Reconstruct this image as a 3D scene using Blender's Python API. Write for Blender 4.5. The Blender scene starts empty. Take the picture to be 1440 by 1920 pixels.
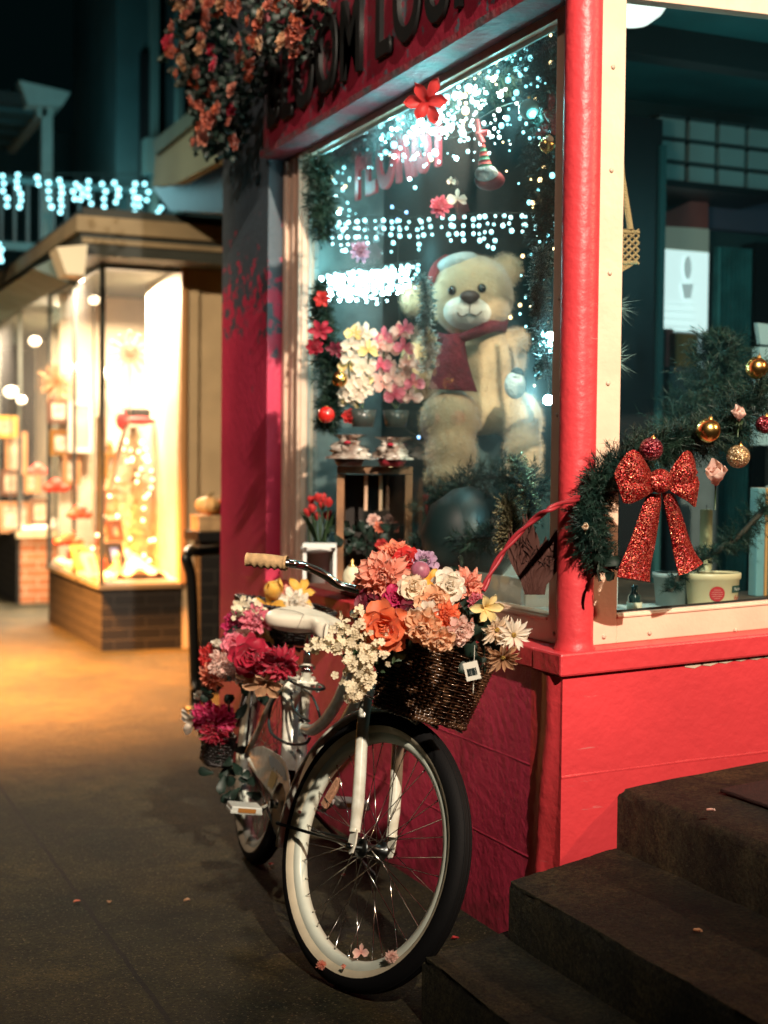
import bpy, math, random
from math import sin, cos, tan, pi, radians, sqrt, atan2, hypot
from mathutils import Vector, Matrix, Quaternion, noise as mnoise
R = random.Random(7)
scene = bpy.context.scene
COL = scene.collection

# ------------------------------------------------------------ camera numbers
F, CX, CY = 2667., 720., 960.
YAW, PIT, ROLL = radians(23.7), radians(-1.97), radians(.62)
CAM = Vector((0, 0, 1.27))
FW = Vector((sin(YAW)*cos(PIT), cos(YAW)*cos(PIT), sin(PIT)))
_r0 = Vector((cos(YAW), -sin(YAW), 0)); _u0 = _r0.cross(FW)
RT = cos(ROLL)*_r0 + sin(ROLL)*_u0
UP = -sin(ROLL)*_r0 + cos(ROLL)*_u0
def ray(px, py): return FW + (px-CX)/F*RT - (py-CY)/F*UP
def atx(px, py, x):
    d = ray(px, py); return CAM + d*((x-CAM.x)/d.x)
def aty(px, py, y):
    d = ray(px, py); return CAM + d*((y-CAM.y)/d.y)
def atz(px, py, z=0.):
    d = ray(px, py); return CAM + d*((z-CAM.z)/d.z)
def at(px, py, dep): return CAM + ray(px, py)*dep
def px2m(n, dep): return n/F*dep

# ------------------------------------------------------------ materials
MATS = {}
def _nodes(name):
    m = bpy.data.materials.new(name); m.use_nodes = True
    nt = m.node_tree; b = nt.nodes['Principled BSDF']
    return m, nt, b
def rgba(c): return (c[0], c[1], c[2], 1)
def mat(name, col, rough=.5, metal=0., var=0., vs=6., bump=0., bs=60., spec=.5, coat=0., emit=0., ecol=None,
        col2=None, sheen=0., attr=False, trans=0., dist=.02, det=4.):
    if name in MATS: return MATS[name]
    m, nt, b = _nodes(name); N, L = nt.nodes, nt.links
    b.inputs['Roughness'].default_value = rough; b.inputs['Metallic'].default_value = metal
    b.inputs['Specular IOR Level'].default_value = spec
    b.inputs['Coat Weight'].default_value = coat; b.inputs['Coat Roughness'].default_value = .08
    b.inputs['Sheen Weight'].default_value = sheen
    b.inputs['Base Color'].default_value = rgba(col)
    tc = N.new('ShaderNodeTexCoord')
    if attr:
        a = N.new('ShaderNodeAttribute'); a.attribute_name = 'tip'
        nz = N.new('ShaderNodeTexNoise'); nz.inputs['Scale'].default_value = 90; L.new(tc.outputs['Object'], nz.inputs['Vector'])
        ad = N.new('ShaderNodeMath'); ad.operation = 'MULTIPLY_ADD'; ad.inputs[1].default_value = .35; L.new(nz.outputs['Fac'], ad.inputs[0]); L.new(a.outputs['Fac'], ad.inputs[2])
        mr = N.new('ShaderNodeMapRange'); mr.inputs['From Min'].default_value = .15; mr.inputs['From Max'].default_value = 1.15; L.new(ad.outputs[0], mr.inputs[0])
        mx = N.new('ShaderNodeMix'); mx.data_type = 'RGBA'
        mx.inputs['A'].default_value = rgba(col); mx.inputs['B'].default_value = rgba(col2 or col)
        L.new(mr.outputs[0], mx.inputs['Factor']); L.new(mx.outputs['Result'], b.inputs['Base Color'])
    elif var > 0 or col2:
        nz = N.new('ShaderNodeTexNoise'); nz.inputs['Scale'].default_value = vs; nz.inputs['Detail'].default_value = det
        L.new(tc.outputs['Object'], nz.inputs['Vector'])
        cr = N.new('ShaderNodeValToRGB'); c2 = col2 or tuple(x*(1-var) for x in col)
        cr.color_ramp.elements[0].position = .35; cr.color_ramp.elements[1].position = .65
        cr.color_ramp.elements[0].color = rgba(c2); cr.color_ramp.elements[1].color = rgba(col)
        L.new(nz.outputs['Fac'], cr.inputs['Fac']); L.new(cr.outputs['Color'], b.inputs['Base Color'])
    if bump > 0:
        n2 = N.new('ShaderNodeTexNoise'); n2.inputs['Scale'].default_value = bs; n2.inputs['Detail'].default_value = 5
        L.new(tc.outputs['Object'], n2.inputs['Vector'])
        bp = N.new('ShaderNodeBump'); bp.inputs['Strength'].default_value = bump; bp.inputs['Distance'].default_value = dist
        L.new(n2.outputs['Fac'], bp.inputs['Height']); L.new(bp.outputs['Normal'], b.inputs['Normal'])
    if emit > 0:
        b.inputs['Emission Color'].default_value = rgba(ecol or col); b.inputs['Emission Strength'].default_value = emit
    if trans > 0:
        out = N['Material Output']; tl = N.new('ShaderNodeBsdfTranslucent'); ms = N.new('ShaderNodeMixShader')
        tl.inputs['Color'].default_value = rgba(col2 or col); ms.inputs[0].default_value = trans
        L.new(b.outputs[0], ms.inputs[1]); L.new(tl.outputs[0], ms.inputs[2]); L.new(ms.outputs[0], out.inputs[0])
    MATS[name] = m; return m

def glass_mat(name, tint=(.93, .97, .96), refl=1.0, halo_mix=.03):
    m = bpy.data.materials.new(name); m.use_nodes = True; nt = m.node_tree; N, L = nt.nodes, nt.links
    N.remove(N['Principled BSDF']); out = N['Material Output']
    tr = N.new('ShaderNodeBsdfTransparent'); tr.inputs[0].default_value = rgba(tint)
    gl = N.new('ShaderNodeBsdfGlossy'); gl.inputs['Roughness'].default_value = .015
    fr = N.new('ShaderNodeFresnel'); fr.inputs['IOR'].default_value = 1.45
    mu = N.new('ShaderNodeMath'); mu.operation = 'MULTIPLY'; mu.inputs[1].default_value = refl
    ge = N.new('ShaderNodeNewGeometry'); iv = N.new('ShaderNodeMath'); iv.operation = 'SUBTRACT'; iv.inputs[0].default_value = 1; L.new(ge.outputs['Backfacing'], iv.inputs[1])
    m2 = N.new('ShaderNodeMath'); m2.operation = 'MULTIPLY'; L.new(fr.outputs[0], mu.inputs[0]); L.new(mu.outputs[0], m2.inputs[0]); L.new(iv.outputs[0], m2.inputs[1])
    ms = N.new('ShaderNodeMixShader'); L.new(m2.outputs[0], ms.inputs[0])
    # a light film added to imitate lens bloom around the lamps
    rf = N.new('ShaderNodeBsdfTranslucent'); rf.inputs[0].default_value = (.8, .8, .8, 1)
    fm = N.new('ShaderNodeMixShader'); fm.inputs[0].default_value = halo_mix; L.new(tr.outputs[0], fm.inputs[1]); L.new(rf.outputs[0], fm.inputs[2])
    L.new(fm.outputs[0], ms.inputs[1]); L.new(gl.outputs[0], ms.inputs[2]); L.new(ms.outputs[0], out.inputs[0])
    MATS[name] = m; return m

def glitter_mat(name, dark, mid, hi, scale=420, metal=.6):
    m, nt, b = _nodes(name); N, L = nt.nodes, nt.links
    tc = N.new('ShaderNodeTexCoord'); vo = N.new('ShaderNodeTexVoronoi'); vo.inputs['Scale'].default_value = scale
    L.new(tc.outputs['Object'], vo.inputs['Vector'])
    sp = N.new('ShaderNodeSeparateColor'); L.new(vo.outputs['Color'], sp.inputs[0])
    cr = N.new('ShaderNodeValToRGB'); e = cr.color_ramp.elements
    e[0].color = rgba(dark); e[0].position = .25; e[1].color = rgba(hi); e[1].position = .97
    k = e.new(.75); k.color = rgba(mid)
    L.new(sp.outputs[0], cr.inputs[0]); L.new(cr.outputs[0], b.inputs['Base Color'])
    # every flake has its own tilt
    geo = N.new('ShaderNodeNewGeometry'); vm = N.new('ShaderNodeVectorMath'); vm.operation = 'SUBTRACT'; vm.inputs[1].default_value = (.5, .5, .5)
    L.new(vo.outputs['Color'], vm.inputs[0]); vs = N.new('ShaderNodeVectorMath'); vs.operation = 'SCALE'; vs.inputs['Scale'].default_value = 1.3
    L.new(vm.outputs[0], vs.inputs[0]); va = N.new('ShaderNodeVectorMath'); va.operation = 'ADD'
    L.new(vs.outputs[0], va.inputs[0]); L.new(geo.outputs['Normal'], va.inputs[1])
    vn = N.new('ShaderNodeVectorMath'); vn.operation = 'NORMALIZE'; L.new(va.outputs[0], vn.inputs[0]); L.new(vn.outputs[0], b.inputs['Normal'])
    b.inputs['Metallic'].default_value = metal; b.inputs['Roughness'].default_value = .3
    MATS[name] = m; return m

# ------------------------------------------------------------ mesh builder
WM = {}
class MB:
    def __init__(s): s.v = []; s.f = []; s.t = []; s.sm = []
    def quadf(s, pts, smooth=False):
        n = len(s.v); s.v += [Vector(p) for p in pts]; s.f.append(tuple(range(n, n+len(pts)))); s.sm.append(smooth)
        s.t += [0]*len(pts); return s
    def hexa(s, p):
        """p: 4 bottom points ccw then 4 top points"""
        n = len(s.v); s.v += [Vector(q) for q in p]; s.t += [0]*8
        for f in ((3, 2, 1, 0), (4, 5, 6, 7), (0, 1, 5, 4), (1, 2, 6, 5), (2, 3, 7, 6), (3, 0, 4, 7)):
            s.f.append(tuple(n+i for i in f)); s.sm.append(False)
        return s
    def box(s, x0, x1, y0, y1, z0, z1, sh=0., xo=1.826):
        q = lambda x, y, z: (x, y, z+sh*(x-xo))
        return s.hexa([q(x0, y0, z0), q(x1, y0, z0), q(x1, y1, z0), q(x0, y1, z0), q(x0, y0, z1), q(x1, y0, z1), q(x1, y1, z1), q(x0, y1, z1)])
    def obox(s, c, ax, ay, az, hx, hy, hz):
        c = Vector(c); P = [c+ax*(i*hx)+ay*(j*hy)+az*(k*hz) for k in (-1, 1) for (i, j) in ((-1, -1), (1, -1), (1, 1), (-1, 1))]
        return s.hexa(P)
    def grid(s, P, smooth=True, closeu=False, closev=False, tips=None):
        nu, nv = len(P), len(P[0]); n = len(s.v)
        for i in range(nu):
            for j in range(nv):
                s.v.append(Vector(P[i][j])); s.t.append(tips[i][j] if tips else 0)
        for i in range(nu if closeu else nu-1):
            for j in range(nv if closev else nv-1):
                a, b = (i+1) % nu, (j+1) % nv
                s.f.append((n+i*nv+j, n+a*nv+j, n+a*nv+b, n+i*nv+b)); s.sm.append(smooth)
        return s
    def tube(s, pts, r, seg=8, cap=True, closed=False):
        pts = [Vector(p) for p in pts]; m = len(pts)
        rr = r if isinstance(r, (list, tuple)) else [r]*m
        nrm = None; rows = []
        for i, p in enumerate(pts):
            a = pts[(i-1) % m] if (i > 0 or closed) else p; b = pts[(i+1) % m] if (i < m-1 or closed) else p
            t = (b-a).normalized()
            if nrm is None:
                nrm = t.orthogonal().normalized()
            else:
                nrm = (nrm - t*nrm.dot(t))
                nrm = nrm.normalized() if nrm.length > 1e-6 else t.orthogonal().normalized()
            bn = t.cross(nrm)
            rows.append([p+(nrm*cos(2*pi*k/seg)+bn*sin(2*pi*k/seg))*rr[i] for k in range(seg)])
        n = len(s.v)
        s.grid(rows, True, closed, True)
        if cap and not closed:
            s.f.append(tuple(n+k for k in range(seg-1, -1, -1))); s.sm.append(False)
            s.f.append(tuple(n+(m-1)*seg+k for k in range(seg))); s.sm.append(False)
        return s
    def ell(s, c, r, ax=None, nu=12, nv=16):
        c = Vector(c); r = r if isinstance(r, (list, tuple)) else (r, r, r)
        X, Y, Z = ax or (Vector((1, 0, 0)), Vector((0, 1, 0)), Vector((0, 0, 1)))
        rows = []
        for i in range(nu+1):
            th = pi*(i+.002)/(nu+.004); rows.append([c+X*(r[0]*sin(th)*cos(2*pi*j/nv))+Y*(r[1]*sin(th)*sin(2*pi*j/nv))-Z*(r[2]*cos(th)) for j in range(nv)])
        return s.grid(rows, True, False, True)
    def lathe(s, prof, c=(0, 0, 0), ax=None, seg=24, a0=0, a1=2*pi):
        """prof: list (radius, height)"""
        c = Vector(c); X, Y, Z = ax or (Vector((1, 0, 0)), Vector((0, 1, 0)), Vector((0, 0, 1)))
        full = abs(a1-a0-2*pi) < 1e-6; n = seg if full else seg+1
        rows = [[c+X*(r*cos(a0+(a1-a0)*k/seg))+Y*(r*sin(a0+(a1-a0)*k/seg))+Z*h for (r, h) in prof] for k in range(n)]
        return s.grid(rows, True, full, False)
    def prism(s, pts, off):
        pts = [Vector(p) for p in pts]; off = Vector(off); n = len(s.v); m = len(pts)
        s.v += pts + [p+off for p in pts]; s.t += [0]*(2*m)
        s.f.append(tuple(n+i for i in range(m-1, -1, -1))); s.sm.append(False)
        s.f.append(tuple(n+m+i for i in range(m))); s.sm.append(False)
        for i in range(m):
            j = (i+1) % m; s.f.append((n+i, n+j, n+m+j, n+m+i)); s.sm.append(False)
        return s
    def build(s, name, mt, parent=None, local=False, bevel=0, sub=0, attr=False, keep=False):
        me = bpy.data.meshes.new(name); o = bpy.data.objects.new(name, me); COL.objects.link(o)
        if parent is not None:
            o.parent = parent; W = WM[parent]; WM[o] = W
            vs = s.v if local else [W.inverted() @ v for v in s.v]
        else:
            if keep: b = Vector((0, 0, 0))
            else:
                xs = [v.x for v in s.v]; ys = [v.y for v in s.v]; b = Vector(((min(xs)+max(xs))/2, (min(ys)+max(ys))/2, min(v.z for v in s.v)))
            o.location = b; WM[o] = Matrix.Translation(b); vs = [v-b for v in s.v]
        me.from_pydata([tuple(v) for v in vs], [], s.f)
        me.polygons.foreach_set('use_smooth', s.sm)
        if attr:
            a = me.attributes.new('tip', 'FLOAT', 'POINT'); a.data.foreach_set('value', s.t)
        me.materials.append(mt); me.update()
        if bevel:
            b = o.modifiers.new('b', 'BEVEL'); b.width = bevel; b.segments = 2; b.limit_method = 'ANGLE'
        if sub:
            b = o.modifiers.new('s', 'SUBSURF'); b.levels = b.render_levels = sub
        return o
def tag(o, label=None, cat=None, group=None, kind=None):
    if label: o['label'] = label
    if cat: o['category'] = cat
    if group: o['group'] = group
    if kind: o['kind'] = kind
    return o
def thing(name, label, cat, loc=(0, 0, 0), group=None, kind=None, M=None):
    o = bpy.data.objects.new(name, None); o.empty_display_size = .05; COL.objects.link(o)
    if M is not None: o.matrix_world = M; WM[o] = M.copy()
    else: o.location = loc; WM[o] = Matrix.Translation(Vector(loc))
    return tag(o, label, cat, group, kind)
def sub_empty(name, parent):
    o = bpy.data.objects.new(name, None); COL.objects.link(o); o.parent = parent; WM[o] = WM[parent]; return o
def share(name, me, parent, loc, rot=None, sc=1):
    """a part that shares mesh data; loc in the parent's frame"""
    o = bpy.data.objects.new(name, me); COL.objects.link(o); o.parent = parent
    o.location = loc; o.scale = (sc, sc, sc)
    if rot is not None: o.rotation_euler = rot
    return o
def bez(pts, n=8):
    """Catmull-Rom through pts"""
    P = [Vector(p) for p in pts]; P = [P[0]*2-P[1]] + P + [P[-1]*2-P[-2]]; out = []
    for i in range(1, len(P)-2):
        for k in range(n):
            t = k/n; a, b, c, d = P[i-1], P[i], P[i+1], P[i+2]
            out.append(.5*((2*b)+(c-a)*t+(2*a-5*b+4*c-d)*t*t+(3*b-a-3*c+d)*t**3))
    out.append(P[-2]); return out
def basis(n):
    n = Vector(n).normalized(); a = n.cross(Vector((0, 0, 1)))
    a = a.normalized() if a.length > 1e-3 else Vector((1, 0, 0)); return a, n.cross(a), n

# ------------------------------------------------------------ base materials
pink = None
def wall_paint(name, col, peel=False):
    m, nt, b = _nodes(name); N, L = nt.nodes, nt.links
    tc = N.new('ShaderNodeTexCoord'); nz = N.new('ShaderNodeTexNoise'); nz.inputs['Scale'].default_value = 2.2; nz.inputs['Detail'].default_value = 8
    L.new(tc.outputs['Object'], nz.inputs['Vector'])
    cr = N.new('ShaderNodeValToRGB'); cr.color_ramp.elements[0].position = .3; cr.color_ramp.elements[1].position = .7
    cr.color_ramp.elements[0].color = rgba(tuple(c*.72 for c in col)); cr.color_ramp.elements[1].color = rgba(col)
    L.new(nz.outputs['Fac'], cr.inputs[0]); last = cr.outputs[0]
    # small chips
    n3 = N.new('ShaderNodeTexNoise'); n3.inputs['Scale'].default_value = 26; n3.inputs['Detail'].default_value = 10; n3.inputs['Roughness'].default_value = .7
    L.new(tc.outputs['Object'], n3.inputs['Vector'])
    c3 = N.new('ShaderNodeValToRGB'); c3.color_ramp.elements[0].position = .70; c3.color_ramp.elements[1].position = .74
    L.new(n3.outputs['Fac'], c3.inputs[0]); mx = N.new('ShaderNodeMix'); mx.data_type = 'RGBA'
    L.new(c3.outputs[0], mx.inputs['Factor']); L.new(last, mx.inputs['A']); mx.inputs['B'].default_value = rgba((col[0]*.55+.02, col[1]*.5+.01, col[2]*.5+.01)); last = mx.outputs['Result']
    # splashed dirt close to the ground and a few long scuffs
    ge2 = N.new('ShaderNodeNewGeometry'); sz = N.new('ShaderNodeSeparateXYZ'); L.new(ge2.outputs['Position'], sz.inputs[0])
    n6 = N.new('ShaderNodeTexNoise'); n6.inputs['Scale'].default_value = 9; n6.inputs['Detail'].default_value = 9; n6.inputs['Roughness'].default_value = .75; L.new(ge2.outputs['Position'], n6.inputs['Vector'])
    m6 = N.new('ShaderNodeMath'); m6.operation = 'MULTIPLY_ADD'; m6.inputs[1].default_value = .42; L.new(n6.outputs['Fac'], m6.inputs[0]); 
    m7 = N.new('ShaderNodeMath'); m7.operation = 'MULTIPLY'; m7.inputs[1].default_value = -.55; L.new(sz.outputs['Z'], m7.inputs[0]); L.new(m7.outputs[0], m6.inputs[2])
    c6 = N.new('ShaderNodeValToRGB'); c6.color_ramp.elements[0].position = .13; c6.color_ramp.elements[1].position = .24; c6.color_ramp.elements[1].color = (.75, .75, .75, 1)
    L.new(m6.outputs[0], c6.inputs[0]); mx = N.new('ShaderNodeMix'); mx.data_type = 'RGBA'; L.new(c6.outputs[0], mx.inputs['Factor']); L.new(last, mx.inputs['A']); mx.inputs['B'].default_value = rgba((.10, .03, .025)); last = mx.outputs['Result']
    mp = N.new('ShaderNodeMapping'); mp.inputs['Scale'].default_value = (3, 3, 30); L.new(ge2.outputs['Position'], mp.inputs[0])
    n8 = N.new('ShaderNodeTexNoise'); n8.inputs['Scale'].default_value = 2.; n8.inputs['Detail'].default_value = 6; n8.inputs['Roughness'].default_value = .7; L.new(mp.outputs[0], n8.inputs['Vector'])
    c8 = N.new('ShaderNodeValToRGB'); c8.color_ramp.elements[0].position = .67; c8.color_ramp.elements[1].position = .71; c8.color_ramp.elements[1].color = (.55, .55, .55, 1)
    L.new(n8.outputs['Fac'], c8.inputs[0]); mx = N.new('ShaderNodeMix'); mx.data_type = 'RGBA'; L.new(c8.outputs[0], mx.inputs['Factor']); L.new(last, mx.inputs['A']); mx.inputs['B'].default_value = rgba((col[0]*.8, col[1]*3+.05, col[2]*2.5+.04)); last = mx.outputs['Result']
    if peel:
        geo = N.new('ShaderNodeNewGeometry'); sx = N.new('ShaderNodeSeparateXYZ'); L.new(geo.outputs['Position'], sx.inputs[0])
        mr = N.new('ShaderNodeMapRange'); mr.inputs['From Min'].default_value = peel[0]; mr.inputs['From Max'].default_value = peel[1]
        mr.inputs['To Min'].default_value = -.32; mr.inputs['To Max'].default_value = .34
        L.new(sx.outputs['Z'], mr.inputs[0])
        n4 = N.new('ShaderNodeTexNoise'); n4.inputs['Scale'].default_value = 16; n4.inputs['Detail'].default_value = 6; n4.inputs['Roughness'].default_value = .65
        L.new(tc.outputs['Object'], n4.inputs['Vector'])
        ad = N.new('ShaderNodeMath'); L.new(mr.outputs[0], ad.inputs[0]); L.new(n4.outputs['Fac'], ad.inputs[1])
        c4 = N.new('ShaderNodeValToRGB'); c4.color_ramp.elements[0].position = .52; c4.color_ramp.elements[1].position = .56
        L.new(ad.outputs[0], c4.inputs[0]); mx = N.new('ShaderNodeMix'); mx.data_type = 'RGBA'
        L.new(c4.outputs[0], mx.inputs['Factor']); L.new(last, mx.inputs['A']); mx.inputs['B'].default_value = rgba((.075, .10, .12)); last = mx.outputs['Result']
    L.new(last, b.inputs['Base Color']); b.inputs['Roughness'].default_value = .42
    n2 = N.new('ShaderNodeTexNoise'); n2.inputs['Scale'].default_value = 38; n2.inputs['Detail'].default_value = 8
    L.new(tc.outputs['Object'], n2.inputs['Vector'])
    n5 = N.new('ShaderNodeTexNoise'); n5.inputs['Scale'].default_value = 5; n5.inputs['Detail'].default_value = 3; L.new(tc.outputs['Object'], n5.inputs['Vector'])
    ml = N.new('ShaderNodeMath'); ml.operation = 'MULTIPLY_ADD'; ml.inputs[1].default_value = 1.4; L.new(n5.outputs['Fac'], ml.inputs[0]); L.new(n2.outputs['Fac'], ml.inputs[2])
    bp = N.new('ShaderNodeBump'); bp.inputs['Strength'].default_value = .5; bp.inputs['Distance'].default_value = .006
    L.new(ml.outputs[0], bp.inputs['Height']); L.new(bp.outputs['Normal'], b.inputs['Normal'])
    MATS[name] = m; return m
PINK = wall_paint('pink_paint', (.71, .052, .064))
PINKPEEL = wall_paint('pink_paint_peeling', (.68, .05, .115), peel=(1.25, 2.5))
MAROON = wall_paint('fascia_paint', (.30, .02, .045), peel=(1.2, 4.6))
CREAM = mat('cream_paint', (.80, .57, .42), .38, var=.12, vs=9, bump=.35, bs=45, dist=.004)
CREAM_D = mat('cream_edge', (.60, .50, .38), .45, var=.3, vs=12, bump=.3, bs=60, dist=.004)
WHITE = mat('bike_white_enamel', (.74, .76, .66), .24, coat=.4, col2=(.58, .57, .46), vs=34, det=9.)
BLACKRUB = mat('tyre_rubber', (.0045, .0045, .005), .7, spec=.18, bump=.3, bs=200, dist=.002)
CHROME = mat('chrome', (.62, .6, .56), .12, metal=1.)
STEELD = mat('dark_steel', (.08, .09, .09), .32, metal=1.)
BLACKP = mat('black_plastic', (.012, .014, .014), .4)
BLACKW = mat('black_satin', (.008, .009, .01), .45)
GLASS = glass_mat('shop_glass', halo_mix=.026)
GLASSB = glass_mat('step_side_glass', halo_mix=.004)
GLASS2 = glass_mat('neighbour_glass', (.98, .97, .95), .6, .01)
LEAF = mat('leaf_green', (.035, .075, .03), .5, var=.5, vs=30)
LEAFD = mat('leaf_dark', (.012, .032, .022), .5, var=.5, vs=30)
NEEDLE = mat('fir_needles', (.006, .024, .020), .5, col2=(.014, .036, .022), vs=14, spec=.25)
WIRE = mat('green_wire', (.01, .02, .015), .6)
GOLD = mat('gold_satin', (.80, .46, .14), .28, metal=1.)
def bulbm(n, c, s): return mat(n, (1, 1, 1), .5, emit=s, ecol=c)
COOL = bulbm('led_cool', (.30, .88, 1.), 3.2)
COOLS = bulbm('led_cool_bright', (.55, .95, 1.), 45.)
WARMB = bulbm('led_warm', (1., .66, .30), 8.)
BLUEB = bulbm('led_blue', (.15, .4, 1.), 4.)

def concrete(name, c1, c2, speck, joints=False, wear=False):
    m, nt, b = _nodes(name); N, L = nt.nodes, nt.links
    geo = N.new('ShaderNodeNewGeometry'); P = geo.outputs['Position']
    def nz(sc, det, ro=.6):
        n = N.new('ShaderNodeTexNoise'); n.inputs['Scale'].default_value = sc; n.inputs['Detail'].default_value = det; n.inputs['Roughness'].default_value = ro
        L.new(P, n.inputs['Vector']); return n.outputs['Fac']
    def ramp(src, p0, p1, ca, cb):
        c = N.new('ShaderNodeValToRGB'); c.color_ramp.elements[0].position = p0; c.color_ramp.elements[1].position = p1
        c.color_ramp.elements[0].color = rgba(ca); c.color_ramp.elements[1].color = rgba(cb); L.new(src, c.inputs[0]); return c.outputs[0]
    def mixc(f, a, bb, mode='MIX'):
        x = N.new('ShaderNodeMix'); x.data_type = 'RGBA'; x.blend_type = mode
        if hasattr(f, 'links'): L.new(f, x.inputs['Factor'])
        else: x.inputs['Factor'].default_value = f
        for s_, k in ((a, 'A'), (bb, 'B')):
            if hasattr(s_, 'links'): L.new(s_, x.inputs[k])
            else: x.inputs[k].default_value = rgba(s_)
        return x.outputs['Result']
    base = ramp(nz(1.6, 6, .65), .34, .66, c1, c2)
    fine = ramp(nz(85, 8, .8), .40, .60, (.22, .24, .24), (1.85, 1.75, 1.55)); base = mixc(1., base, fine, 'MULTIPLY')
    mid = ramp(nz(9, 6, .7), .35, .62, (.45, .50, .52), (1.3, 1.2, 1.1)); base = mixc(1., base, mid, 'MULTIPLY')
    vo = N.new('ShaderNodeTexVoronoi'); vo.inputs['Scale'].default_value = 260; L.new(P, vo.inputs['Vector'])
    sp = N.new('ShaderNodeSeparateColor'); L.new(vo.outputs['Color'], sp.inputs[0])
    base = mixc(ramp(sp.outputs[0], .955, .965, (0, 0, 0), (.4, .4, .4)), base, speck)
    base = mixc(ramp(sp.outputs[1], .95, .96, (0, 0, 0), (.7, .7, .7)), base, (.012, .012, .012))
    base = mixc(ramp(nz(.55, 4, .6), .45, .62, (0, 0, 0), (.7, .7, .7)), base, tuple(c*.55 for c in (c1[0]*.8, c1[1], c1[2]*1.2)))
    base = mixc(ramp(nz(14, 3, .5), .70, .72, (0, 0, 0), (.8, .8, .8)), base, (.015, .015, .013))
    base = mixc(ramp(nz(3.3, 5, .6), .66, .73, (0, 0, 0), (.75, .75, .75)), base, tuple(c*.35 for c in c1))
    hgt = nz(70, 8, .75)
    if wear:
        pn = ramp(geo.outputs['Pointiness'], .525, .58, (0, 0, 0), (1, 1, 1)); pm = ramp(nz(24, 6, .7), .40, .60, (.15, .15, .15), (1, 1, 1)); base = mixc(mixc(1., pn, pm, 'MULTIPLY'), base, tuple(c*1.9 for c in c2))
    vm_ = N.new('ShaderNodeTexNoise'); vm_.inputs['Scale'].default_value = 2.5; vm_.inputs['Detail'].default_value = 5; L.new(P, vm_.inputs['Vector'])
    va_ = N.new('ShaderNodeVectorMath'); va_.operation = 'MULTIPLY_ADD'; va_.inputs[1].default_value = (.35, .35, .35); L.new(vm_.outputs['Color'], va_.inputs[0]); L.new(P, va_.inputs[2])
    vc = N.new('ShaderNodeTexVoronoi'); vc.feature = 'DISTANCE_TO_EDGE'; vc.inputs['Scale'].default_value = .75; L.new(va_.outputs[0], vc.inputs['Vector'])
    ck = ramp(vc.outputs['Distance'], .0025, .006, (1, 1, 1), (0, 0, 0)); cm = ramp(nz(.9, 2, .5), .50, .56, (0, 0, 0), (.9, .9, .9))
    cx_ = mixc(1., ck, cm, 'MULTIPLY'); base = mixc(cx_, base, (.006, .006, .006))
    if joints:
        sx = N.new('ShaderNodeSeparateXYZ'); L.new(P, sx.inputs[0])
        wob = N.new('ShaderNodeMath'); wob.operation = 'MULTIPLY_ADD'; wob.inputs[1].default_value = .02; wob.inputs[2].default_value = -.01; L.new(nz(6, 3), wob.inputs[0])
        def line(src, val, w):
            a = N.new('ShaderNodeMath'); a.operation = 'ADD'; L.new(src, a.inputs[0]); L.new(wob.outputs[0], a.inputs[1])
            a2 = N.new('ShaderNodeMath'); a2.operation = 'SUBTRACT'; L.new(a.outputs[0], a2.inputs[0]); a2.inputs[1].default_value = val
            a3 = N.new('ShaderNodeMath'); a3.operation = 'ABSOLUTE'; L.new(a2.outputs[0], a3.inputs[0])
            a4 = N.new('ShaderNodeMath'); a4.operation = 'LESS_THAN'; L.new(a3.outputs[0], a4.inputs[0]); a4.inputs[1].default_value = w; return a4.outputs[0]
        yy = N.new('ShaderNodeMath'); yy.operation = 'MULTIPLY_ADD'; yy.inputs[1].default_value = -.25; L.new(sx.outputs['X'], yy.inputs[0]); L.new(sx.outputs['Y'], yy.inputs[2])
        for src, val, w in ((sx.outputs['X'], .846, .0065), (yy.outputs[0], 6.21, .006), (yy.outputs[0], 9.2, .008), (yy.outputs[0], 1.1, .006), (sx.outputs['X'], -.9, .005)):
            base = mixc(line(src, val, w), base, (.006, .006, .006))
    L.new(base, b.inputs['Base Color']); b.inputs['Roughness'].default_value = .78; b.inputs['Specular IOR Level'].default_value = .3
    bp = N.new('ShaderNodeBump'); bp.inputs['Strength'].default_value = 1.; bp.inputs['Distance'].default_value = .011
    L.new(hgt, bp.inputs['Height']); L.new(bp.outputs['Normal'], b.inputs['Normal'])
    MATS[name] = m; return m
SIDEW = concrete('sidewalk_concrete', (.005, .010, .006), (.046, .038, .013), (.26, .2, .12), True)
STEPC = concrete('step_concrete', (.004, .008, .007), (.050, .043, .022), (.09, .07, .04), False, True)

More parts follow.
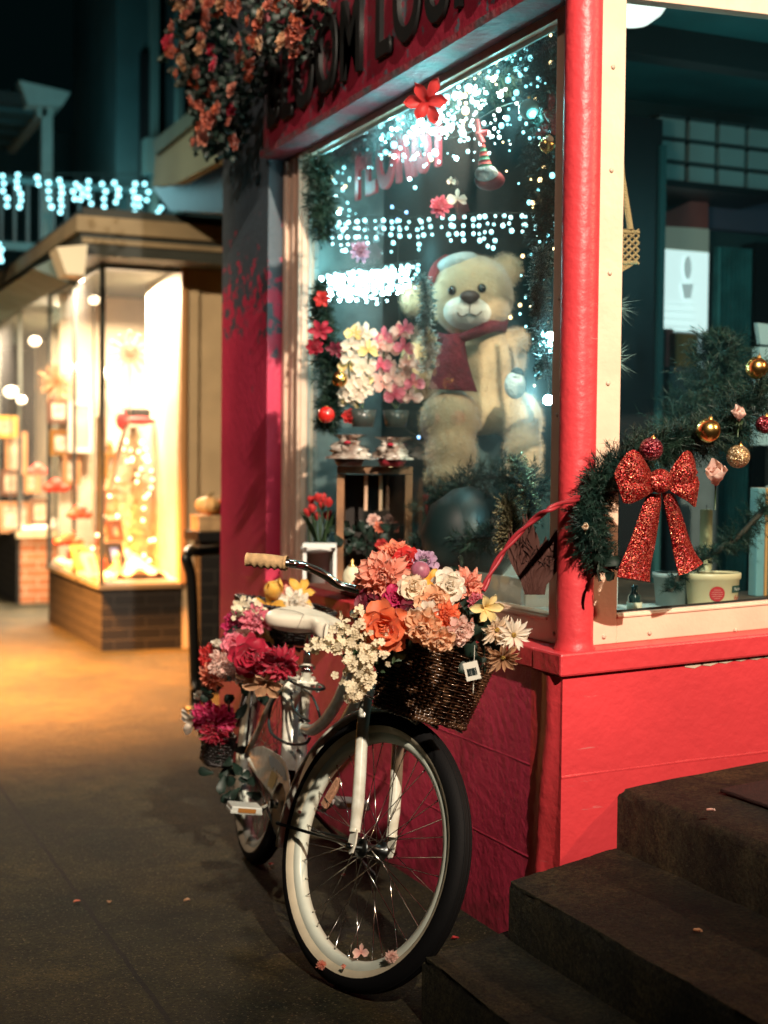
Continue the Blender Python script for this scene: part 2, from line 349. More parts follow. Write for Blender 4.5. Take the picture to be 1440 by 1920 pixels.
def brick_mat(name, c1, c2, mort, sc=1., yz=False):
    m, nt, b = _nodes(name); N, L = nt.nodes, nt.links
    geo = N.new('ShaderNodeNewGeometry'); sx = N.new('ShaderNodeSeparateXYZ'); L.new(geo.outputs['Position'], sx.inputs[0])
    ad = N.new('ShaderNodeMath'); ad.operation = 'ADD'; L.new(sx.outputs['X'], ad.inputs[0]); L.new(sx.outputs['Y'], ad.inputs[1])
    cb = N.new('ShaderNodeCombineXYZ'); L.new(ad.outputs[0], cb.inputs[0]); L.new(sx.outputs['Z'], cb.inputs[1])
    br = N.new('ShaderNodeTexBrick'); br.inputs['Scale'].default_value = 1.; br.inputs['Brick Width'].default_value = .215*sc
    br.inputs['Row Height'].default_value = .075*sc; br.inputs['Mortar Size'].default_value = .006; br.inputs['Mortar Smooth'].default_value = .2
    br.inputs['Color1'].default_value = rgba(c1); br.inputs['Color2'].default_value = rgba(c2); br.inputs['Mortar'].default_value = rgba(mort)
    L.new(cb.outputs[0], br.inputs['Vector']); L.new(br.outputs['Color'], b.inputs['Base Color'])
    b.inputs['Roughness'].default_value = .75
    bp = N.new('ShaderNodeBump'); bp.invert = True; bp.inputs['Distance'].default_value = .01; L.new(br.outputs['Fac'], bp.inputs['Height']); L.new(bp.outputs['Normal'], b.inputs['Normal'])
    MATS[name] = m; return m
BRICKK = brick_mat('black_brick', (.0025, .003, .003), (.005, .005, .005), (.022, .021, .018))
BRICKO = brick_mat('red_brick', (.35, .12, .05), (.42, .16, .07), (.45, .36, .25))
# ------------------------------------------------------------ the setting
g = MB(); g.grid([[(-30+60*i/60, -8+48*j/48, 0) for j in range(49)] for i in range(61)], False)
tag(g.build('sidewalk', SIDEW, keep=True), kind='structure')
XA, YC, YE, SH = 1.826, 3.043, 5.92, .042
st = thing('concrete_steps', None, None, (1.36, 1.2, 0), kind='structure')
def rough_slab(top, bottom_z, name, seed):
    """top: 4 corner points ccw (front-left, front-right, back-right, back-left); worn, slightly uneven concrete"""
    rr = random.Random(seed); m = MB(); fl, fr, br, bl = [Vector(p) for p in top]
    nu, nv = 26, 60; r = .014
    def P(u, v):
        p = (fl*(1-u)+fr*u)*(1-v)+(bl*(1-u)+br*u)*v
        return p
    rows = []
    for i in range(-2, nu+1):
        row = []
        for j in range(nv+1):
            v = j/nv
            if i == -2: p = P(0, v); q = Vector((p.x-.002, p.y, bottom_z))
            elif i == -1: p = P(0, v); q = Vector((p.x-.002+.003*mnoise.noise(p*9), p.y, p.z-r-.004))
            else:
                u = (i/nu)**1.4; p = P(u, v); q = p.copy(); q.z += .004*mnoise.noise(p*7)+.0022*mnoise.noise(p*31)
                if i == 0: q.x += .004+.020*max(0, mnoise.noise(p*13)); q.z -= .003+.026*max(0, mnoise.noise(p*17+Vector((3, 1, 2))))
            row.append(q)
        rows.append(row)
    m.grid(rows, True)
    # the far (street side) end face
    m.prism([Vector((fl.x, fl.y, bottom_z)), Vector((fr.x, fr.y, bottom_z)), fr-Vector((0, 0, .004)), fl-Vector((0, 0, .012))], (0, .002, 0))
    # back end where it stands clear of the wall
    m.prism([Vector((bl.x, bl.y-.001, bottom_z)), Vector((br.x, br.y-.001, bottom_z)), br-Vector((0, .001, .006)), bl-Vector((0, .001, .012))], (0, -.003, 0))
    return m.build(name, STEPC, st)
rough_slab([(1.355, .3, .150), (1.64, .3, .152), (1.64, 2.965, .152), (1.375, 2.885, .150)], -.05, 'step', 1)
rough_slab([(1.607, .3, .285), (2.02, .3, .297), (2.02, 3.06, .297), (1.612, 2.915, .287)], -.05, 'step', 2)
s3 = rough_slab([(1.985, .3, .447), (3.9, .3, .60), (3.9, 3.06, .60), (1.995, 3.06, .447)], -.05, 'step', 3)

# ------------------------------------------------------------ flower shop building
shop = thing('flower_shop', 'pink painted corner flower shop with cream framed display windows', 'shop building', (3.0, 4.4, 0))
m = MB()
m.box(XA, 2.02, 3.20, YE, -.05, .745)
m.box(XA, 1.945, 5.316, YE, .745, 3.9)
for z, y0, y1 in ((.492, 3.20, YE), (.25, 3.20, YE), (.80, 5.318, YE)):
    n = 40; rows = []
    for i in range(n+1):
        y = y0+(y1-y0)*i/n; d = .0008+.0012*mnoise.noise(Vector((0, y*6, z*9))); zz = z+.002*mnoise.noise(Vector((3, y*9, z)))
        rows.append([(XA+.001, y, zz-.007), (XA-d, y, zz-.001), (XA-d, y, zz+.001), (XA+.001, y, zz+.006)])
    m.grid(rows)
m.build('wall', PINKPEEL, shop)
m = MB()
m.box(XA, 5.3, YC, 3.20, -.05, .745, SH)
for z in (.492, .25):
    n = 60; rows = []
    for i in range(n+1):
        x = XA+.0+(2.6)*i/n; d = .001+.0015*mnoise.noise(Vector((x*6, 0, z*9))); zz = z+.03*(x-XA)+.003*mnoise.noise(Vector((x*5, 2, z)))
        rows.append([(x, YC+.001, zz-.007), (x, YC-d, zz-.001), (x, YC-d, zz+.001), (x, YC+.001, zz+.006)])
    m.grid(rows)
m.box(3.3, 5.3, 3.05, 3.22, .8, 2.45, SH)
m.box(1.83, 5.3, 3.035, 3.20, 2.56, 3.9, SH)
m.build('wall', PINK, shop)
# lumpy plaster repair running down the corner on the pavement side
rows = []
for i in range(61):
    z = .01+.73*i/60; row = []
    for j in range(13):
        y = 3.050+.150*j/12; edge = sin(pi*j/12)
        wob = mnoise.noise(Vector((0, y*14, z*5)))*.5+.5
        amp = .020*max(0, 1-abs((j/12)-.38-.18*sin(z*7))*2.2)
        d = edge*(amp*(.6+.8*wob)+.003*mnoise.noise(Vector((5, y*60, z*35))))
        row.append((XA+.001-max(d, 0), y, z))
    rows.append(row)
MB().grid(rows).build('plaster_patch', PINK, shop)
m = MB(); m.box(1.812, 1.92, 3.17, 5.315, .747, .802)
m.build('ledge', PINK, shop, bevel=.005)
m = MB(); m.box(1.810, 3.4, 3.028, 3.17, .745, .803, SH); m.build('ledge', PINK, shop, bevel=.006)
# flaked strip where old cream shows under the ledge
n = MB()
for k in range(7):
    x = 2.22+.05*k; h = .006+.006*abs(mnoise.noise(Vector((x*20, 1, 1)))); zt = .744+SH*(x-XA)
    n.quadf([(x-.03, 3.0415, zt-h), (x, 3.0415, zt-h*1.5), (x+.028, 3.0415, zt-h*.7+.001), (x+.028, 3.0415, zt), (x-.03, 3.0415, zt)])
n.build('bare_patch', CREAM_D, shop)
# rounded corner post between the two windows
m = MB(); pr = [(.053, .802), (.053, .808), (.048, .818), (.047, .83), (.047, 3.4)]
m.lathe(pr, (1.884, 3.086, 0), seg=40); m.build('corner_post', PINK, shop)
MB().box(1.925, 1.965, 3.125, 3.20, .80, 3.4).build('corner_post', PINK, shop)
# window frame, pavement side
def frame_screws(parent, pts, nrm, mt):
    for p in pts:
        a, b, c = basis(nrm); s = MB(); s.lathe([(.006, 0), (.0058, .002), (.003, .0038), (.0001, .004)], p, (a, b, c), 10)
        s.build('screw_cap', mt, parent)
FX = 1.895
fa = MB()
fa.box(FX, 1.945, 5.118, 5.314, .803, 2.45)                       # stile at the far end
fa.box(FX, 1.945, 3.17, 3.236, .803, 2.45)
fa.box(FX+.002, 1.945, 3.236, 5.118, .803, .878)
fa.box(FX+.002, 1.945, 3.236, 5.118, 2.425, 2.45)
for y0, y1, d in ((5.128, 5.146, .012), (5.20, 5.215, .008), (5.27, 5.30, .014)):
    fa.box(FX-d, FX+.001, y0, y1, .806, 2.44)
fa.box(FX-.006, FX+.001, 3.24, 5.115, .862, .872)
faO = fa.build('window_frame', CREAM, shop, bevel=.002)
frame_screws(faO, [(FX-.001, 5.24, z) for z in (.95, 1.18, 1.42, 1.68, 1.95, 2.2)], (-1, 0, 0), CREAM_D)
frame_screws(faO, [(FX, 3.205, z) for z in (.83, 1.1, 1.4, 1.7)], (-1, 0, 0), CREAM_D)
MB().box(1.925, 1.931, 3.230, 5.125, .872, 2.431).build('glass_pane', GLASS, faO)
m = MB(); m.box(1.918, 1.924, 5.100, 5.120, .878, 2.425); m.box(1.918, 1.924, 3.234, 3.24, .878, 2.425); m.box(1.918, 1.924, 3.234, 5.12, 2.412, 2.425)
m.build('inner_bead', mat('alu', (.5, .6, .6), .35, metal=.8), faO)
# window frame, step side
FB = MB(); fy0, fy1 = 3.108, 3.15
FB.box(1.932, 2.024, fy0, fy1, .803, 2.60, SH)
FB.box(2.024, 3.30, fy0+.001, fy1, .803, .880, SH)
FB.box(2.024, 3.30, fy0+.001, fy1, 2.450, 2.60, SH)
FB.box(3.2, 3.30, fy0-.001, fy1+.002, .806, 2.58, SH)
FB.box(2.024, 3.2, fy0-.003, fy0+.002, .868, .876, SH)
fbO = FB.build('window_frame', CREAM, shop, bevel=.0025)
frame_screws(fbO, [(1.985, fy0-.001, z) for z in (.83, 1.09, 1.30, 1.325, 1.48, 1.76, 2.02, 2.28)], (0, -1, 0), CREAM_D)
frame_screws(fbO, [(2.125, fy0, .822+.012), (2.4, fy0, .832)], (0, -1, 0), CREAM_D)
MB().box(2.018, 3.21, 3.130, 3.136, .874, 2.456, SH).build('glass_pane', GLASSB, fbO)
m = MB(); m.box(2.024, 3.2, 3.126, 3.129, .880, .886, SH); m.box(2.021, 2.027, 3.126, 3.129, .880, 2.45, SH); m.build('gasket', BLACKP, fbO)
# fascia over the pavement window
m = MB(); m.box(1.798, 2.02, 3.06, 5.255, 2.476, 3.9)
m.build('fascia', MAROON, shop, bevel=.004)
m = MB(); m.box(1.788, 1.905, 3.05, 5.31, 2.452, 2.476); m.box(1.786, 1.80, 5.235, 5.262, 2.476, 3.7)
m.build('fascia_trim', mat('weathered_trim', (.07, .085, .095), .6, col2=(.26, .02, .035), vs=9, bump=.4, bs=30), shop)
# black lettering of the shop's name
tc = bpy.data.curves.new('sign_lettering', 'FONT'); tc.body = 'BLOOM LOUNGE'; tc.size = .37; tc.extrude = .008; tc.space_character = 1.12; tc.offset = .006
tmp = bpy.data.objects.new('tmp_sign', tc); COL.objects.link(tmp); bpy.context.view_layer.update()
me = bpy.data.meshes.new_from_object(tmp.evaluated_get(bpy.context.evaluated_depsgraph_get())); bpy.data.objects.remove(tmp)
xs = [v.co.x for v in me.vertices]; w = max(xs)-min(xs); me.materials.clear(); me.materials.append(mat('sign_black', (.006, .008, .008), .5))
SX = 2.13/w
for v in me.vertices:
    x, y, z = v.co; v.co = (1.790-z-3.0, 5.215-(x-min(xs))*SX-4.4, 2.548+y)
o = bpy.data.objects.new('sign_lettering', me); COL.objects.link(o); o.parent = shop; WM[o] = WM[shop]
# roof and the room behind the glass
ROOM = mat('room_wall', (.035, .085, .085), .8, var=.3, vs=3)
CEIL = mat('room_ceiling', (.03, .15, .15), .7, var=.35, vs=2.5)
MB().box(1.83, 5.3, 3.2, YE, 3.0, 3.1).build('ceiling', CEIL, shop)
MB().box(1.83, 5.3, 3.0, YE, 3.9, 4.0).build('roof', BLACKW, shop)
MB().box(1.95, 5.25, 5.75, YE-.005, 0, 3.0).build('back_wall', ROOM, shop)
MB().box(5.2, 5.3, 3.2, 5.75, 0, 3.0).build('side_wall', ROOM, shop)
MB().box(2.03, 5.2, 3.21, 5.74, -.02, .02).build('shop_floor', mat('shop_floor', (.05, .04, .03), .6), shop)
for i, (x0, x1) in enumerate(((2.1, 5.2),)):
    for yb in (3.75, 4.75): MB().box(x0, x1, yb, yb+.10, 2.88, 2.999).build('ceiling_beam', mat('beam_dark', (.012, .02, .02), .6), shop)
m = MB(); m.box(1.95, 2.85, 3.22, 5.74, .80, .862); m.box(2.85, 4.9, 3.22, 3.80, .80, .862); m.box(2.80, 2.85, 3.80, 5.74, .05, .80)
m.build('display_deck', mat('deck_wood', (.10, .065, .04), .5, var=.4, vs=8), shop)
MB().box(1.952, 2.30, 5.275, 5.30, .862, 2.98).build('curtain', mat('grey_curtain', (.22, .27, .27), .9, var=.4, vs=12), shop)

# ------------------------------------------------------------ neighbour shop
TANW = mat('tan_stucco', (.56, .46, .29), .8, var=.15, vs=5, bump=.3, bs=80)
TRIMD = mat('dark_trim', (.035, .045, .04), .6, var=.3, vs=4)
TEALW = mat('teal_siding', (.05, .12, .12), .7, var=.25, vs=3)
WARMW = mat('warm_cream_wall', (.82, .70, .52), .7, var=.2, vs=3)
nb = thing('neighbour_shop', 'tan corner shop with glowing warm bay windows on black brick', 'shop building', (3.4, 11, 0))
BX, BY, BX2, BY2 = 2.07, 9.35, 2.60, 11.24
zs, zt = .445, 2.56
MB().box(BX, BX2+.02, BY, BY2, -.02, zs-.03).build('brick_base', BRICKK, nb)
MB().box(BX-.025, BX2+.02, BY-.025, BY2, zs-.03, zs).build('sill', mat('sill_grey', (.10, .10, .08), .6), nb)
m = MB(); m.box(BX2+.02, 2.72, BY-.005, 9.6, -.02, 2.75); m.box(2.66, 4.6, BY+.02, 9.55, -.02, 2.75); m.box(BX-.03, 4.6, BY-.03, 9.60, zt, 2.76)
m.build('wall', TANW, nb)
MB().box(BX2-.01, BX2+.03, BY-.03, BY+.05, zs, zt).build('window_trim', mat('orange_trim', (.5, .28, .12), .6), nb)
fr = MB(); fr.box(BX-.02, BX+.012, BY-.02, BY+.012, zs, zt); fr.box(BX-.012, BX+.012, 10.25, 10.28, zs, zt); fr.box(BX-.015, BX+.015, BY2-.04, BY2, zs, zt)
fr.box(BX-.012, BX+.012, BY+.012, BY2-.04, zt-.03, zt); fr.box(BX+.012, BX2, BY-.012, BY+.012, zt-.03, zt)
frO = fr.build('window_frame', TRIMD, nb)
m = MB(); m.box(BX-.003, BX+.003, BY+.012, BY2-.04, zs, zt-.03); m.box(BX+.012, BX2-.01, BY-.003, BY+.003, zs, zt-.03); m.build('glass_pane', GLASS2, frO)
# interior shell
m = MB(); m.box(4.5, 4.6, 9.6, 15, 0, 2.7); m.box(2.15, 4.5, BY2+.0, BY2+.06, 0, 2.7); m.box(2.605, 2.66, 9.40, 10.3, zs, 2.7)
m.box(BX+.02, 4.5, 9.40, BY2, zt+.002, zt+.06); m.box(2.72, 4.5, 9.61, 9.66, 0, zt)
m.build('inner_wall', WARMW, nb)
MB().box(BX+.02, 4.5, BY+.02, BY2, zs+.001, zs+.02).build('display_floor', mat('white_cloth', (.82, .74, .62), .8, var=.1), nb)
# recessed entrance and second bay
m = MB(); m.box(2.36, 4.5, 12.72, 12.76, 2.1, 2.7); m.box(3.2, 3.25, BY2+.06, 12.7, 0, 2.7)
m.build('entrance_wall', WARMW, nb)
MB().box(2.09, 3.2, 12.70, 16, -.02, .62).build('brick_base', BRICKO, nb)
MB().box(2.06, 2.089, 12.69, 16, -.02, .62).build('brick_base', BRICKK, nb)
m = MB(); m.box(2.05, 3.2, 12.66, 12.70, .58, .64); m.build('sill', TANW, nb)
fr = MB()
for y in (12.70, 13.9, 15.1): fr.box(2.07, 2.10, y-.015, y+.015, .64, zt)
fr.box(2.38, 2.41, 12.695, 12.72, .64, zt); fr.box(2.07, 2.10, 12.685, 15.115, zt, zt+.008); fr.box(2.10, 2.41, 12.69, 12.72, zt, zt+.008); frO = fr.build('window_frame', TRIMD, nb)
m = MB(); m.box(2.08, 2.086, 12.72, 16, .64, zt); m.box(2.1, 3.2, 12.70, 12.706, .64, zt); m.build('glass_pane', GLASS2, frO)
MB().box(2.8, 2.86, 12.8, 16, .64, 2.6).build('inner_wall', WARMW, nb)
MB().box(2.1, 2.8, 12.75, 16, .641, .66).build('display_floor', MATS['white_cloth'], nb)
MB().box(2.09, 4.5, 11.31, 16, 2.57, 2.62).build('entrance_ceiling', WARMW, nb)
# overhanging roof edge
m = MB(); m.box(1.85, 4.8, 9.0, 17, 2.56, 2.70); m.build('soffit', TRIMD, nb)
m = MB(); m.box(1.82, 4.8, 8.97, 17, 2.70, 2.80); m.box(1.86, 4.8, 8.985, 9.0, 2.635, 2.665); m.build('roof_edge', mat('tan_edge', (.30, .25, .15), .7, var=.3, vs=3), nb)
m = MB(); m.prism([(1.845, 9.35, 2.42), (1.845, 9.35, 2.62), (1.62, 9.35, 2.50)], (0, 7, 0)); m.build('awning', mat('teal_awning', (.10, .17, .17), .6, var=.3), nb)
m = MB(); a = aty(108, 462, 8.9); b = aty(166, 515, 8.9); m.prism([(a.x, 8.93, a.z), (b.x, 8.93, a.z+.03), (b.x-.02, 8.93, b.z), (a.x+.06, 8.93, b.z)], (0, .25, 0)); m.build('corner_block', mat('block_white', (.62, .6, .45), .6), nb)
MB().box(1.87, 4.8, 9.02, 17, 2.80, 2.86).build('flat_roof', TRIMD, nb)
# green-grey upper wall that runs along the pavement behind the corner
up = thing('upper_storey', 'grey green overhanging upper storey wall above the tan shop', 'building', (3.2, 8.2, 2.9))
P = [atx(292, 285, 2.3), atx(286, 350, 2.3), atx(330, 345, 2.3), atx(430, 290, 2.3), atx(440, 160, 2.3)]
MB().prism([Vector((2.3, p.y, p.z)) for p in P], (.06, 0, 0)).build('wall', mat('greengrey_wall', (.13, .19, .15), .8, var=.2, vs=3), up)
P2 = [atx(286, 265, 2.27), atx(290, 290, 2.27), atx(440, 168, 2.27), atx(440, 140, 2.27)]
MB().prism([Vector((2.27, p.y, p.z)) for p in P2], (.1, 0, 0)).build('coping', TEALW, up)
P3 = [atx(286, 352, 2.4), atx(318, 395, 2.4), atx(440, 400, 2.4), atx(440, 285, 2.4)]
MB().prism([Vector((2.4, p.y, p.z)) for p in P3], (2., 0, 0)).build('underside', BLACKW, up)

# tall teal house behind
th = thing('tall_house', 'tall dark teal house rising behind the shop roofs', 'building', (3.6, 11.4, 2.8))
a = aty(217, 340, 11.3); b = aty(292, 330, 11.3); c = aty(420, 330, 11.3)
MB().box(a.x, b.x, 11.3, 13, 2.8, 7).build('wall', TEALW, th)
MB().box(b.x+.05, c.x+.6, 10.9, 13, 2.8, 7).build('wall', mat('teal_dark', (.012, .03, .03), .8), th)
p = aty(262, 100, 11.28); q = aty(286, 340, 11.28); MB().box(p.x, q.x, 11.25, 11.3, q.z, p.z).build('window', BLACKW, th)
p = aty(283, 300, 11.2); MB().box(p.x, p.x+.05, 11.15, 11.3, 3.0, 7).build('corner_board', mat('board_grey', (.12, .2, .18), .7), th)
p = aty(335, 300, 10.85); MB().box(p.x-.02, p.x+.03, 10.82, 10.9, 3.2, 7).build('drainpipe', MATS['board_grey'], th)
p = aty(268, 262, 11.1); q = aty(290, 330, 11.1); MB().box(p.x, q.x, 11.0, 11.15, q.z, p.z).build('window_box', MATS['board_grey'], th)

# porch with post, roof and balcony at the far left
po = thing('porch', 'pale porch post and boarded roof above the balcony lights', 'porch', (1.5, 12.5, 2.9))
PW = mat('porch_white', (.46, .58, .52), .6, var=.15)
a = aty(78, 430, 12); b = aty(99, 200, 12); MB().box(a.x, b.x, 12.0, 12.12, a.z-.4, b.z).build('post', PW, po)
m = MB(); P = [aty(32, 156, 12), aty(128, 178, 12), aty(112, 204, 12), aty(48, 200, 12)]; m.prism([Vector((p.x, 11.9, p.z)) for p in P], (0, .35, 0)); m.build('capital', PW, po)
m = MB()
z1 = aty(40, 185, 12).z; xr = aty(75, 200, 12).x
m.box(xr-1.2, xr, 12.0, 20, z1-.05, z1+.05); m.build('roof', TRIMD, po)
for k in range(9): MB().box(xr-1.15, xr+.02, 12.1+.42*k, 12.4+.42*k, z1-.09, z1-.055).build('ceiling_board', TEALW, po)
m = MB(); m.box(xr-.02, xr+.06, 12.0, 20, z1-.12, z1+.12); m.build('roof_beam', PW, po)
ba = thing('balcony_railing', 'dark balcony railing carrying the icicle lights above the tan shop', 'railing', (1.9, 11.2, 2.86))
a = aty(-60, 330, 11.2); b = aty(300, 335, 11.2)
m = MB(); m.tube([(a.x, 11.2, a.z), (b.x, 11.2, a.z)], .03, 8); m.build('top_rail', TEALW, ba)
MB().box(a.x, b.x, 11.17, 11.23, 2.87, 2.93).build('bottom_rail', TEALW, ba)
for k in range(15):
    x = a.x+(b.x-a.x)*(k+.5)/15; MB().box(x-.012, x+.012, 11.19, 11.21, 2.93, a.z).build('baluster', TRIMD, ba)
MB().box(a.x-1, b.x, 13.6, 13.7, 2.8, 4.35).build('screen_wall', mat('teal_dim', (.02, .06, .06), .8), ba)

# black brick pillar with pumpkins, iron rail
pil = thing('brick_pillar', 'short black brick pillar between the tan shop and the pink wall', 'pillar', (2.35, 7.6, 0))
p = aty(376, 1015, 7.5); MB().box(p.x, 2.6, 7.5, 7.62, -.02, p.z).build('shaft', BRICKK, pil)
MB().box(p.x-.02, 2.63, 7.48, 7.76, p.z, p.z+.05).build('cap', BLACKW, pil)
ra = thing('iron_handrail', 'black iron handrail with a curled end beside the pink wall', 'handrail', (2.0, 7.0, 0))
P = [aty(372, 1034, 7.2), aty(358, 1032, 7.1), aty(349, 1044, 7.0), aty(353, 1062, 7.0), aty(358, 1082, 7.0), aty(362, 1150, 7.0), aty(366, 1290, 7.0)]
m = MB(); m.tube(bez([(P[0].x+.35, 7.5, P[0].z)]+P, 6), .028, 10); m.build('rail', mat('iron_black', (.015, .018, .018), .35, metal=.6), ra)
p = P[-1]; m = MB(); m.tube([p, (p.x, p.y, 0)], .028, 10); m.build('post', MATS['iron_black'], ra)
m = MB(); m.lathe([(.06, 0), (.06, .012), (.03, .02)], (p.x, p.y, .001)); m.build('base_plate', MATS['iron_black'], ra)
# ------------------------------------------------------------ bicycle
HD, LN, ST, WB, RW = .1137, .1325, .4035, 1.1223, .3344
f0 = Vector((-sin(HD), -cos(HD), 0)); l0 = Vector((cos(HD), -sin(HD), 0)); zz = Vector((0, 0, 1))
lv = l0*cos(LN)-zz*sin(LN); uv = l0*sin(LN)+zz*cos(LN); OB = Vector((1.4276, 4.275, 0))
MBK = Matrix(((f0.x, lv.x, uv.x, OB.x), (f0.y, lv.y, uv.y, OB.y), (f0.z, lv.z, uv.z, OB.z), (0, 0, 0, 1)))
bk = thing('bicycle', 'cream white cruiser bicycle with whitewall tyres standing beside the pink wall', 'bicycle', M=MBK)
BINV = MBK.inverted()
al = radians(21); AX = Vector((-sin(al), 0, cos(al))); FD = Vector((cos(al), 0, sin(al)))
HUB0 = Vector((WB, 0, RW)); A0 = HUB0-.045*FD
RS = Matrix.Rotation(ST, 3, AX)
HUB = A0+RS@(.045*FD)
def S(s, w, z): return HUB+RS@Vector((s, w, z))       # steered frame -> bicycle frame
def bkloc(px, py, w=0):
    d = BINV.to_3x3() @ ray(px, py); c = BINV @ CAM; t = (w-c.y)/d.y; p = c+d*t; return p
SW = MBK.to_3x3()
SIM = MBK @ Matrix.Translation(HUB) @ RS.to_4x4(); SINV = SIM.inverted()
def stloc(px, py, w=0):
    """pixel -> steered frame coordinates (s,w,z)"""
    d = SINV.to_3x3() @ ray(px, py); c = SINV @ CAM; return c+d*((w-c.y)/d.y)
RIM = mat('rim_cream', (.66, .72, .62), .35, var=.08, vs=15)
WWALL = mat('whitewall', (.60, .53, .38), .6, var=.15, vs=18, bump=.15, bs=90, dist=.002)
def wheel(name, c, X, Y, Z, label):
    """X fwd, Y axle (left), Z up in bike frame"""
    ax = (X, Z, Y*-1)
    w = sub_empty(name, bk)
    ty = MB(); rc, rt = .3065, .0275
    ty.lathe([(rc+rt*cos(a), rt*sin(a)) for a in [radians(-150+300*k/18) for k in range(19)]], c, ax, 96)
    # tread grooves
    tyO = ty.build('tyre', BLACKRUB, w, True)
    tr = MB()
    for o_ in (-.009, 0, .009):
        rr = rc+sqrt(rt*rt-o_*o_); tr.lathe([(rr-.001, o_-.0022), (rr+.0013, o_-.0015), (rr+.0013, o_+.0015), (rr-.001, o_+.0022)], c, ax, 96)
    tr.build('tread', BLACKRUB, tyO, True)
    for sg in (-1, 1):
        wm = MB(); pr = []
        for k in range(7):
            a = radians(168-k*(168-104)/6); pr.append((rc+(rt+.0012)*cos(a), sg*(rt+.0012)*sin(a)))
        wm.lathe(pr if sg > 0 else pr[::-1], c, ax, 96); wm.build('whitewall', WWALL, w, True)
    rm = MB(); rm.lathe([(.2835, -.0165), (.279, -.0175), (.272, -.0165), (.262, -.012), (.260, 0), (.262, .012), (.272, .0165), (.279, .0175), (.2835, .0165)], c, ax, 96)
    rm.build('rim', RIM, w, True)
    hb = MB(); hb.lathe([(.0001, -.055), (.007, -.055), (.007, -.038), (.014, -.037), (.024, -.034), (.024, -.031), (.014, -.028), (.013, 0), (.014, .028), (.024, .031), (.024, .034), (.014, .037), (.007, .038), (.007, .055), (.0001, .055)], c, ax, 20)
    hb.build('hub', STEELD, w, True)
    for k in range(36):
        a = 2*pi*k/36+.05; sg = 1 if k % 2 else -1; da = (.42 if (k//2) % 2 else -.42)*1.9
        p = c+(X*cos(a)+Z*sin(a))*.262+Y*(.003*sg); q = c+(X*cos(a+da)+Z*sin(a+da))*.0225+Y*(.0325*sg)
        sp = MB(); sp.tube([q, p], .00115, 5); sp.tube([p+(q-p)*.001, p+(q-p)*.05], .0022, 5)
        sp.build('spoke', CHROME, w, True)
    return w
X0, Y0, Z0 = Vector((1, 0, 0)), Vector((0, 1, 0)), Vector((0, 0, 1))
wr = wheel('wheel', Vector((0, 0, RW)), X0, Y0, Z0, None)
wf = wheel('wheel', HUB, RS@X0, RS@Y0, RS@Z0, None)
# reflector on the front spokes
c = stloc(622, 1487, 0.0); m = MB(); X, Y, Z = RS@X0, RS@Y0, RS@Z0
dr = (S(c.x, 0, c.z)-HUB).normalized(); pe = dr.cross(Y)
m.obox(S(c.x, 0, c.z), pe, dr, Y, .043, .0115, .006)
m.build('reflector', mat('amber_reflector', (.62, .33, .20), .15, coat=.6, var=.4, vs=160), wf, True, bevel=.003)
m = MB(); p = HUB-Z*.262+X*.02; m.tube([p, p+Z*.035], .003, 6); m.build('valve', CHROME, wf, True)
# fenders
def fender(c, X, Y, Z, a0, a1, par):
    rows = []
    for i in range(49):
        a = radians(a0+(a1-a0)*i/48); d = X*cos(a)+Z*sin(a); row = []
        for k in range(9):
            t = radians(-80+160*k/8); row.append(c+d*(.330+.026*cos(t))+Y*(.036*sin(t)))
        rows.append(row)
    rin = []
    for i in range(49):
        a = radians(a0+(a1-a0)*i/48); d = X*cos(a)+Z*sin(a); row = []
        for k in range(9):
            t = radians(80-160*k/8); row.append(c+d*(.3285+.0255*cos(t))+Y*(.0345*sin(t)))
        rin.append(row)
    m = MB(); m.grid([rows[i]+rin[i] for i in range(49)], True, False, True)
    return m.build('fender', WHITE, par, True)
fender(Vector((0, 0, RW)), X0, Y0, Z0, 5, 175, bk)
ff = fender(HUB, X, Y, Z, 76, 196, bk)
for sg in (-1, 1):
    m = MB(); a = radians(186); e = HUB+(X*cos(a)+Z*sin(a))*.345+Y*(.037*sg); m.tube([e, HUB+Y*(.062*sg)+Z*.004], .0042, 8); m.build('fender_stay', STEELD, ff, True)
# fork
fk = MB()
for sg in (-1, 1):
    pts = bez([S(-.125, .012*sg, .385), S(-.112, .040*sg, .372), S(-.098, .056*sg, .335), S(-.075, .060*sg, .26), S(-.045, .060*sg, .17), S(-.022, .060*sg, .095), S(-.008, .060*sg, .035)], 6)
    fk.tube(pts, [.0155]*(len(pts)-6)+[.0150, .0145, .014, .0138, .0138, .0135], 14)
fkO = fk.build('fork', WHITE, bk, True)
for sg in (-1, 1):
    m = MB(); m.prism([S(-.018, .061*sg, .045), S(.006, .061*sg, .045), S(.012, .061*sg, .01), S(.010, .061*sg, -.012), S(0, .061*sg, -.018), S(-.008, .061*sg, -.008), S(-.016, .061*sg, .01)], (RS@Y0)*.005*sg)
    m.build('dropout', WHITE, fkO, True, bevel=.001)
    m = MB(); m.lathe([(.0001, 0), (.010, 0), (.010, .007), (.006, .007), (.006, .013), (.0001, .013)], S(0, .067*sg, 0), (X, Z, Y*sg), 6); m.build('axle_nut', CHROME, fkO, True)
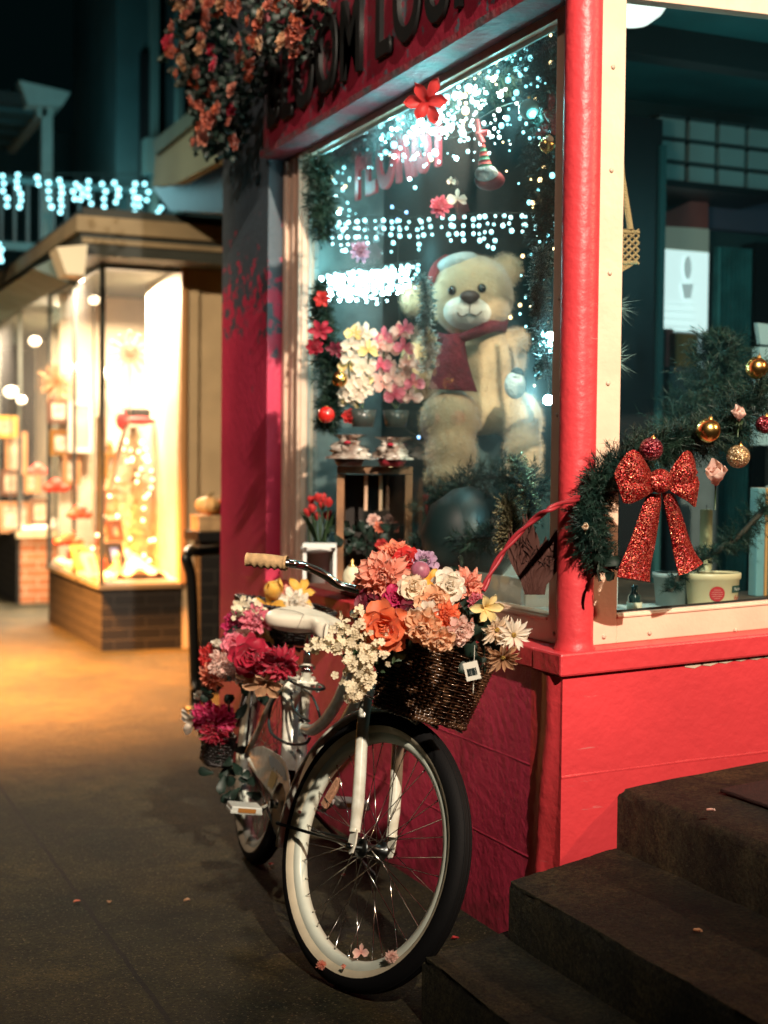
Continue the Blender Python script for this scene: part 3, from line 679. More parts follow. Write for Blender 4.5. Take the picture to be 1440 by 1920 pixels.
# frame
def FP(s, z, w=0): return Vector((s, w, z))
m = MB(); m.tube([A0+AX*.40, A0+AX*.545], .019, 16); m.build('head_tube', WHITE, bk, True)
m = MB(); m.tube([FP(.472, .275), FP(.352, .672)], .0150, 16); m.tube([FP(.352, .672), FP(.350, .680)], .0172, 16); frO_ = m.build('seat_tube', WHITE, bk, True)
hu, hl = A0+AX*.515, A0+AX*.435
m = MB(); m.tube(bez([hu, bkloc(662, 1245), bkloc(640, 1302), bkloc(612, 1348), bkloc(588, 1368), bkloc(572, 1366)], 8), .0165, 16); m.build('top_tube', WHITE, bk, True)
m = MB(); m.tube(bez([hl, bkloc(672, 1310), bkloc(650, 1352), bkloc(625, 1402), bkloc(590, 1462), FP(.472, .285)], 8), .0185, 16); m.build('down_tube', WHITE, bk, True)
m = MB(); m.tube([FP(.46, .285, -.036), FP(.46, .285, .036)], .022, 16); m.build('bottom_bracket', WHITE, bk, True)
for sg in (-1, 1):
    m = MB(); m.tube(bez([FP(.37, .635, .012*sg), FP(.29, .625, .04*sg), FP(.19, .54, .052*sg), FP(.09, .43, .057*sg), FP(0, .335, .062*sg)], 6), .0095, 12); m.build('seat_stay', WHITE, bk, True)
    m = MB(); m.tube(bez([FP(.46, .285, .025*sg), FP(.35, .29, .045*sg), FP(0, .335, .062*sg)], 5), .0095, 10); m.build('chain_stay', WHITE, bk, True)
m = MB(); m.tube([FP(.35, .68), FP(.325, .765)], .0125, 12); m.build('seat_post', CHROME, bk, True)
m = MB(); m.tube([FP(.352, .672, -.024), FP(.352, .672, .024)], .006, 8); m.tube([FP(.358, .655), FP(.352, .674)], .0185, 14); m.build('seat_clamp', CHROME, bk, True)
m = MB()
for sg in (-1, 1): m.tube([FP(.375, .628, 0), FP(.378, .630, .028*sg), FP(.385, .605, .034*sg)], .006, 8)
m.build('lock_bracket', WHITE, bk, True)
# sticker band on the seat tube
m = MB(); m.tube([FP(.3995, .515), FP(.3965, .525)], .0156, 16, False); m.build('tube_band', BLACKP, frO_, True)
m = MB(); m.tube([FP(.4115, .475), FP(.4005, .511)], .01535, 16, False); m.build('tube_decal', mat('decal', (.5, .6, .55), .4, col2=(.12, .2, .25), vs=120), frO_, True)
# saddle
sd = []; ns = 26
for i in range(ns+1):
    t = i/ns; s = .165+.345*t
    if t < .30: hw = .126*sqrt(max(.02, 1-((.30-t)/.305)**2))
    else: hw = .026+.100*(.5+.5*cos(pi*min(1, (t-.30)/.50)))
    if t > .9: hw *= sqrt(max(.04, 1-((t-.9)/.102)**2))
    top = .826+.010*(1-min(1, t/.35))-.010*max(0, t-.75)/.25; th = .066-.034*min(1, t/.7)
    if t < .1: th *= .45+.55*sqrt(t/.1); top -= .012*(1-t/.1)**2
    row = []
    for k in range(28):
        a = 2*pi*k/28; y = hw*cos(a); z = sin(a); e = abs(z)**.75
        zt = top-.016 + (.020*e if z > 0 else -th*e) - .014*(abs(cos(a))**2)*(hw/.126) - (.012*(1-abs(cos(a)))**2 if z > 0 and .1 < t < .7 else 0)*.35
        row.append(FP(s, zt, y))
    sd.append(row)
m = MB(); m.grid(sd, True, False, True); m.f.append(tuple(range(27, -1, -1))); m.sm.append(False); m.f.append(tuple(ns*28+k for k in range(28))); m.sm.append(False)
sad = m.build('saddle', mat('saddle_vinyl', (.74, .68, .54), .42, var=.06, vs=9, bump=.12, bs=70, dist=.003), bk, True, sub=1)
m = MB(); m.tube(bez([FP(.22, .822, -.085), FP(.30, .829, -.062), FP(.37, .828, -.040), FP(.40, .820, -.048), FP(.41, .795, -.058)], 5), .0012, 5); m.build('seam', mat('seam_dark', (.3, .25, .2), .6), sad, True)
for sg in (-1, 1):
    pts = [FP(.22+.011*cos(k*.9), .725+.0022*k, .055*sg+.011*sin(k*.9)) for k in range(30)]
    m = MB(); m.tube(pts, .0022, 6); m.build('saddle_spring', STEELD, sad, True)
m = MB(); m.tube(bez([FP(.22, .722, -.055), FP(.30, .760, -.025), FP(.44, .785, -.01), FP(.46, .80, 0)], 5), .003, 6); m.tube(bez([FP(.22, .722, .055), FP(.30, .760, .025), FP(.44, .785, .01), FP(.46, .80, 0)], 5), .003, 6); m.build('saddle_rail', STEELD, sad, True)
# drivetrain
gp = [(.02, .33), (.05, .362), (.12, .385), (.2, .402), (.32, .412), (.43, .418), (.50, .412), (.555, .385), (.592, .345), (.612, .295), (.612, .255), (.585, .25), (.575, .30), (.545, .335), (.50, .352), (.455, .345), (.42, .322), (.40, .298), (.30, .300), (.16, .306), (.05, .312)]
m = MB(); m.prism([FP(s, z, -.060) for s, z in gp], (0, -.0035, 0)); cgO = m.build('chain_guard', WHITE, bk, True, bevel=.0012)
m = MB(); m.prism([FP(s, z, -.0646) for s, z in [(.30, .395), (.40, .402), (.50, .398), (.54, .37), (.50, .365), (.485, .375), (.47, .366), (.455, .377), (.44, .367), (.42, .378), (.40, .366), (.38, .377), (.36, .366), (.32, .372)]], (0, -.0006, 0))
m.build('decal', mat('decal_blue', (.38, .48, .50), .4), cgO, True)
m = MB(); m.prism([FP(s, z, -.0646) for s, z in [(.36, .362), (.44, .362), (.42, .335), (.395, .312), (.33, .312)]], (0, -.0006, 0))
m.build('decal', mat('decal_ochre', (.45, .36, .16), .4), cgO, True)
m = MB(); teeth = []
for k in range(88):
    a = 2*pi*k/88; rr = .088 if k % 2 else .083; teeth.append(FP(.46+rr*cos(a), .285+rr*sin(a), -.050))
m.prism(teeth, (0, -.003, 0)); m.build('chainring', STEELD, bk, True)
m = MB(); m.tube([FP(.46, .368, -.051), FP(.2, .36, -.051), FP(.0, .36, -.051)], .0035, 6); m.tube([FP(.46, .200, -.051), FP(.2, .27, -.051), FP(0, .31, -.051)], .0035, 6); m.build('chain', STEELD, bk, True)
pc = bkloc(455, 1515, -.145); ce = FP(.46+(pc.x-.46)*1., .285+(pc.z-.285), -.088)
m = MB(); m.tube([FP(.46, .285, -.060), FP(.46, .285, -.085)], .013, 12); m.tube(bez([FP(.46, .285, -.082), (FP(.46, .285, -.084)+ce)/2+Vector((0, -.002, 0)), ce], 4), [.0085]*5+[.0075]*4, 8); crk = m.build('crank', CHROME, bk, True)
def pedal(c):
    m = MB(); m.box(c.x-.036, c.x+.036, c.y-.045, c.y+.045, c.z-.004, c.z+.011); m.box(c.x-.036, c.x+.036, c.y-.047, c.y+.047, c.z-.011, c.z+.0)
    o = m.build('pedal', mat('pedal_white', (.50, .53, .48), .4), bk, True, bevel=.003)
    m = MB(); m.box(c.x+.036, c.x+.039, c.y-.026, c.y+.026, c.z-.005, c.z+.007); m.build('pedal_reflector', mat('amber', (.30, .13, .03), .25, coat=.5), o, True)
    return o
pedal(Vector((ce.x, -.140, ce.z)))
ce2 = FP(.46-(ce.x-.46), .285-(ce.z-.285), .088)
m = MB(); m.tube([FP(.46, .285, .060), FP(.46, .285, .085)], .013, 12); m.tube([FP(.46, .285, .085), ce2], .008, 8); m.build('crank', CHROME, bk, True)
pedal(Vector((ce2.x, .140, ce2.z)))
# kickstand on the far side
g_ = BINV @ Vector((1.72, 3.95, .008)); m = MB(); m.tube([FP(.40, .27, .05), g_], .007, 8); m.build('kickstand', STEELD, bk, True)
# stem, bars, grips
m = MB(); m.tube([A0+AX*.52, A0+AX*.66], .0125, 14); sc = S(-.185, 0, .615); m.tube([A0+AX*.655, sc], .015, 12); m.tube([sc-(RS@Y0)*.028, sc+(RS@Y0)*.028], .0185, 14); m.build('stem', CHROME, bk, True)
def barpts(sg):
    g0, g1 = stloc(465, 1049, -.325), stloc(537, 1056, -.262)
    k1, k2 = stloc(572, 1062, -.205), stloc(640, 1098, -.105)
    P = [Vector((-.185, 0, .615)), Vector((-.192, -.035, .607)), k2, Vector(((k1.x+k2.x)/2, (k1.y+k2.y)/2, (k1.z+k2.z)/2+.004)), k1, g1, g0]
    return [Vector((p.x, p.y*sg, p.z)) for p in P]
hb = MB()
for sg in (1, -1):
    P = [S(p.x, p.y, p.z) for p in barpts(sg)]; hb.tube(bez(P, 8), .0108, 14)
hbO = hb.build('handlebar', CHROME, bk, True)
GR = mat('cork_grip', (.50, .32, .15), .75, var=.3, vs=60, bump=.5, bs=180, dist=.003)
for sg in (1, -1):
    P = barpts(sg); a, b = S(*P[-2]), S(*P[-1]); d = (a-b).normalized(); X_, Y_, Z_ = basis(d)
    if sg == 1:
        Lg = (a-b).length
    rows = []; n = 46
    for i in range(n+1):
        t = i/n; r0 = .0155+.0022*sin(pi*t)+(.0035 if t > .93 else 0)+(.002 if t < .04 else 0)
        row = []
        for k in range(28):
            an = 2*pi*k/28; up_ = (X_*cos(an)+Y_*sin(an)); wz = up_.z
            r = r0+(.0008 if k % 2 else 0)*(1 if .06 < t < .9 else 0)
            if wz < -.3 and .1 < t < .92: r += .0022*sin(t*6*2*pi)*abs(wz)
            row.append(b-d*.004+d*(Lg+.006)*t+up_*r)
        rows.append(row)
    m = MB(); m.grid(rows, True, False, True); m.f.append(tuple(range(27, -1, -1))); m.sm.append(False)
    m.build('grip', GR, bk, True)
# brake and lock cables
def cab(name, px, w, r=.0042, mt=None, closed=False):
    m = MB(); m.tube(bez([bkloc(x, y, ww) for (x, y), ww in zip(px, w)], 8), r, 8); return m.build(name, mt or BLACKP, bk, True)
CB = mat('cable_dark', (.02, .035, .035), .35)
cab('lock_cable', [(538, 1272), (556, 1283), (585, 1292), (608, 1291), (596, 1283), (566, 1286), (538, 1293), (515, 1310), (505, 1340), (506, 1368), (518, 1383), (538, 1394)], [-.05, -.035, -.028, 0, .03, .028, -.02, -.05, -.06, -.06, -.05, -.035], .0045, CB)
cab('lock_cable', [(566, 1290), (585, 1306), (596, 1330), (600, 1345)], [-.02, -.02, -.01, 0], .0035, CB)
cab('lock_cable', [(538, 1394), (556, 1396), (574, 1393), (581, 1384)], [-.035, -.028, -.022, -.01], .0045, CB)
cab('lock_cable', [(545, 1300), (549, 1325), (562, 1342), (580, 1352)], [-.03, -.035, -.03, -.02], .0035, CB)
cab('brake_cable', [(700, 1150), (690, 1210), (680, 1262), (676, 1300)], [-.05, -.06, -.05, -.02], .003, CB)
# rear rack
m = MB()
for w in (-.055, 0, .055): m.tube([FP(-.22, .715, w), FP(.24, .705, w)], .005, 8)
for s in (-.22, -.05, .12, .24): m.tube([FP(s, .712, -.055), FP(s, .712, .055)], .004, 8)
for sg in (-1, 1): m.tube([FP(-.1, .710, .055*sg), FP(0, .335, .066*sg)], .0045, 8)
m.build('rear_rack', BLACKP, bk, True)
# ------------------------------------------------------------ flowers
def petal(mb, c, n, out, side, L, Wd, el0, curl, cup, ruf, rr, point=1.0, nu=7, nv=7, notch=0., base=.25):
    """c base point, n flower axis, out radial direction; el0 angle from the flower plane"""
    P = []; T = []; p = Vector(c); a = el0; st = L/nu; ph = rr.uniform(0, 9)
    for i in range(nu+1):
        t = i/nu
        wdt = Wd*(base+(1-base)*sin(min(1, t*1.25)*pi/2))*(1-max(0, (t-.62)/.38)**2*point) if point > .6 else Wd*(base+(1-base)*sin(min(1, t*1.25)*pi/2))*sqrt(max(.05, 1-max(0, (t-.5)/.5)**2*.80))
        d = out*cos(a)+n*sin(a); nn = n*cos(a)-out*sin(a); row = []; tr = []
        for j in range(nv):
            v = (j/(nv-1))*2-1
            q = p+side*(wdt*v)+nn*(cup*Wd*v*v+.035*Wd*cos(v*9.4+ph)*sin(pi*t))-d*(L*.13*v*v*t**4)
            if i > nu-3 and ruf: q = q+nn*(ruf*Wd*sin(v*5+ph+i))+d*(ruf*.5*Wd*sin(v*7+ph*2))
            if notch and i == nu: q = q-d*(notch*L*(1-abs(v)))
            row.append(q); tr.append(t*.85+.15*abs(v))
        P.append(row); T.append(tr); p = p+d*st; a += curl/nu*(1+t)
    mb.grid(P, True, False, False, T)
def ring(mb, c, n, R_, k, Lf, Wf, el, curl, cup, ruf, rr, r0=.05, lift=0., ph=0., **kw):
    A, B, _ = basis(n)
    for i in range(k):
        a = 2*pi*(i+ph)/k+rr.uniform(-.10, .10); o = A*cos(a)+B*sin(a); s_ = n.cross(o)
        petal(mb, c+o*(r0*R_)+n*(lift*R_), n, o, s_, R_*Lf*rr.uniform(.82, 1.14), R_*Wf*rr.uniform(.85, 1.18), el+rr.uniform(-.20, .20), curl+rr.uniform(-.45, .35), cup, ruf, rr, **kw)
def bloom(kind, c, n, r, rr):
    m = MB(); c = Vector(c); n = Vector(n).normalized(); c = c-n*r*.35
    if kind == 'dahlia':
        for q, (k, Lf, Wf, el, cu) in enumerate(((11, .98, .17, .10, -.3), (11, .90, .17, .38, -.3), (10, .76, .15, .66, -.2), (9, .62, .14, .92, .0), (7, .48, .12, 1.15, .25), (5, .34, .10, 1.35, .4))):
            ring(m, c, n, r, k, Lf, Wf, el, cu, .5, .12, rr, .04, q*.05, q*.4, point=.85)
    elif kind == 'rose':
        for q, (k, Lf, Wf, el, cu) in enumerate(((5, 1.0, .50, .30, -.75), (5, .88, .48, .62, -.7), (5, .74, .40, .92, -.35), (4, .62, .32, 1.15, .1), (3, .52, .24, 1.32, .35), (2, .46, .16, 1.45, .5))):
            ring(m, c, n, r, k, Lf, Wf, el, cu, .38, .05, rr, .03, q*.04, q*.5, point=.35, nu=9, nv=9, base=.45)
    elif kind == 'peony':
        for q, (k, Lf, Wf, el, cu) in enumerate(((7, .98, .34, .15, -.1), (7, .88, .32, .48, .1), (7, .72, .28, .80, .4), (6, .56, .22, 1.05, .7), (5, .40, .16, 1.25, .9))):
            ring(m, c, n, r, k, Lf, Wf, el, cu, .45, .16, rr, .04, q*.05, q*.4, point=.30, notch=.08, base=.35)
    elif kind == 'carnation':
        for q in range(6):
            ring(m, c, n, r, 10-q, .95-q*.12, .17, .15+q*.24, .1, .2, .5, rr, .03, q*.06, q*.37, point=.05, notch=.10)
    elif kind == 'daisy':
        ring(m, c, n, r, 14, 1., .125, .25, -.25, .35, .06, rr, .10, 0, 0, point=.7)
        ring(m, c, n, r, 12, .85, .115, .45, -.2, .35, .06, rr, .08, .03, .4, point=.7)
    elif kind == 'lily':
        ring(m, c, n, r, 3, 1.1, .24, .75, -1.1, .4, .10, rr, .02, 0, 0, point=1.)
        ring(m, c, n, r, 3, 1.05, .27, .85, -1.0, .4, .12, rr, .02, .03, .5, point=1.)
    elif kind == 'orchid':
        ring(m, c, n, r, 3, .95, .26, .12, .1, .3, .03, rr, .03, 0, .25, point=.6)
        ring(m, c, n, r, 2, .95, .48, .18, .1, .25, .06, rr, .03, .05, 0, point=.3)
    elif kind == 'bud':
        ring(m, c, n, r, 5, 1.35, .50, 1.05, .35, .55, .03, rr, .10, 0, 0, point=.5, nu=7)
        ring(m, c, n, r, 4, 1.30, .40, 1.25, .4, .5, .03, rr, .05, .05, .4, point=.5, nu=7)
    elif kind == 'tulip':
        ring(m, c, n, r, 3, 2.0, .62, .9, 1.0, .5, 0, rr, .25, 0, 0, point=.8, nu=7, base=.6)
        ring(m, c, n, r, 3, 2.0, .60, .95, 1.0, .5, 0, rr, .2, .05, .5, point=.8, nu=7, base=.6)
    return m
def petmat(key, inner, outer):
    return mat('petal_'+key, inner, .55, attr=True, col2=outer, trans=.34, sheen=.2, bump=.25, bs=120, dist=.002)
PM = dict(
    coral=petmat('coral', (.72, .10, .045), (.88, .33, .20)), salmon=petmat('salmon', (.70, .13, .08), (.88, .42, .30)),
    orange=petmat('orange', (.78, .10, .025), (.86, .22, .09)), peach=petmat('peach', (.85, .30, .12), (.90, .60, .38)),
    cream=petmat('cream', (.85, .55, .35), (.90, .80, .62)), white=petmat('white', (.80, .66, .50), (.88, .82, .70)),
    pink=petmat('pink', (.62, .06, .14), (.84, .26, .33)), magenta=petmat('magenta', (.35, .008, .05), (.66, .03, .16)),
    crimson=petmat('crimson', (.20, .004, .015), (.52, .012, .05)), maroon=petmat('maroon', (.06, .003, .012), (.22, .008, .035)),
    yellow=petmat('yellow', (.75, .32, .03), (.88, .55, .10)), pale_yellow=petmat('pale_yellow', (.80, .56, .16), (.90, .76, .38)),
    lilac=petmat('lilac', (.30, .12, .30), (.62, .42, .55)), tan=petmat('tan', (.42, .20, .09), (.62, .36, .20)), blush=petmat('blush', (.75, .32, .28), (.90, .68, .58)),
    red=petmat('red', (.35, .01, .015), (.70, .035, .03)))
CENT = mat('flower_centre', (.50, .30, .05), .8, var=.6, vs=160, bump=.8, bs=200)
NAMES = dict(dahlia='dahlia', rose='rose', peony='peony', carnation='carnation', daisy='daisy', lily='lily', orchid='orchid', bud='rosebud', tulip='tulip')
def flower(kind, colour, px, py, rpx, dep, label, group, n=None, side=(0, 0), cat='flower'):
    c = at(px, py, dep); r = px2m(rpx, dep); rr = random.Random(int(px*7+py*13))
    if n is None:
        n = -FW*1.0+RT*side[0]-UP*side[1]
    m = bloom(kind, c, n, r, rr); o = m.build(NAMES[kind], PM[colour], attr=True)
    tag(o, label, cat, group)
    if kind in ('daisy', 'peony', 'dahlia'):
        k = MB(); A, B, nn = basis(n); cc = c-nn*r*.35
        k.ell(cc+nn*r*(.10 if kind == 'daisy' else .14), (r*.16, r*.16, r*.10), (A, B, nn), 6, 10); k.build('flower_centre', CENT, o)
    sm = MB(); nn = Vector(n).normalized(); e = c-nn*r*.4; sm.tube([e, e-nn*r*.5+Vector((0, 0, -r*.9))], .0022, 5); sm.build('stem', LEAF, o)
    return o
FG, RG = 'flowers piled in the front basket', 'flowers piled over the rear rack'
FL = [
 ('dahlia', 'coral', 741, 1036, 34, 3.40, 'coral dahlia standing highest at the top of the front basket', (0, -.8)),
 ('rose', 'red', 764, 1050, 27, 3.37, 'deep coral rose tucked right of the topmost dahlia', (.3, -.5)),
 ('dahlia', 'salmon', 717, 1082, 52, 3.26, 'largest salmon dahlia facing out above the dark maroon rose', (-.1, -.1)),
 ('dahlia', 'coral', 684, 1088, 32, 3.32, 'ragged coral dahlia at the left edge of the front basket', (-.9, 0)),
 ('peony', 'lilac', 797, 1050, 26, 3.36, 'lilac peony behind the round plum bud', (.2, -.7)),
 ('rose', 'cream', 776, 1101, 27, 3.22, 'cream rose between the large salmon dahlia and the yellow petals', (.1, -.2)),
 ('lily', 'yellow', 808, 1086, 26, 3.28, 'yellow lily wedged left of the white rose', (0, -.4)),
 ('rose', 'white', 843, 1098, 31, 3.20, 'round white rose on the right of the front basket top', (.1, -.1)),
 ('dahlia', 'salmon', 882, 1096, 36, 3.27, 'salmon dahlia right of the round white rose', (.7, -.1)),
 ('rose', 'maroon', 693, 1140, 32, 3.26, 'dark maroon rose between handlebar and big orange rose', (-.4, 0)),
 ('rose', 'magenta', 741, 1122, 22, 3.24, 'magenta rose peeking from under the large salmon dahlia', (0, 0)),
 ('rose', 'orange', 719, 1180, 46, 3.12, 'big open orange rose hanging over the left rim of the basket', (-.15, .05)),
 ('bud', 'orange', 676, 1196, 14, 3.18, 'narrow orange rosebud just left of the big open orange rose', (-.6, .3)),
 ('peony', 'peach', 812, 1130, 36, 3.18, 'peach peony directly below the round white rose', (0, -.1)),
 ('lily', 'white', 802, 1146, 26, 3.13, 'small white lily lying across the peach peonies', (0, 0)),
 ('peony', 'peach', 793, 1180, 40, 3.10, 'ruffled peach peony hanging over the middle of the wicker rim', (-.1, .2)),
 ('dahlia', 'orange', 838, 1158, 32, 3.13, 'orange dahlia behind the pink and peach blooms at the rim', (.2, 0)),
 ('peony', 'blush', 864, 1184, 29, 3.10, 'pink peony at the right end of the basket rim', (.4, .2)),
 ('peony', 'peach', 826, 1204, 27, 3.07, 'small peach peony dangling lowest over the wicker', (0, .5)),
 ('rose', 'maroon', 770, 1150, 24, 3.20, 'wine coloured rose sunk between orange rose and peach peony', (0, 0)),
 ('lily', 'pale_yellow', 914, 1140, 32, 3.18, 'pale yellow trumpet flower on the right edge of the front basket', (.5, .1)),
 ('daisy', 'cream', 936, 1186, 31, 3.14, 'cream daisy seen half from behind beside the yellow trumpet flower', (.5, .6)),
 ('daisy', 'white', 967, 1192, 30, 3.12, 'white daisy furthest right of the front basket', (.35, .05)),
 ('daisy', 'tan', 945, 1240, 31, 3.12, 'withered tan daisy drooping below the white daisy', (.2, .9)),
 ('carnation', 'pink', 893, 1128, 20, 3.24, 'small pink carnation under the right salmon dahlia', (.4, .2)),
]
for k, col, px, py, r, d, lab, sd_ in FL: flower(k, col, px, py, r*1.12, d, lab, FG, side=sd_)
c = at(788, 1069, 3.24); m = MB(); m.ell(c, (.022, .022, .019), basis(-FW+UP*.5), 14, 20)
tag(m.build('plum_bud', mat('plum_bud', (.42, .13, .20), .45, var=.4, vs=40)), 'smooth round plum bud on top of the front basket flowers', 'flower', FG)
RL = [
 ('tulip', 'yellow', 514, 1116, 20, 4.46, 'upright yellow tulip on top of the rear flowers', (-.2, -.9)),
 ('orchid', 'yellow', 500, 1138, 28, 4.44, 'yellow open flower behind the saddle', (-.3, -.3)),
 ('lily', 'yellow', 563, 1113, 27, 4.50, 'yellow lily above the right side of the saddle', (.3, -.7)),
 ('carnation', 'salmon', 541, 1116, 20, 4.50, 'small salmon carnation between two yellow flowers', (0, -.6)),
 ('carnation', 'white', 552, 1132, 33, 4.46, 'white ruffled carnation right behind the saddle top', (.1, -.5)),
 ('carnation', 'magenta', 440, 1170, 30, 4.42, 'magenta carnation at the upper left of the rear flowers', (-.5, -.3)),
 ('carnation', 'pink', 480, 1160, 27, 4.28, 'bright pink carnation left of the yellow open flower', (-.1, -.3)),
 ('peony', 'pale_yellow', 482, 1192, 28, 4.34, 'pale yellow peony beside the left edge of the saddle', (-.1, 0)),
 ('rose', 'pink', 437, 1209, 19, 4.30, 'small pink rose between white bud and crimson rose', (-.2, 0)),
 ('bud', 'white', 411, 1212, 13, 4.40, 'white rosebud at the left edge of the rear flowers', (-.3, -.9)),
 ('rose', 'crimson', 470, 1231, 31, 4.12, 'crimson rose at the front of the rear flowers', (0, 0)),
 ('dahlia', 'crimson', 530, 1248, 30, 4.05, 'dark crimson dahlia beside the seat clamp', (.3, .1)),
 ('dahlia', 'crimson', 503, 1252, 24, 4.08, 'crimson dahlia low between the crimson rose and the seat post', (.1, .3)),
 ('dahlia', 'red', 387, 1234, 23, 4.42, 'red dahlia at the far left of the rear flowers', (-.8, 0)),
 ('carnation', 'blush', 413, 1247, 25, 4.30, 'blush carnation right of the red dahlia', (-.3, .1)),
 ('dahlia', 'coral', 391, 1272, 23, 4.38, 'coral dahlia hanging lowest on the left of the rear pile', (-.6, .4)),
 ('carnation', 'blush', 448, 1262, 22, 4.2, 'blush carnation under the crimson rose', (-.1, .5)),
 ('lily', 'tan', 497, 1284, 30, 4.08, 'withered tan lily drooping in front of the rear wheel', (0, .8)),
 ('lily', 'tan', 470, 1268, 22, 4.15, 'tan lily drooping left of the larger tan lily', (-.1, .7)),
 ('bud', 'white', 374, 1308, 12, 4.50, 'white rosebud above the side pannier', (-.2, -.9)),
 ('tulip', 'yellow', 389, 1322, 9, 4.48, 'small yellow tulip in the side pannier', (0, -.6)),
 ('dahlia', 'magenta', 386, 1345, 26, 4.44, 'magenta dahlia spilling from the side pannier', (-.2, .1)),
 ('dahlia', 'magenta', 417, 1350, 25, 4.38, 'deep magenta dahlia at the right of the side pannier', (.3, .1)),
 ('dahlia', 'crimson', 402, 1380, 24, 4.38, 'crimson dahlia lowest in the side pannier', (0, .6)),
 ('lily', 'white', 360, 1352, 22, 4.50, 'white lily hanging from the left of the side pannier', (-.6, .5)),
 ('carnation', 'white', 470, 1136, 17, 4.4, 'cream white carnation above the pink carnations', (-.2, -.6)),
 ('carnation', 'blush', 455, 1195, 20, 4.34, 'pale blush carnation between magenta carnation and yellow peony', (-.2, -.1)),
]
for k, col, px, py, r, d, lab, sd_ in RL: flower(k, col, px, py, r*(1.42 if 'pannier' in lab else 1.30), d, lab, RG, side=sd_)
# little white blossom sprays
TINY = mat('tiny_blossom', (.80, .70, .50), .6, trans=.2)
def spray(path, dep, rad, n, label, seed, sz=6.):
    rr = random.Random(seed); pts = bez([at(x, y, d) for (x, y), d in zip(path, dep)], 8)
    st_ = MB(); st_.tube(pts, .0018, 5); o = st_.build('blossom_spray', LEAF); m = MB(); tw = MB()
    for i in range(n):
        p = pts[rr.randrange(2, len(pts))]; q = p+RT*px2m(rr.gauss(0, rad), 3.2)+UP*px2m(rr.gauss(0, rad), 3.2)+FW*rr.uniform(-.03, .03)
        nrm = (-FW+Vector((rr.uniform(-1, 1), rr.uniform(-1, 1), rr.uniform(-1, 1)))*.9).normalized(); A, B, C_ = basis(nrm); s = px2m(sz, 3.2)*rr.uniform(.7, 1.15)
        for k in range(5):
            a = 2*pi*k/5+rr.random()*.3; u = A*cos(a)+B*sin(a); v = C_.cross(u)
            m.grid([[q+u*s*t+v*(s*.42*w_*sin(min(1, t*1.5)*pi/2)*(1 if t < .9 else .55))+C_*(s*.35*t*(1-.6*t)+.2*s*abs(w_)) for w_ in (-1, 0, 1)] for t in (.05, .5, .85, 1.05)])
        if i % 3 == 0: tw.tube([p, q], .0007, 4)
    m.build('blossoms', TINY, o); tw.build('twigs', LEAF, o)
    return tag(o, label, 'flower spray', 'white blossom sprays')
spray([(705, 1150), (668, 1180), (645, 1200), (640, 1168)], [3.15, 3.12, 3.10, 3.12], 12, 70, 'cream blossom spray rising beside the saddle nose', 2, 7)
spray([(700, 1185), (655, 1208), (618, 1212), (588, 1212)], [3.14, 3.1, 3.08, 3.08], 8, 80, 'cream blossom spray reaching left toward the seat post', 3, 6.5)
spray([(712, 1205), (690, 1230), (676, 1255), (668, 1270)], [3.12, 3.08, 3.06, 3.06], 15, 120, 'thick cream blossom spray hanging down from the left rim', 4, 7.5)
spray([(690, 1260), (676, 1285), (662, 1302), (655, 1308)], [3.08, 3.06, 3.05, 3.05], 9, 36, 'small tip of cream blossoms hanging lowest over the down tube', 5, 7.5)
spray([(500, 1160), (480, 1142), (455, 1140), (445, 1142)], [4.3, 4.3, 4.35, 4.4], 9, 60, 'blurred white blossom spray on top of the rear flowers', 6, 7)
def leafcluster(pts, label, seed, size=.05, n=10, mt=None, spread=.05):
    rr = random.Random(seed); m = MB()
    for c in pts:
        c = Vector(c)
        for i in range(n):
            o_ = Vector((rr.uniform(-1, 1), rr.uniform(-1, 1), rr.uniform(-1, .6))).normalized(); b = c+Vector((rr.uniform(-1, 1), rr.uniform(-1, 1), rr.uniform(-1, 1)))*spread
            A, B, C_ = basis(o_); petal(m, b, A, o_, B, size*rr.uniform(.6, 1.2), size*.30, 0, rr.uniform(-.9, .4), .3, .08, rr, nv=3, nu=5)
    o = m.build('leaf_cluster', mt or LEAFD); return tag(o, label, 'leaves', 'leaves among the flowers')
leafcluster([at(x, y, d) for x, y, d in ((870, 1130, 3.3), (890, 1165, 3.24), (905, 1195, 3.2), (890, 1225, 3.18), (900, 1160, 3.25))], 'dark glossy leaves between white rose and yellow trumpet flower', 11, .055, 9, None, .03)
leafcluster([at(x, y, d) for x, y, d in ((760, 1150, 3.35), (720, 1130, 3.38), (800, 1130, 3.36), (840, 1140, 3.34), (750, 1190, 3.3), (700, 1170, 3.3), (820, 1080, 3.4))], 'dark leaves filling the middle of the front basket', 12, .05, 12, None, .05)
leafcluster([at(x, y, d) for x, y, d in ((500, 1200, 4.4), (450, 1220, 4.45), (420, 1270, 4.45), (470, 1280, 4.35), (520, 1220, 4.35))], 'dark leaves under the rear flowers', 13, .06, 12, None, .06)
leafcluster([at(x, y, d) for x, y, d in ((395, 1365, 4.5), (420, 1400, 4.45), (430, 1440, 4.4), (445, 1470, 4.4))], 'dark trailing leaves hanging below the side pannier', 14, .055, 9, None, .04)
leafcluster([at(x, y, d) for x, y, d in ((690, 1200, 3.2), (670, 1215, 3.18), (712, 1240, 3.2))], 'dark leaves behind the white blossom sprays', 15, .045, 9, LEAF, .03)
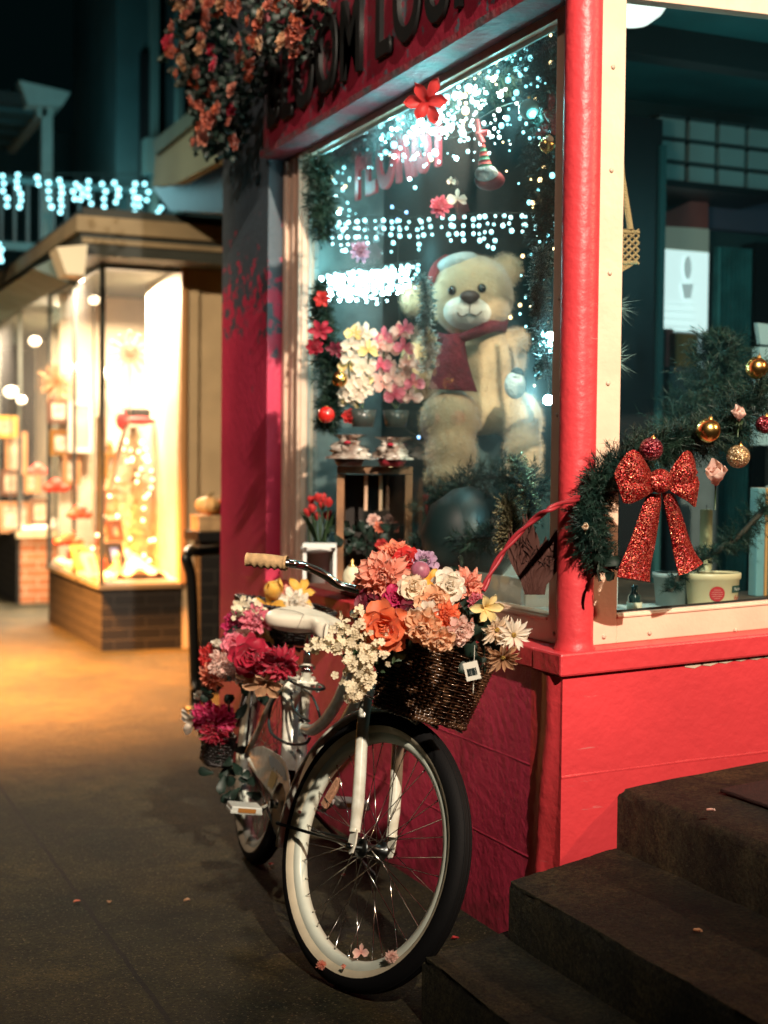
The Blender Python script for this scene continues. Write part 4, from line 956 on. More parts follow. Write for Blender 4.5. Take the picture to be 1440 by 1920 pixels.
# ------------------------------------------------------------ wicker baskets
WICK = mat('wicker', (.085, .040, .018), .30, var=.5, vs=40, coat=.5)
WICKD = mat('wicker_dark', (.008, .005, .004), .45, var=.4, vs=40)
def wicker(name, M, z0, z1, shape, rows, label, mt, npt=44, amp=.0032, r=.0026, strands=1, cat='basket'):
    """M: frame matrix; shape(t,zf)->(x,y) outline; woven rows around upright stakes"""
    W4 = lambda x, y, z: M @ Vector((x, y, z))
    root = thing(name, label, cat, M @ Vector((0, 0, z0)))
    m = MB(); N = npt*4
    for k in range(rows):
        f = k/(rows-1); z = z0+(z1-z0)*f; pts = []
        for i in range(N):
            t = i/N; x, y = shape(t, f); x2, y2 = shape(t+.002, f); tx, ty = x2-x, y2-y; l_ = hypot(tx, ty) or 1
            a = amp*cos(i*pi/4+ (pi if k % 2 else 0)); pts.append(W4(x+ty/l_*a, y-tx/l_*a, z+.0006*sin(i*.7+k)))
        m.tube(pts, r, 5, closed=True)
    m.build('weave', mt, root)
    s = MB()
    for i in range(npt):
        P = []
        for k in range(5):
            x, y = shape((i+.0)/npt, k/4); P.append(W4(x, y, z0+(z1-z0)*k/4))
        s.tube(P, .0026, 5)
    s.build('stakes', mt, root)
    b = MB()
    for f in (0, 1):
        for q in (0, 1):
            pts = []
            for i in range(200):
                t = i/200; x, y = shape(t, f); a = i*.9+q*pi; pts.append(W4(x*(1+.02*cos(a)), y*(1+.02*cos(a)), (z1 if f else z0)+.004*sin(a)))
            b.tube(pts, .0042, 6, closed=True)
    b.build('rim', mt, root)
    g_ = MB(); rw = []
    for q in (0, .35, .7, 1.):
        rw.append([W4(shape(i/40, 0)[0]*q*.985, shape(i/40, 0)[1]*q*.985, z0+.003) for i in range(40)])
    g_.grid(rw, True, False, True); g_.build('floor', WICKD, root)
    return root
def dshape(t, f):
    a = 2*pi*t; e = .62; x = cos(a); y = sin(a)
    x = math.copysign(abs(x)**e, x); y = math.copysign(abs(y)**e, y)
    return .045+x*(.088+.028*f), y*(.108+.040*f)
fb = wicker('wicker_basket', SIM, .345, .545, dshape, 30, 'dark brown wicker basket hung in front of the handlebars', WICK)
lnr = MB(); rows = [[SIM @ Vector((dshape(i/40, f)[0]*.93, dshape(i/40, f)[1]*.95, .35+.19*f)) for i in range(40)] for f in (0, .5, 1)]
lnr.grid(rows, True, False, True); lnr.build('liner', mat('liner_dark', (.01, .01, .01), .9), fb)
m = MB()
for w in (-.10, -.03, .05): m.tube([SIM @ Vector((-.06, w, .36)), SIM @ Vector((.14, w+.01, .335))], .0028, 6); m.tube([SIM @ Vector((-.14, w*.3, .335)), SIM @ Vector((-.06, w, .345))], .003, 6)
m.build('wire_bracket', CHROME, fb)
def rect(hx, hy, g_=.1):
    def sh_(t, f):
        a = 2*pi*t; x, y = cos(a), sin(a); e = .5
        return math.copysign(abs(x)**e, x)*hx*(1+g_*f), math.copysign(abs(y)**e, y)*hy*(1+g_*f)
    return sh_
wicker('wicker_basket', MBK @ Matrix.Translation((-.02, 0, 0)), .722, .82, rect(.17, .13), 12, 'dark wicker tray on the rear rack buried in flowers', WICKD, 30)
pb = BINV @ at(408, 1400, 4.48)
wicker('pannier_basket', MBK @ Matrix.Translation((pb.x, pb.y, 0)), pb.z-.045, pb.z+.04, rect(.075, .04), 11, 'dark wicker pannier hanging beside the rear wheel', WICKD, 26)
m = MB(); m.tube([MBK @ Vector((pb.x, pb.y+.05, pb.z+.07)), MBK @ Vector((0, -.05, .715))], .004, 6); tag(m.build('pannier_strap', BLACKP), 'dark strap from the rear rack to the side pannier', 'strap')
# price tag with bars hanging from the front basket
c = at(885, 1258, 3.08); A, B, C_ = basis(-FW-RT*.2); u = (A*.95+B*.25).normalized(); v = C_.cross(u)
m = MB(); m.obox(c, u, v, C_, .016, .020, .0006); tg = m.build('price_tag', mat('paper_white', (.75, .72, .62), .6)); tag(tg, 'small white barcode tag hanging right of the wicker basket', 'tag')
m = MB()
for k, wd in enumerate((.0012, .0007, .0018, .0007, .0014, .0009, .0016)): m.obox(c+u*(-.009+.003*k)+v*.002+C_*.0012, u, v, C_, wd, .008, .0003)
m.build('barcode', mat('ink_black', (.01, .02, .02), .5), tg)
m = MB(); m.tube([c+v*.02, c+v*.05+u*.01, at(890, 1210, 3.14)], .0008, 4); m.build('string', MATS['paper_white'], tg)
# fallen petals and blossoms
def fallen(kind, col, pos, r, n, label):
    m = bloom(kind, pos, n, r, random.Random(int(r*9999+pos[0]*100))); o = m.build('fallen_blossom', PM[col], attr=True); tag(o, label, 'blossom', 'fallen blossoms around the front wheel')
def onwheel(px, py, w=-.03): return MBK @ S(*stloc(px, py, w))
fallen('orchid', 'blush', onwheel(677, 1786, -.012), .022, -FW+UP*.3, 'pink five petalled blossom caught inside the bottom of the front rim')
fallen('dahlia', 'blush', onwheel(735, 1795, -.032), .018, -FW, 'crumpled pink blossom stuck on the rim at lower right')
fallen('dahlia', 'salmon', onwheel(603, 1812, -.034), .016, -FW-UP*.4, 'crumpled salmon blossom stuck on the whitewall at lower left')
fallen('bud', 'salmon', onwheel(647, 1811, -.033), .008, -FW-RT, 'tiny salmon petal curl on the whitewall bottom')
fallen('bud', 'salmon', onwheel(562, 1524, -.034), .009, -FW+UP, 'pink petal curl stuck on the whitewall at left')
rr = random.Random(5)
GPT = [(512, 1620, 'red'), (640, 1640, 'red'), (205, 1690, 'tan'), (345, 1690, 'tan'), (1325, 1520, 'blush'), (1300, 1745, 'tan'), (860, 1760, 'red'), (150, 1690, 'coral'), (600, 1335, 'tan')]
for k, (x, y, col) in enumerate(GPT):
    z = .004
    if x == 1325: z = .477
    if x == 1300: z = .295
    if x == 600: continue
    p = atz(x, y, z); m = MB(); a = rr.uniform(0, 6); o_ = Vector((cos(a), sin(a), 0)); petal(m, p, zz, o_, zz.cross(o_), .020, .008, .15, -.2, .5, .2, rr)
    w_ = {512: 'red petal on the pavement below the rear wheel', 640: 'red petal on the pavement seen through the front wheel', 205: 'small tan leaf flake on the pavement right of the joint', 345: 'small tan leaf flake on the pavement nearest the front tyre', 1325: 'pale pink petal on the top step', 1300: 'tan flake on the middle step', 860: 'red petal at the foot of the pink wall', 150: 'orange leaf flake lying on the pavement joint'}[x]
    o = m.build('fallen_petal', PM[col], attr=True); tag(o, w_, 'petal', 'petals on the ground')
# ------------------------------------------------------------ fir garland, bow and baubles outside the step side window
def fir(mb, p, d, L, rr, n=26, nl=.030, nw=.0011):
    """one twig with needles"""
    d = Vector(d).normalized(); A, B, _ = basis(d)
    for i in range(n):
        t = i/n; c = p+d*(L*t); a = rr.uniform(0, 2*pi); o = (A*cos(a)+B*sin(a))*.8+d*rr.uniform(.35, .9); o.normalize()
        s = o.cross(d).normalized()*nw; l = nl*rr.uniform(.6, 1.15)*(1-.35*t)
        k = len(mb.v); mb.v += [c-s, c+s, c+o*l]; mb.t += [0, 0, 0]; mb.f.append((k, k+1, k+2)); mb.sm.append(False)
def garland(name, pts, rads, label, cat, ntw, seed, mt=NEEDLE, nl=.030, L=.07, nw=.0011, group=None, out=None, nn=26):
    rr = random.Random(seed); P = bez(pts, 8); rad = [rads[min(len(rads)-1, int(i/8))] for i in range(len(P))]
    c = MB(); c.tube(P, .008, 6); o = c.build(name, mat('brown_stem', (.03, .022, .012), .8)); m = MB()
    for i in range(ntw):
        k = rr.randrange(len(P)-1); t = (P[k+1]-P[k]).normalized(); A, B, _ = basis(t); a = rr.uniform(0, 2*pi)
        d = A*cos(a)+B*sin(a)
        if out is not None and d.dot(out) < 0: d = d-out*(2*d.dot(out))*.85
        d = d+t*rr.uniform(-.6, .9); d.normalize()
        fir(m, P[k]+d*rads[0]*.1, d, max(.02, rad[k]*rr.uniform(.55, 1.05)-nl*.4), rr, nn, nl, nw)
    m.build('needles', mt, o); return tag(o, label, cat, group)
YB = 3.02
gp_ = [(1128, 1062), (1112, 1020), (1100, 985), (1108, 930), (1140, 880), (1190, 850), (1240, 838), (1290, 822), (1340, 812), (1385, 775), (1430, 735), (1490, 700), (1580, 680)]
garland('fir_garland', [aty(x, y, YB) for x, y in gp_], [.06, .075, .08, .075, .075, .08, .085, .10, .11, .12, .12, .12, .12], 'dark fir garland arching over the step side window frame', 'garland', 1500, 21, out=Vector((0, -1, 0)))
garland('fir_garland', [aty(x, y, 3.5) for x, y in ((1262, 800), (1320, 760), (1345, 700), (1350, 650), (1346, 640))], [.14, .16, .12, .05, .03], 'dark fir bough standing inside behind the window garland', 'garland', 420, 22, L=.1, nl=.045, nw=.0014)
garland('fir_garland', [aty(x, y, 3.35) for x, y in ((1255, 1108), (1290, 1060), (1330, 1040), (1380, 1010), (1430, 960), (1470, 930))], [.04, .05, .07, .08, .08, .08], 'fir spray behind the glass above the round white tub', 'garland', 190, 23)
def bauble(px, py, r, y, mt, label, capdir=(0, 0, 1), cat='bauble', group='baubles on the window garland'):
    c = aty(px, py, y); dep = (c-CAM).dot(FW); rr_ = px2m(r, dep); m = MB(); A, B, C_ = basis(Vector(capdir)+Vector((0, -.3, 0)))
    m.ell(c, rr_, (A, B, C_), 20, 28); o = m.build('bauble', mt)
    k = MB(); k.lathe([(.0001, rr_*1.16), (rr_*.16, rr_*1.15), (rr_*.17, rr_*.96), (rr_*.2, rr_*.94)], c, (A, B, C_), 12); k.tube([c+C_*rr_*1.15, c+C_*rr_*1.35], .0012, 5); k.build('cap', GOLD, o)
    return tag(o, label, cat, group)
RG_ = glitter_mat('red_glitter', (.10, .002, .004), (.48, .012, .012), (1., .38, .25), 560)
RGD = glitter_mat('dark_red_glitter', (.05, .001, .006), (.28, .004, .02), (.95, .30, .35), 480)
GG = glitter_mat('gold_glitter', (.20, .12, .05), (.62, .42, .20), (1., .9, .65), 480)
GS = mat('gold_bauble', (.82, .50, .16), .26, metal=1., bump=.05, bs=200)
bauble(1221, 842, 22, 2.93, RGD, 'dark red glitter bauble directly above the red bow')
bauble(1328, 807, 23, 2.93, GS, 'smooth gold bauble in the middle of the garland')
bauble(1384, 856, 22, 2.95, GG, 'sparkling pale gold glitter bauble beside the pink rose')
bauble(1419, 690, 21, 2.97, GS, 'smooth gold bauble highest on the garland at the right edge')
bauble(1434, 796, 17, 2.94, RGD, 'red glitter bauble at the right edge between two gold ones')
def fl_y(kind, col, px, py, r, y, label, side, cat='flower', grp='roses on the window garland'):
    c = aty(px, py, y); dep = (c-CAM).dot(FW); return flower(kind, col, px, py, r, dep, label, grp, side=side, cat=cat)
fl_y('bud', 'blush', 1342, 900, 36, 2.92, 'pale pink half open rosebud right of the bow', (-.2, -1.1))
fl_y('bud', 'blush', 1386, 782, 22, 2.94, 'small pink rosebud below the top gold bauble', (0, -1.6))
fl_y('tulip', 'cream', 1097, 990, 9, 2.96, 'tiny cream bud at the left end of the garland', (-.2, -.4))
leafcluster([aty(1386, 792, 2.95)], 'small green sepals under the upper pink rosebud', 31, .022, 6, LEAF, .006)
leafcluster([aty(1124, 1062, 2.97), aty(1135, 1066, 2.97)], 'dark leaves at the lower left end of the garland', 32, .045, 5, LEAFD, .012)
# the bow
bow = thing('ribbon_bow', 'large red glitter ribbon bow with two long tails on the garland', 'bow', aty(1238, 905, 2.90))
def strip(name, left, right, bulge, y=2.905, th=.003, yo=None):
    """left/right: lists of pixels down the two edges"""
    n = len(left); rows = []; L_ = bez([aty(px, py, y) for px, py in left], 5); R__ = bez([aty(px, py, y) for px, py in right], 5); n = len(L_)
    for i in range(n):
        row = []; t = i/(n-1)
        for j in range(9):
            v = j/8; p = L_[i]*(1-v)+R__[i]*v; off = bulge(t, v); row.append(p+Vector((0, -off, 0)))
        rows.append(row)
    m = MB(); m.grid(rows); back = [[p+Vector((0, th, 0)) for p in r] for r in rows]; m.grid([r[::-1] for r in back])
    return m.build(name, RG_, bow)
lb = lambda t, v: .030*sin(pi*min(1, t*1.1))*(.6+.4*sin(pi*v))
# two loops: an upper fold and a lower fold each side
strip('loop', [(1228, 900), (1206, 868), (1186, 845), (1172, 850), (1154, 885)], [(1226, 915), (1200, 915), (1180, 907), (1165, 902), (1152, 889)], lb)
strip('loop', [(1226, 905), (1204, 902), (1180, 898), (1160, 893), (1152, 893)], [(1226, 922), (1214, 926), (1196, 936), (1178, 944), (1168, 942)], lambda t, v: .022*sin(pi*min(1, t*1.1))*(.5+.5*sin(pi*v))+.002)
strip('loop', [(1250, 898), (1262, 866), (1280, 845), (1296, 856), (1306, 880)], [(1254, 915), (1272, 908), (1288, 905), (1300, 896), (1309, 886)], lb)
strip('loop', [(1254, 905), (1276, 905), (1292, 902), (1304, 893), (1311, 905)], [(1256, 920), (1268, 930), (1284, 940), (1298, 950), (1304, 950)], lambda t, v: .022*sin(pi*min(1, t*1.1))*(.5+.5*sin(pi*v))+.002)
kn = MB(); kc = aty(1238, 902, 2.895); kn.ell(kc, (.033, .022, .030), nu=14, nv=20); kn.build('knot', RG_, bow)
strip('tail', [(1212, 925), (1200, 960), (1184, 1020), (1168, 1065), (1161, 1082)], [(1238, 925), (1236, 960), (1232, 1020), (1226, 1065), (1222, 1092)], lambda t, v: .010*sin(5*t+1)+.012*sin(pi*v)-.004, 2.925)
strip('tail', [(1240, 925), (1250, 960), (1264, 1010), (1272, 1050), (1277, 1080)], [(1262, 925), (1280, 965), (1298, 1010), (1312, 1040), (1322, 1056)], lambda t, v: .010*sin(4*t+2)+.010*sin(pi*v)-.004, 2.925)
# small lights woven in the garland
mb_ = bpy.data.meshes.new('bulb'); 
def icomesh(name, mt, r=1.):
    t_ = MB(); t_.ell((0, 0, 0), r, None, 5, 6); me = bpy.data.meshes.new(name); me.from_pydata([tuple(v) for v in t_.v], [], t_.f); me.materials.append(mt); return me
BM_COOL, BM_COOLS, BM_WARM, BM_BLUE = icomesh('b1', COOL), icomesh('b2', COOLS), icomesh('b3', WARMB), icomesh('b4', BLUEB)
RBULB = mat('red_berry', (.5, .01, .01), .2, coat=.8); BM_RED = icomesh('b5', RBULB)
def light_string(name, pts, bulbs, label, group, wire_r=.0016, cat='string lights'):
    """pts: list of wire paths; bulbs: (position, radius, mesh)"""
    m = MB()
    for P in pts: m.tube(P, wire_r, 4)
    o = m.build(name, WIRE); tag(o, label, cat, group); W = WM[o].translation
    for p, r, me in bulbs: share('bulb', me, o, p-W, None, r)
    return o
# red twisted cable from the garland down to the basket flowers
P = bez([at(905, 1108, 3.30), at(925, 1065, 3.31), at(955, 1020, 3.31), at(1000, 975, 3.30), at(1040, 950, 3.28), aty(1085, 934, 3.0)], 10)
m = MB()
for q in (0, pi):
    pts = []
    for i, p in enumerate(P):
        A, B, _ = basis((P[min(i+1, len(P)-1)]-P[max(i-1, 0)])); pts.append(p+(A*cos(i*.35+q)+B*sin(i*.35+q))*.0036)
    m.tube(pts, .0046, 8)
tag(m.build('twisted_cable', mat('cable_red', (.30, .02, .03), .45)), 'dark red twisted cable curving from the basket up to the garland', 'cable')
# doormat
m = MB(); a, b = atz(1274, 1482, .474), None
x0, x1, y0, y1 = 2.17, 3.2, 1.9, 2.86; zf = lambda x: .447+.08*(x-1.985)
m.hexa([(x0, y0, zf(x0)+.004), (x1, y0, zf(x1)+.004), (x1, y1, zf(x1)+.004), (x0, y1, zf(x0)+.004), (x0, y0, zf(x0)+.014), (x1, y0, zf(x1)+.014), (x1, y1, zf(x1)+.014), (x0, y1, zf(x0)+.014)])
tag(m.build('doormat', mat('mat_brown', (.05, .018, .012), .95, bump=.8, bs=300, var=.4, vs=60), bevel=.003), 'dark red brown doormat on the top step', 'doormat')
# pumpkins on wooden box on top of the pillar
pz = aty(368, 1015, 7.5).z+.05
c = aty(378, 1003, 7.65); m = MB(); c = Vector((c.x+.03, 7.68, pz+.002))
m.box(c.x-.075, c.x+.075, 7.55, 7.71, pz+.002, pz+.085)
bx = m.build('wooden_box', mat('pale_wood', (.55, .38, .20), .6, var=.35, vs=18), bevel=.003); tag(bx, 'small pale wooden box on the black brick pillar', 'box')
MB().box(c.x-.078, c.x+.078, 7.547, 7.713, pz+.070, pz+.088).build('lid', MATS['pale_wood'], bx)
def pumpkin(c, r, mt, label):
    rows = []
    for i in range(13):
        th = pi*(i+.01)/12.02; row = []
        for j in range(36):
            a = 2*pi*j/36; k = 1-.09*abs(sin(a*4.5)); row.append(Vector((c[0]+r*k*sin(th)*cos(a), c[1]+r*k*sin(th)*sin(a), c[2]-r*.72*cos(th)*(1-.12*(1-sin(th))))))
        rows.append(row)
    m = MB(); m.grid(rows, True, False, True); o = m.build('pumpkin', mt); s = MB(); s.tube(bez([Vector(c)+Vector((0, 0, r*.6)), Vector(c)+Vector((.01, 0, r*.85)), Vector(c)+Vector((.03, 0, r*1.0))], 3), [.012]*4+[.009]*3, 6); s.build('stalk', mat('stalk', (.2, .16, .07), .8), o); return tag(o, label, 'pumpkin', 'pumpkins by the pillar')
pumpkin((c.x, 7.63, pz+.09+.052), .072, mat('pumpkin_pale', (.80, .50, .20), .5, var=.2, vs=12), 'pale pumpkin on the small wooden box')
p = aty(398, 948, 7.75); pumpkin((p.x+.03, 7.70, pz+.12), .085, mat('pumpkin_orange', (.75, .16, .02), .5, var=.2, vs=12), 'bright orange pumpkin half hidden by the pink wall')
# hanging flowers on the fascia
hf = thing('hanging_flowers', 'mass of coral and orange blooms hanging from the fascia beside the shop name', 'hanging flowers', atx(430, 20, 1.66))
rr = random.Random(44)
HM = [petmat('dark_coral', (.30, .04, .02), (.52, .14, .08)), petmat('dark_orange', (.34, .05, .015), (.50, .11, .04)), PM['tan'], PM['crimson'], petmat('dark_salmon', (.34, .07, .05), (.55, .22, .14))]  # darker tones of the coral, orange and salmon petals
env = [(-60, 300, 640), (0, 330, 606), (60, 325, 600), (110, 322, 560), (150, 340, 470), (200, 365, 455), (240, 378, 440), (285, 385, 432)]
def envx(y):
    for (y0, a, b), (y1, c_, d_) in zip(env, env[1:]):
        if y0 <= y <= y1: t = (y-y0)/(y1-y0); return a+(c_-a)*t, b+(d_-b)*t
tp = []; LF = MB(); k = 0
while k < 96:
    y = rr.uniform(-58, 284); a, b = envx(y); x = rr.uniform(a, b); 
    if rr.random() > (b-a)/300: continue
    p = atx(x, y, 1.66); out = Vector((-1, -.4, rr.uniform(-.5, .3))); p = p+Vector((rr.uniform(-.07, .05), rr.uniform(-.05, .05), 0))
    r = rr.uniform(.024, .042); kind = rr.choice(('carnation', 'peony', 'rose')); nn = (out+Vector((rr.uniform(-.8, .3), rr.uniform(-.9, .7), rr.uniform(-.7, .7)))).normalized()
    bm_ = MB(); c = p
    for q, (n_, Lf, Wf, el) in enumerate(((6, 1., .42, .25), (5, .8, .36, .7), (4, .6, .28, 1.1))): ring(bm_, c, nn, r, n_, Lf, Wf, el, .2, .45, .12, rr, .04, q*.05, q*.4, point=.35, nu=4, nv=4)
    wt = (.5, .72, .84, .90, 1.) if x < 480 else (.25, .6, .85, .9, 1.); z_ = rr.random(); mi = next(i for i, w_ in enumerate(wt) if z_ <= w_)
    bm_.build('bloom', HM[mi], hf, attr=True); k += 1
for _ in range(900):
    y = rr.uniform(-58, 290); a, b = envx(min(y, 284)); x = rr.uniform(a+8, b+10); p = atx(x, y, 1.72)+Vector((rr.uniform(-.06, .06), rr.uniform(-.06, .06), 0))
    o_ = Vector((-.7, rr.uniform(-1, 1), rr.uniform(-1, .7))).normalized(); A, B, _ = basis(o_); petal(LF, p, A, o_, B, rr.uniform(.03, .06), .015, 0, -.4, .3, .05, rr, nu=3, nv=3)
LF.build('foliage', LEAFD, hf)
# ------------------------------------------------------------ inside the pink shop, pavement window
DG = .862
# giant teddy bear
BD = 5.05
def bp(px, py, dz=0): return at(px, py, BD+dz)
S1 = BD/F
FUR = mat('bear_fur', (.58, .39, .22), .95, var=.18, vs=14, bump=.7, bs=120, dist=.008, sheen=.6)
FURL = mat('bear_fur_pale', (.80, .72, .60), .95, var=.1, vs=14, bump=.7, bs=120, dist=.008, sheen=.6)
bear = thing('teddy_bear', 'giant tan teddy bear with burgundy scarf sitting in the shop window', 'teddy bear', (bp(880, 930).x, bp(880, 930).y, DG))
AXB = (RT, FW, UP)
parts = [((885, 558), .00, (80, 74, 76)), ((893, 545), .02, (66, 66, 66)), ((780, 562), .06, (30, 18, 33)), ((948, 508), .07, (32, 18, 34)),
 ((905, 640), .05, (52, 48, 34)), ((902, 690), .04, (68, 66, 80)), ((904, 740), .05, (70, 70, 62)),
 ((800, 680), .12, (34, 34, 60)), ((960, 668), .10, (28, 30, 54)), ((968, 640), .04, (24, 24, 26)), ((785, 720), .05, (30, 28, 34)),
 ((843, 790), -.10, (56, 60, 62)), ((845, 850), -.14, (48, 48, 56)), ((842, 895), -.16, (44, 46, 40)),
 ((978, 792), -.02, (40, 52, 58)), ((980, 850), -.06, (38, 44, 52)), ((978, 888), -.08, (38, 42, 36)), ((905, 775), .03, (74, 70, 44))]
m = MB()
for (c, dz, r) in parts: m.ell(bp(c[0], c[1], dz), tuple(q*S1 for q in r), AXB, 14, 18)
bo = m.build('body', FUR, bear)
rm = bo.modifiers.new('r', 'REMESH'); rm.mode = 'VOXEL'; rm.voxel_size = .014; rm.use_smooth_shade = True
sm_ = bo.modifiers.new('s', 'SMOOTH'); sm_.iterations = 6
# fur tufts
ft = MB(); rr = random.Random(3)
for _ in range(9000):
    c, dz, r = rr.choice(parts); a, b = rr.uniform(0, 2*pi), rr.uniform(-1, 1); q = sqrt(1-b*b); d = (RT*cos(a)*q-FW*abs(sin(a))*q+UP*b)
    p = bp(c[0], c[1], dz)+RT*(d.dot(RT)*r[0]*S1)+FW*(d.dot(FW)*r[1]*S1)+UP*(d.dot(UP)*r[2]*S1); d = (d+Vector((rr.uniform(-.5, .5), rr.uniform(-.5, .5), rr.uniform(-.9, .2)))).normalized()
    s = d.orthogonal().normalized()*.0016; k = len(ft.v); ft.v += [p-s-d*.006, p+s-d*.006, p+d*.013]; ft.t += [0]*3; ft.f.append((k, k+1, k+2)); ft.sm.append(False)
ft.build('fur', FUR, bear)
m = MB(); m.ell(bp(877, 584, -.085), (45*S1, 38*S1, 34*S1), AXB, 16, 22); mz = m.build('muzzle', FURL, bear)
nose = MB(); rows = []
NC = bp(881, 557, -.158)
for i in range(9):
    th = pi*i/8; row = []
    for j in range(20):
        a = 2*pi*j/20; x = cos(a); y = sin(a); wx = 19*(1 if y > 0 else 1+.45*y); row.append(NC+RT*(wx*x*sin(th)*S1)+UP*(13*y*sin(th)*S1)-FW*(-.018*cos(th)))
    rows.append(row)
nose.grid(rows, True, False, True); nose.build('nose', mat('nose_brown', (.05, .025, .02), .5), bear)
for x, y, dq in ((848, 545, -.118), (903, 541, -.132)): m = MB(); m.ell(bp(x, y, dq), (8.5*S1, .014, 9*S1), AXB, 10, 14); m.build('eye', mat('eye_black', (.008, .008, .008), .12), bear)
m = MB(); m.tube(bez([bp(857, 586, -.148), bp(866, 594, -.152), bp(880, 588, -.158), bp(893, 592, -.152), bp(903, 584, -.144)], 4), .0022, 5); m.tube([bp(881, 570, -.157), bp(880, 588, -.158)], .0018, 5); m.build('mouth', MATS['nose_brown'], bear)
SC = mat('scarf_burgundy', (.16, .008, .02), .9, var=.4, vs=60, bump=.8, bs=140)
def ribbon(pl, pr, dz0, bulge, th=.02):
    L_ = bez([bp(x, y, d) for (x, y), d in zip(pl, dz0)], 6); R__ = bez([bp(x, y, d) for (x, y), d in zip(pr, dz0)], 6); rows = []
    for a, b in zip(L_, R__): rows.append([a*(1-v)+b*v-FW*(bulge*sin(pi*v)) for v in [q/6 for q in range(7)]]+[a*(1-v)+b*v+FW*th for v in [1-q/6 for q in range(7)]])
    m = MB(); m.grid(rows, True, False, True); return m
ribbon([(820, 622), (850, 628), (885, 616), (920, 600), (952, 597)], [(818, 642), (850, 646), (890, 634), (925, 622), (950, 622)], [.0, -.10, -.13, -.09, .0], .02).build('scarf', SC, bear)
ribbon([(835, 628), (822, 660), (812, 695), (803, 728)], [(872, 624), (874, 660), (884, 700), (895, 734)], [-.11, -.14, -.16, -.17], .02).build('scarf_tail', SC, bear)
# santa hat
HB = mat('hat_plush', (.50, .56, .55), .95, bump=.8, bs=60); HR = mat('hat_red', (.25, .012, .015), .9, bump=.4, bs=80)
m = MB(); m.tube(bez([bp(826, 506, .03), bp(838, 494, -.04), bp(858, 486, -.06), bp(880, 484, -.03), bp(895, 492, .04)], 6), .022, 12); m.build('hat_brim', HB, bear)
m = MB(); P = bez([bp(840, 490, .04), bp(822, 500, .02), bp(812, 516, -.02), bp(808, 530, -.05)], 6); m.tube(P, [.026-.014*i/(len(P)-1) for i in range(len(P))], 14); m.build('hat', HR, bear)
pg = thing('plush_penguin', 'small grey white plush penguin by the bear right knee', 'plush toy', at(968, 740, 4.72))
m = MB(); c = at(966, 722, 4.72); m.ell(c, (.036, .032, .046), AXB); m.build('body', mat('plush_grey', (.50, .58, .58), .95, bump=.6, bs=120), pg)
m = MB(); m.ell(at(970, 700, 4.72), (.022, .022, .020), AXB); m.build('head', mat('plush_dark', (.03, .05, .06), .9), pg)
m = MB(); m.ell(at(968, 706, 4.70), (.014, .012, .008), AXB); m.build('face', MATS['plush_grey'], pg)
# stool under the bear
p = bp(905, 800, .08); m = MB()
st_ = thing('stool', 'white topped dark stool under the teddy bear', 'stool', (p.x, p.y, DG))
tz = bp(918, 768, .0).z; A = Vector((RT.x, RT.y, 0)).normalized(); B = Vector((FW.x, FW.y, 0)).normalized()
m.obox((p.x, p.y, tz), A, B, zz, .15, .10, .010); m.build('seat', mat('stool_white', (.7, .72, .68), .5), st_, bevel=.003)
m = MB(); m.obox((p.x, p.y+.0, (tz-.01+DG)/2), A, B, zz, .135, .085, (tz-.01-DG)/2); m.build('base', mat('stool_dark', (.02, .05, .05), .5), st_)
# crate with baskets on top
cr = thing('wooden_crate', 'upright dark wooden crate shelf beside the teddy bear', 'crate', (2.12, 4.9, DG))
WD = mat('crate_wood', (.28, .13, .05), .55, var=.5, vs=14)
CD = 4.75
q0, q1, q2 = at(632, 874, CD), at(774, 874, CD), at(632, 1060, CD)
def crp(u, z, d): return Vector((q0.x, q0.y, 0))+A*u+B*d+zz*z
cw = (q1-q0).dot(A); zt_ = q0.z; dpt = .22; t_ = .012
for nm, c_, h in (('top_board', (cw/2, zt_-t_, dpt/2), (cw/2, dpt/2, t_)), ('bottom_board', (cw/2, DG+t_+.002, dpt/2), (cw/2, dpt/2, t_)), ('middle_board', (cw/2, (zt_+DG)/2-.03, dpt/2+.01), (cw/2-.02, dpt/2-.02, t_*.8)), ('side_board', (t_, (zt_+DG)/2, dpt/2), (t_, dpt/2-.001, (zt_-DG)/2-2*t_-.002)), ('side_board', (cw-t_, (zt_+DG)/2, dpt/2), (t_, dpt/2-.001, (zt_-DG)/2-2*t_-.002))):
    if nm == 'middle_board': continue
    m = MB(); m.obox(crp(c_[0], c_[1], c_[2]), A, B, zz, h[0], h[1], h[2]); m.build(nm, WD, cr)
m = MB(); m.obox(crp(cw/2, (zt_+DG)/2, dpt-.005), A, B, zz, cw/2-.02, .003, (zt_-DG)/2-.03); m.build('back_board', mat('crate_dark', (.02, .015, .012), .8), cr)
for u in (.38, .58):
    m = MB(); m.tube([crp(cw*u, zt_-.03, .08), crp(cw*u, zt_-.15, .08)], .007, 8); tag(m.build('candle', mat('candle_tan', (.55, .35, .22), .6)), ['left', 'right'][u > .5]+' of two thin tan candles hanging inside the crate', 'candle', 'candles in the crate')
def at_d(px, py, dep, r): return at(px, py, dep), px2m(r, dep)
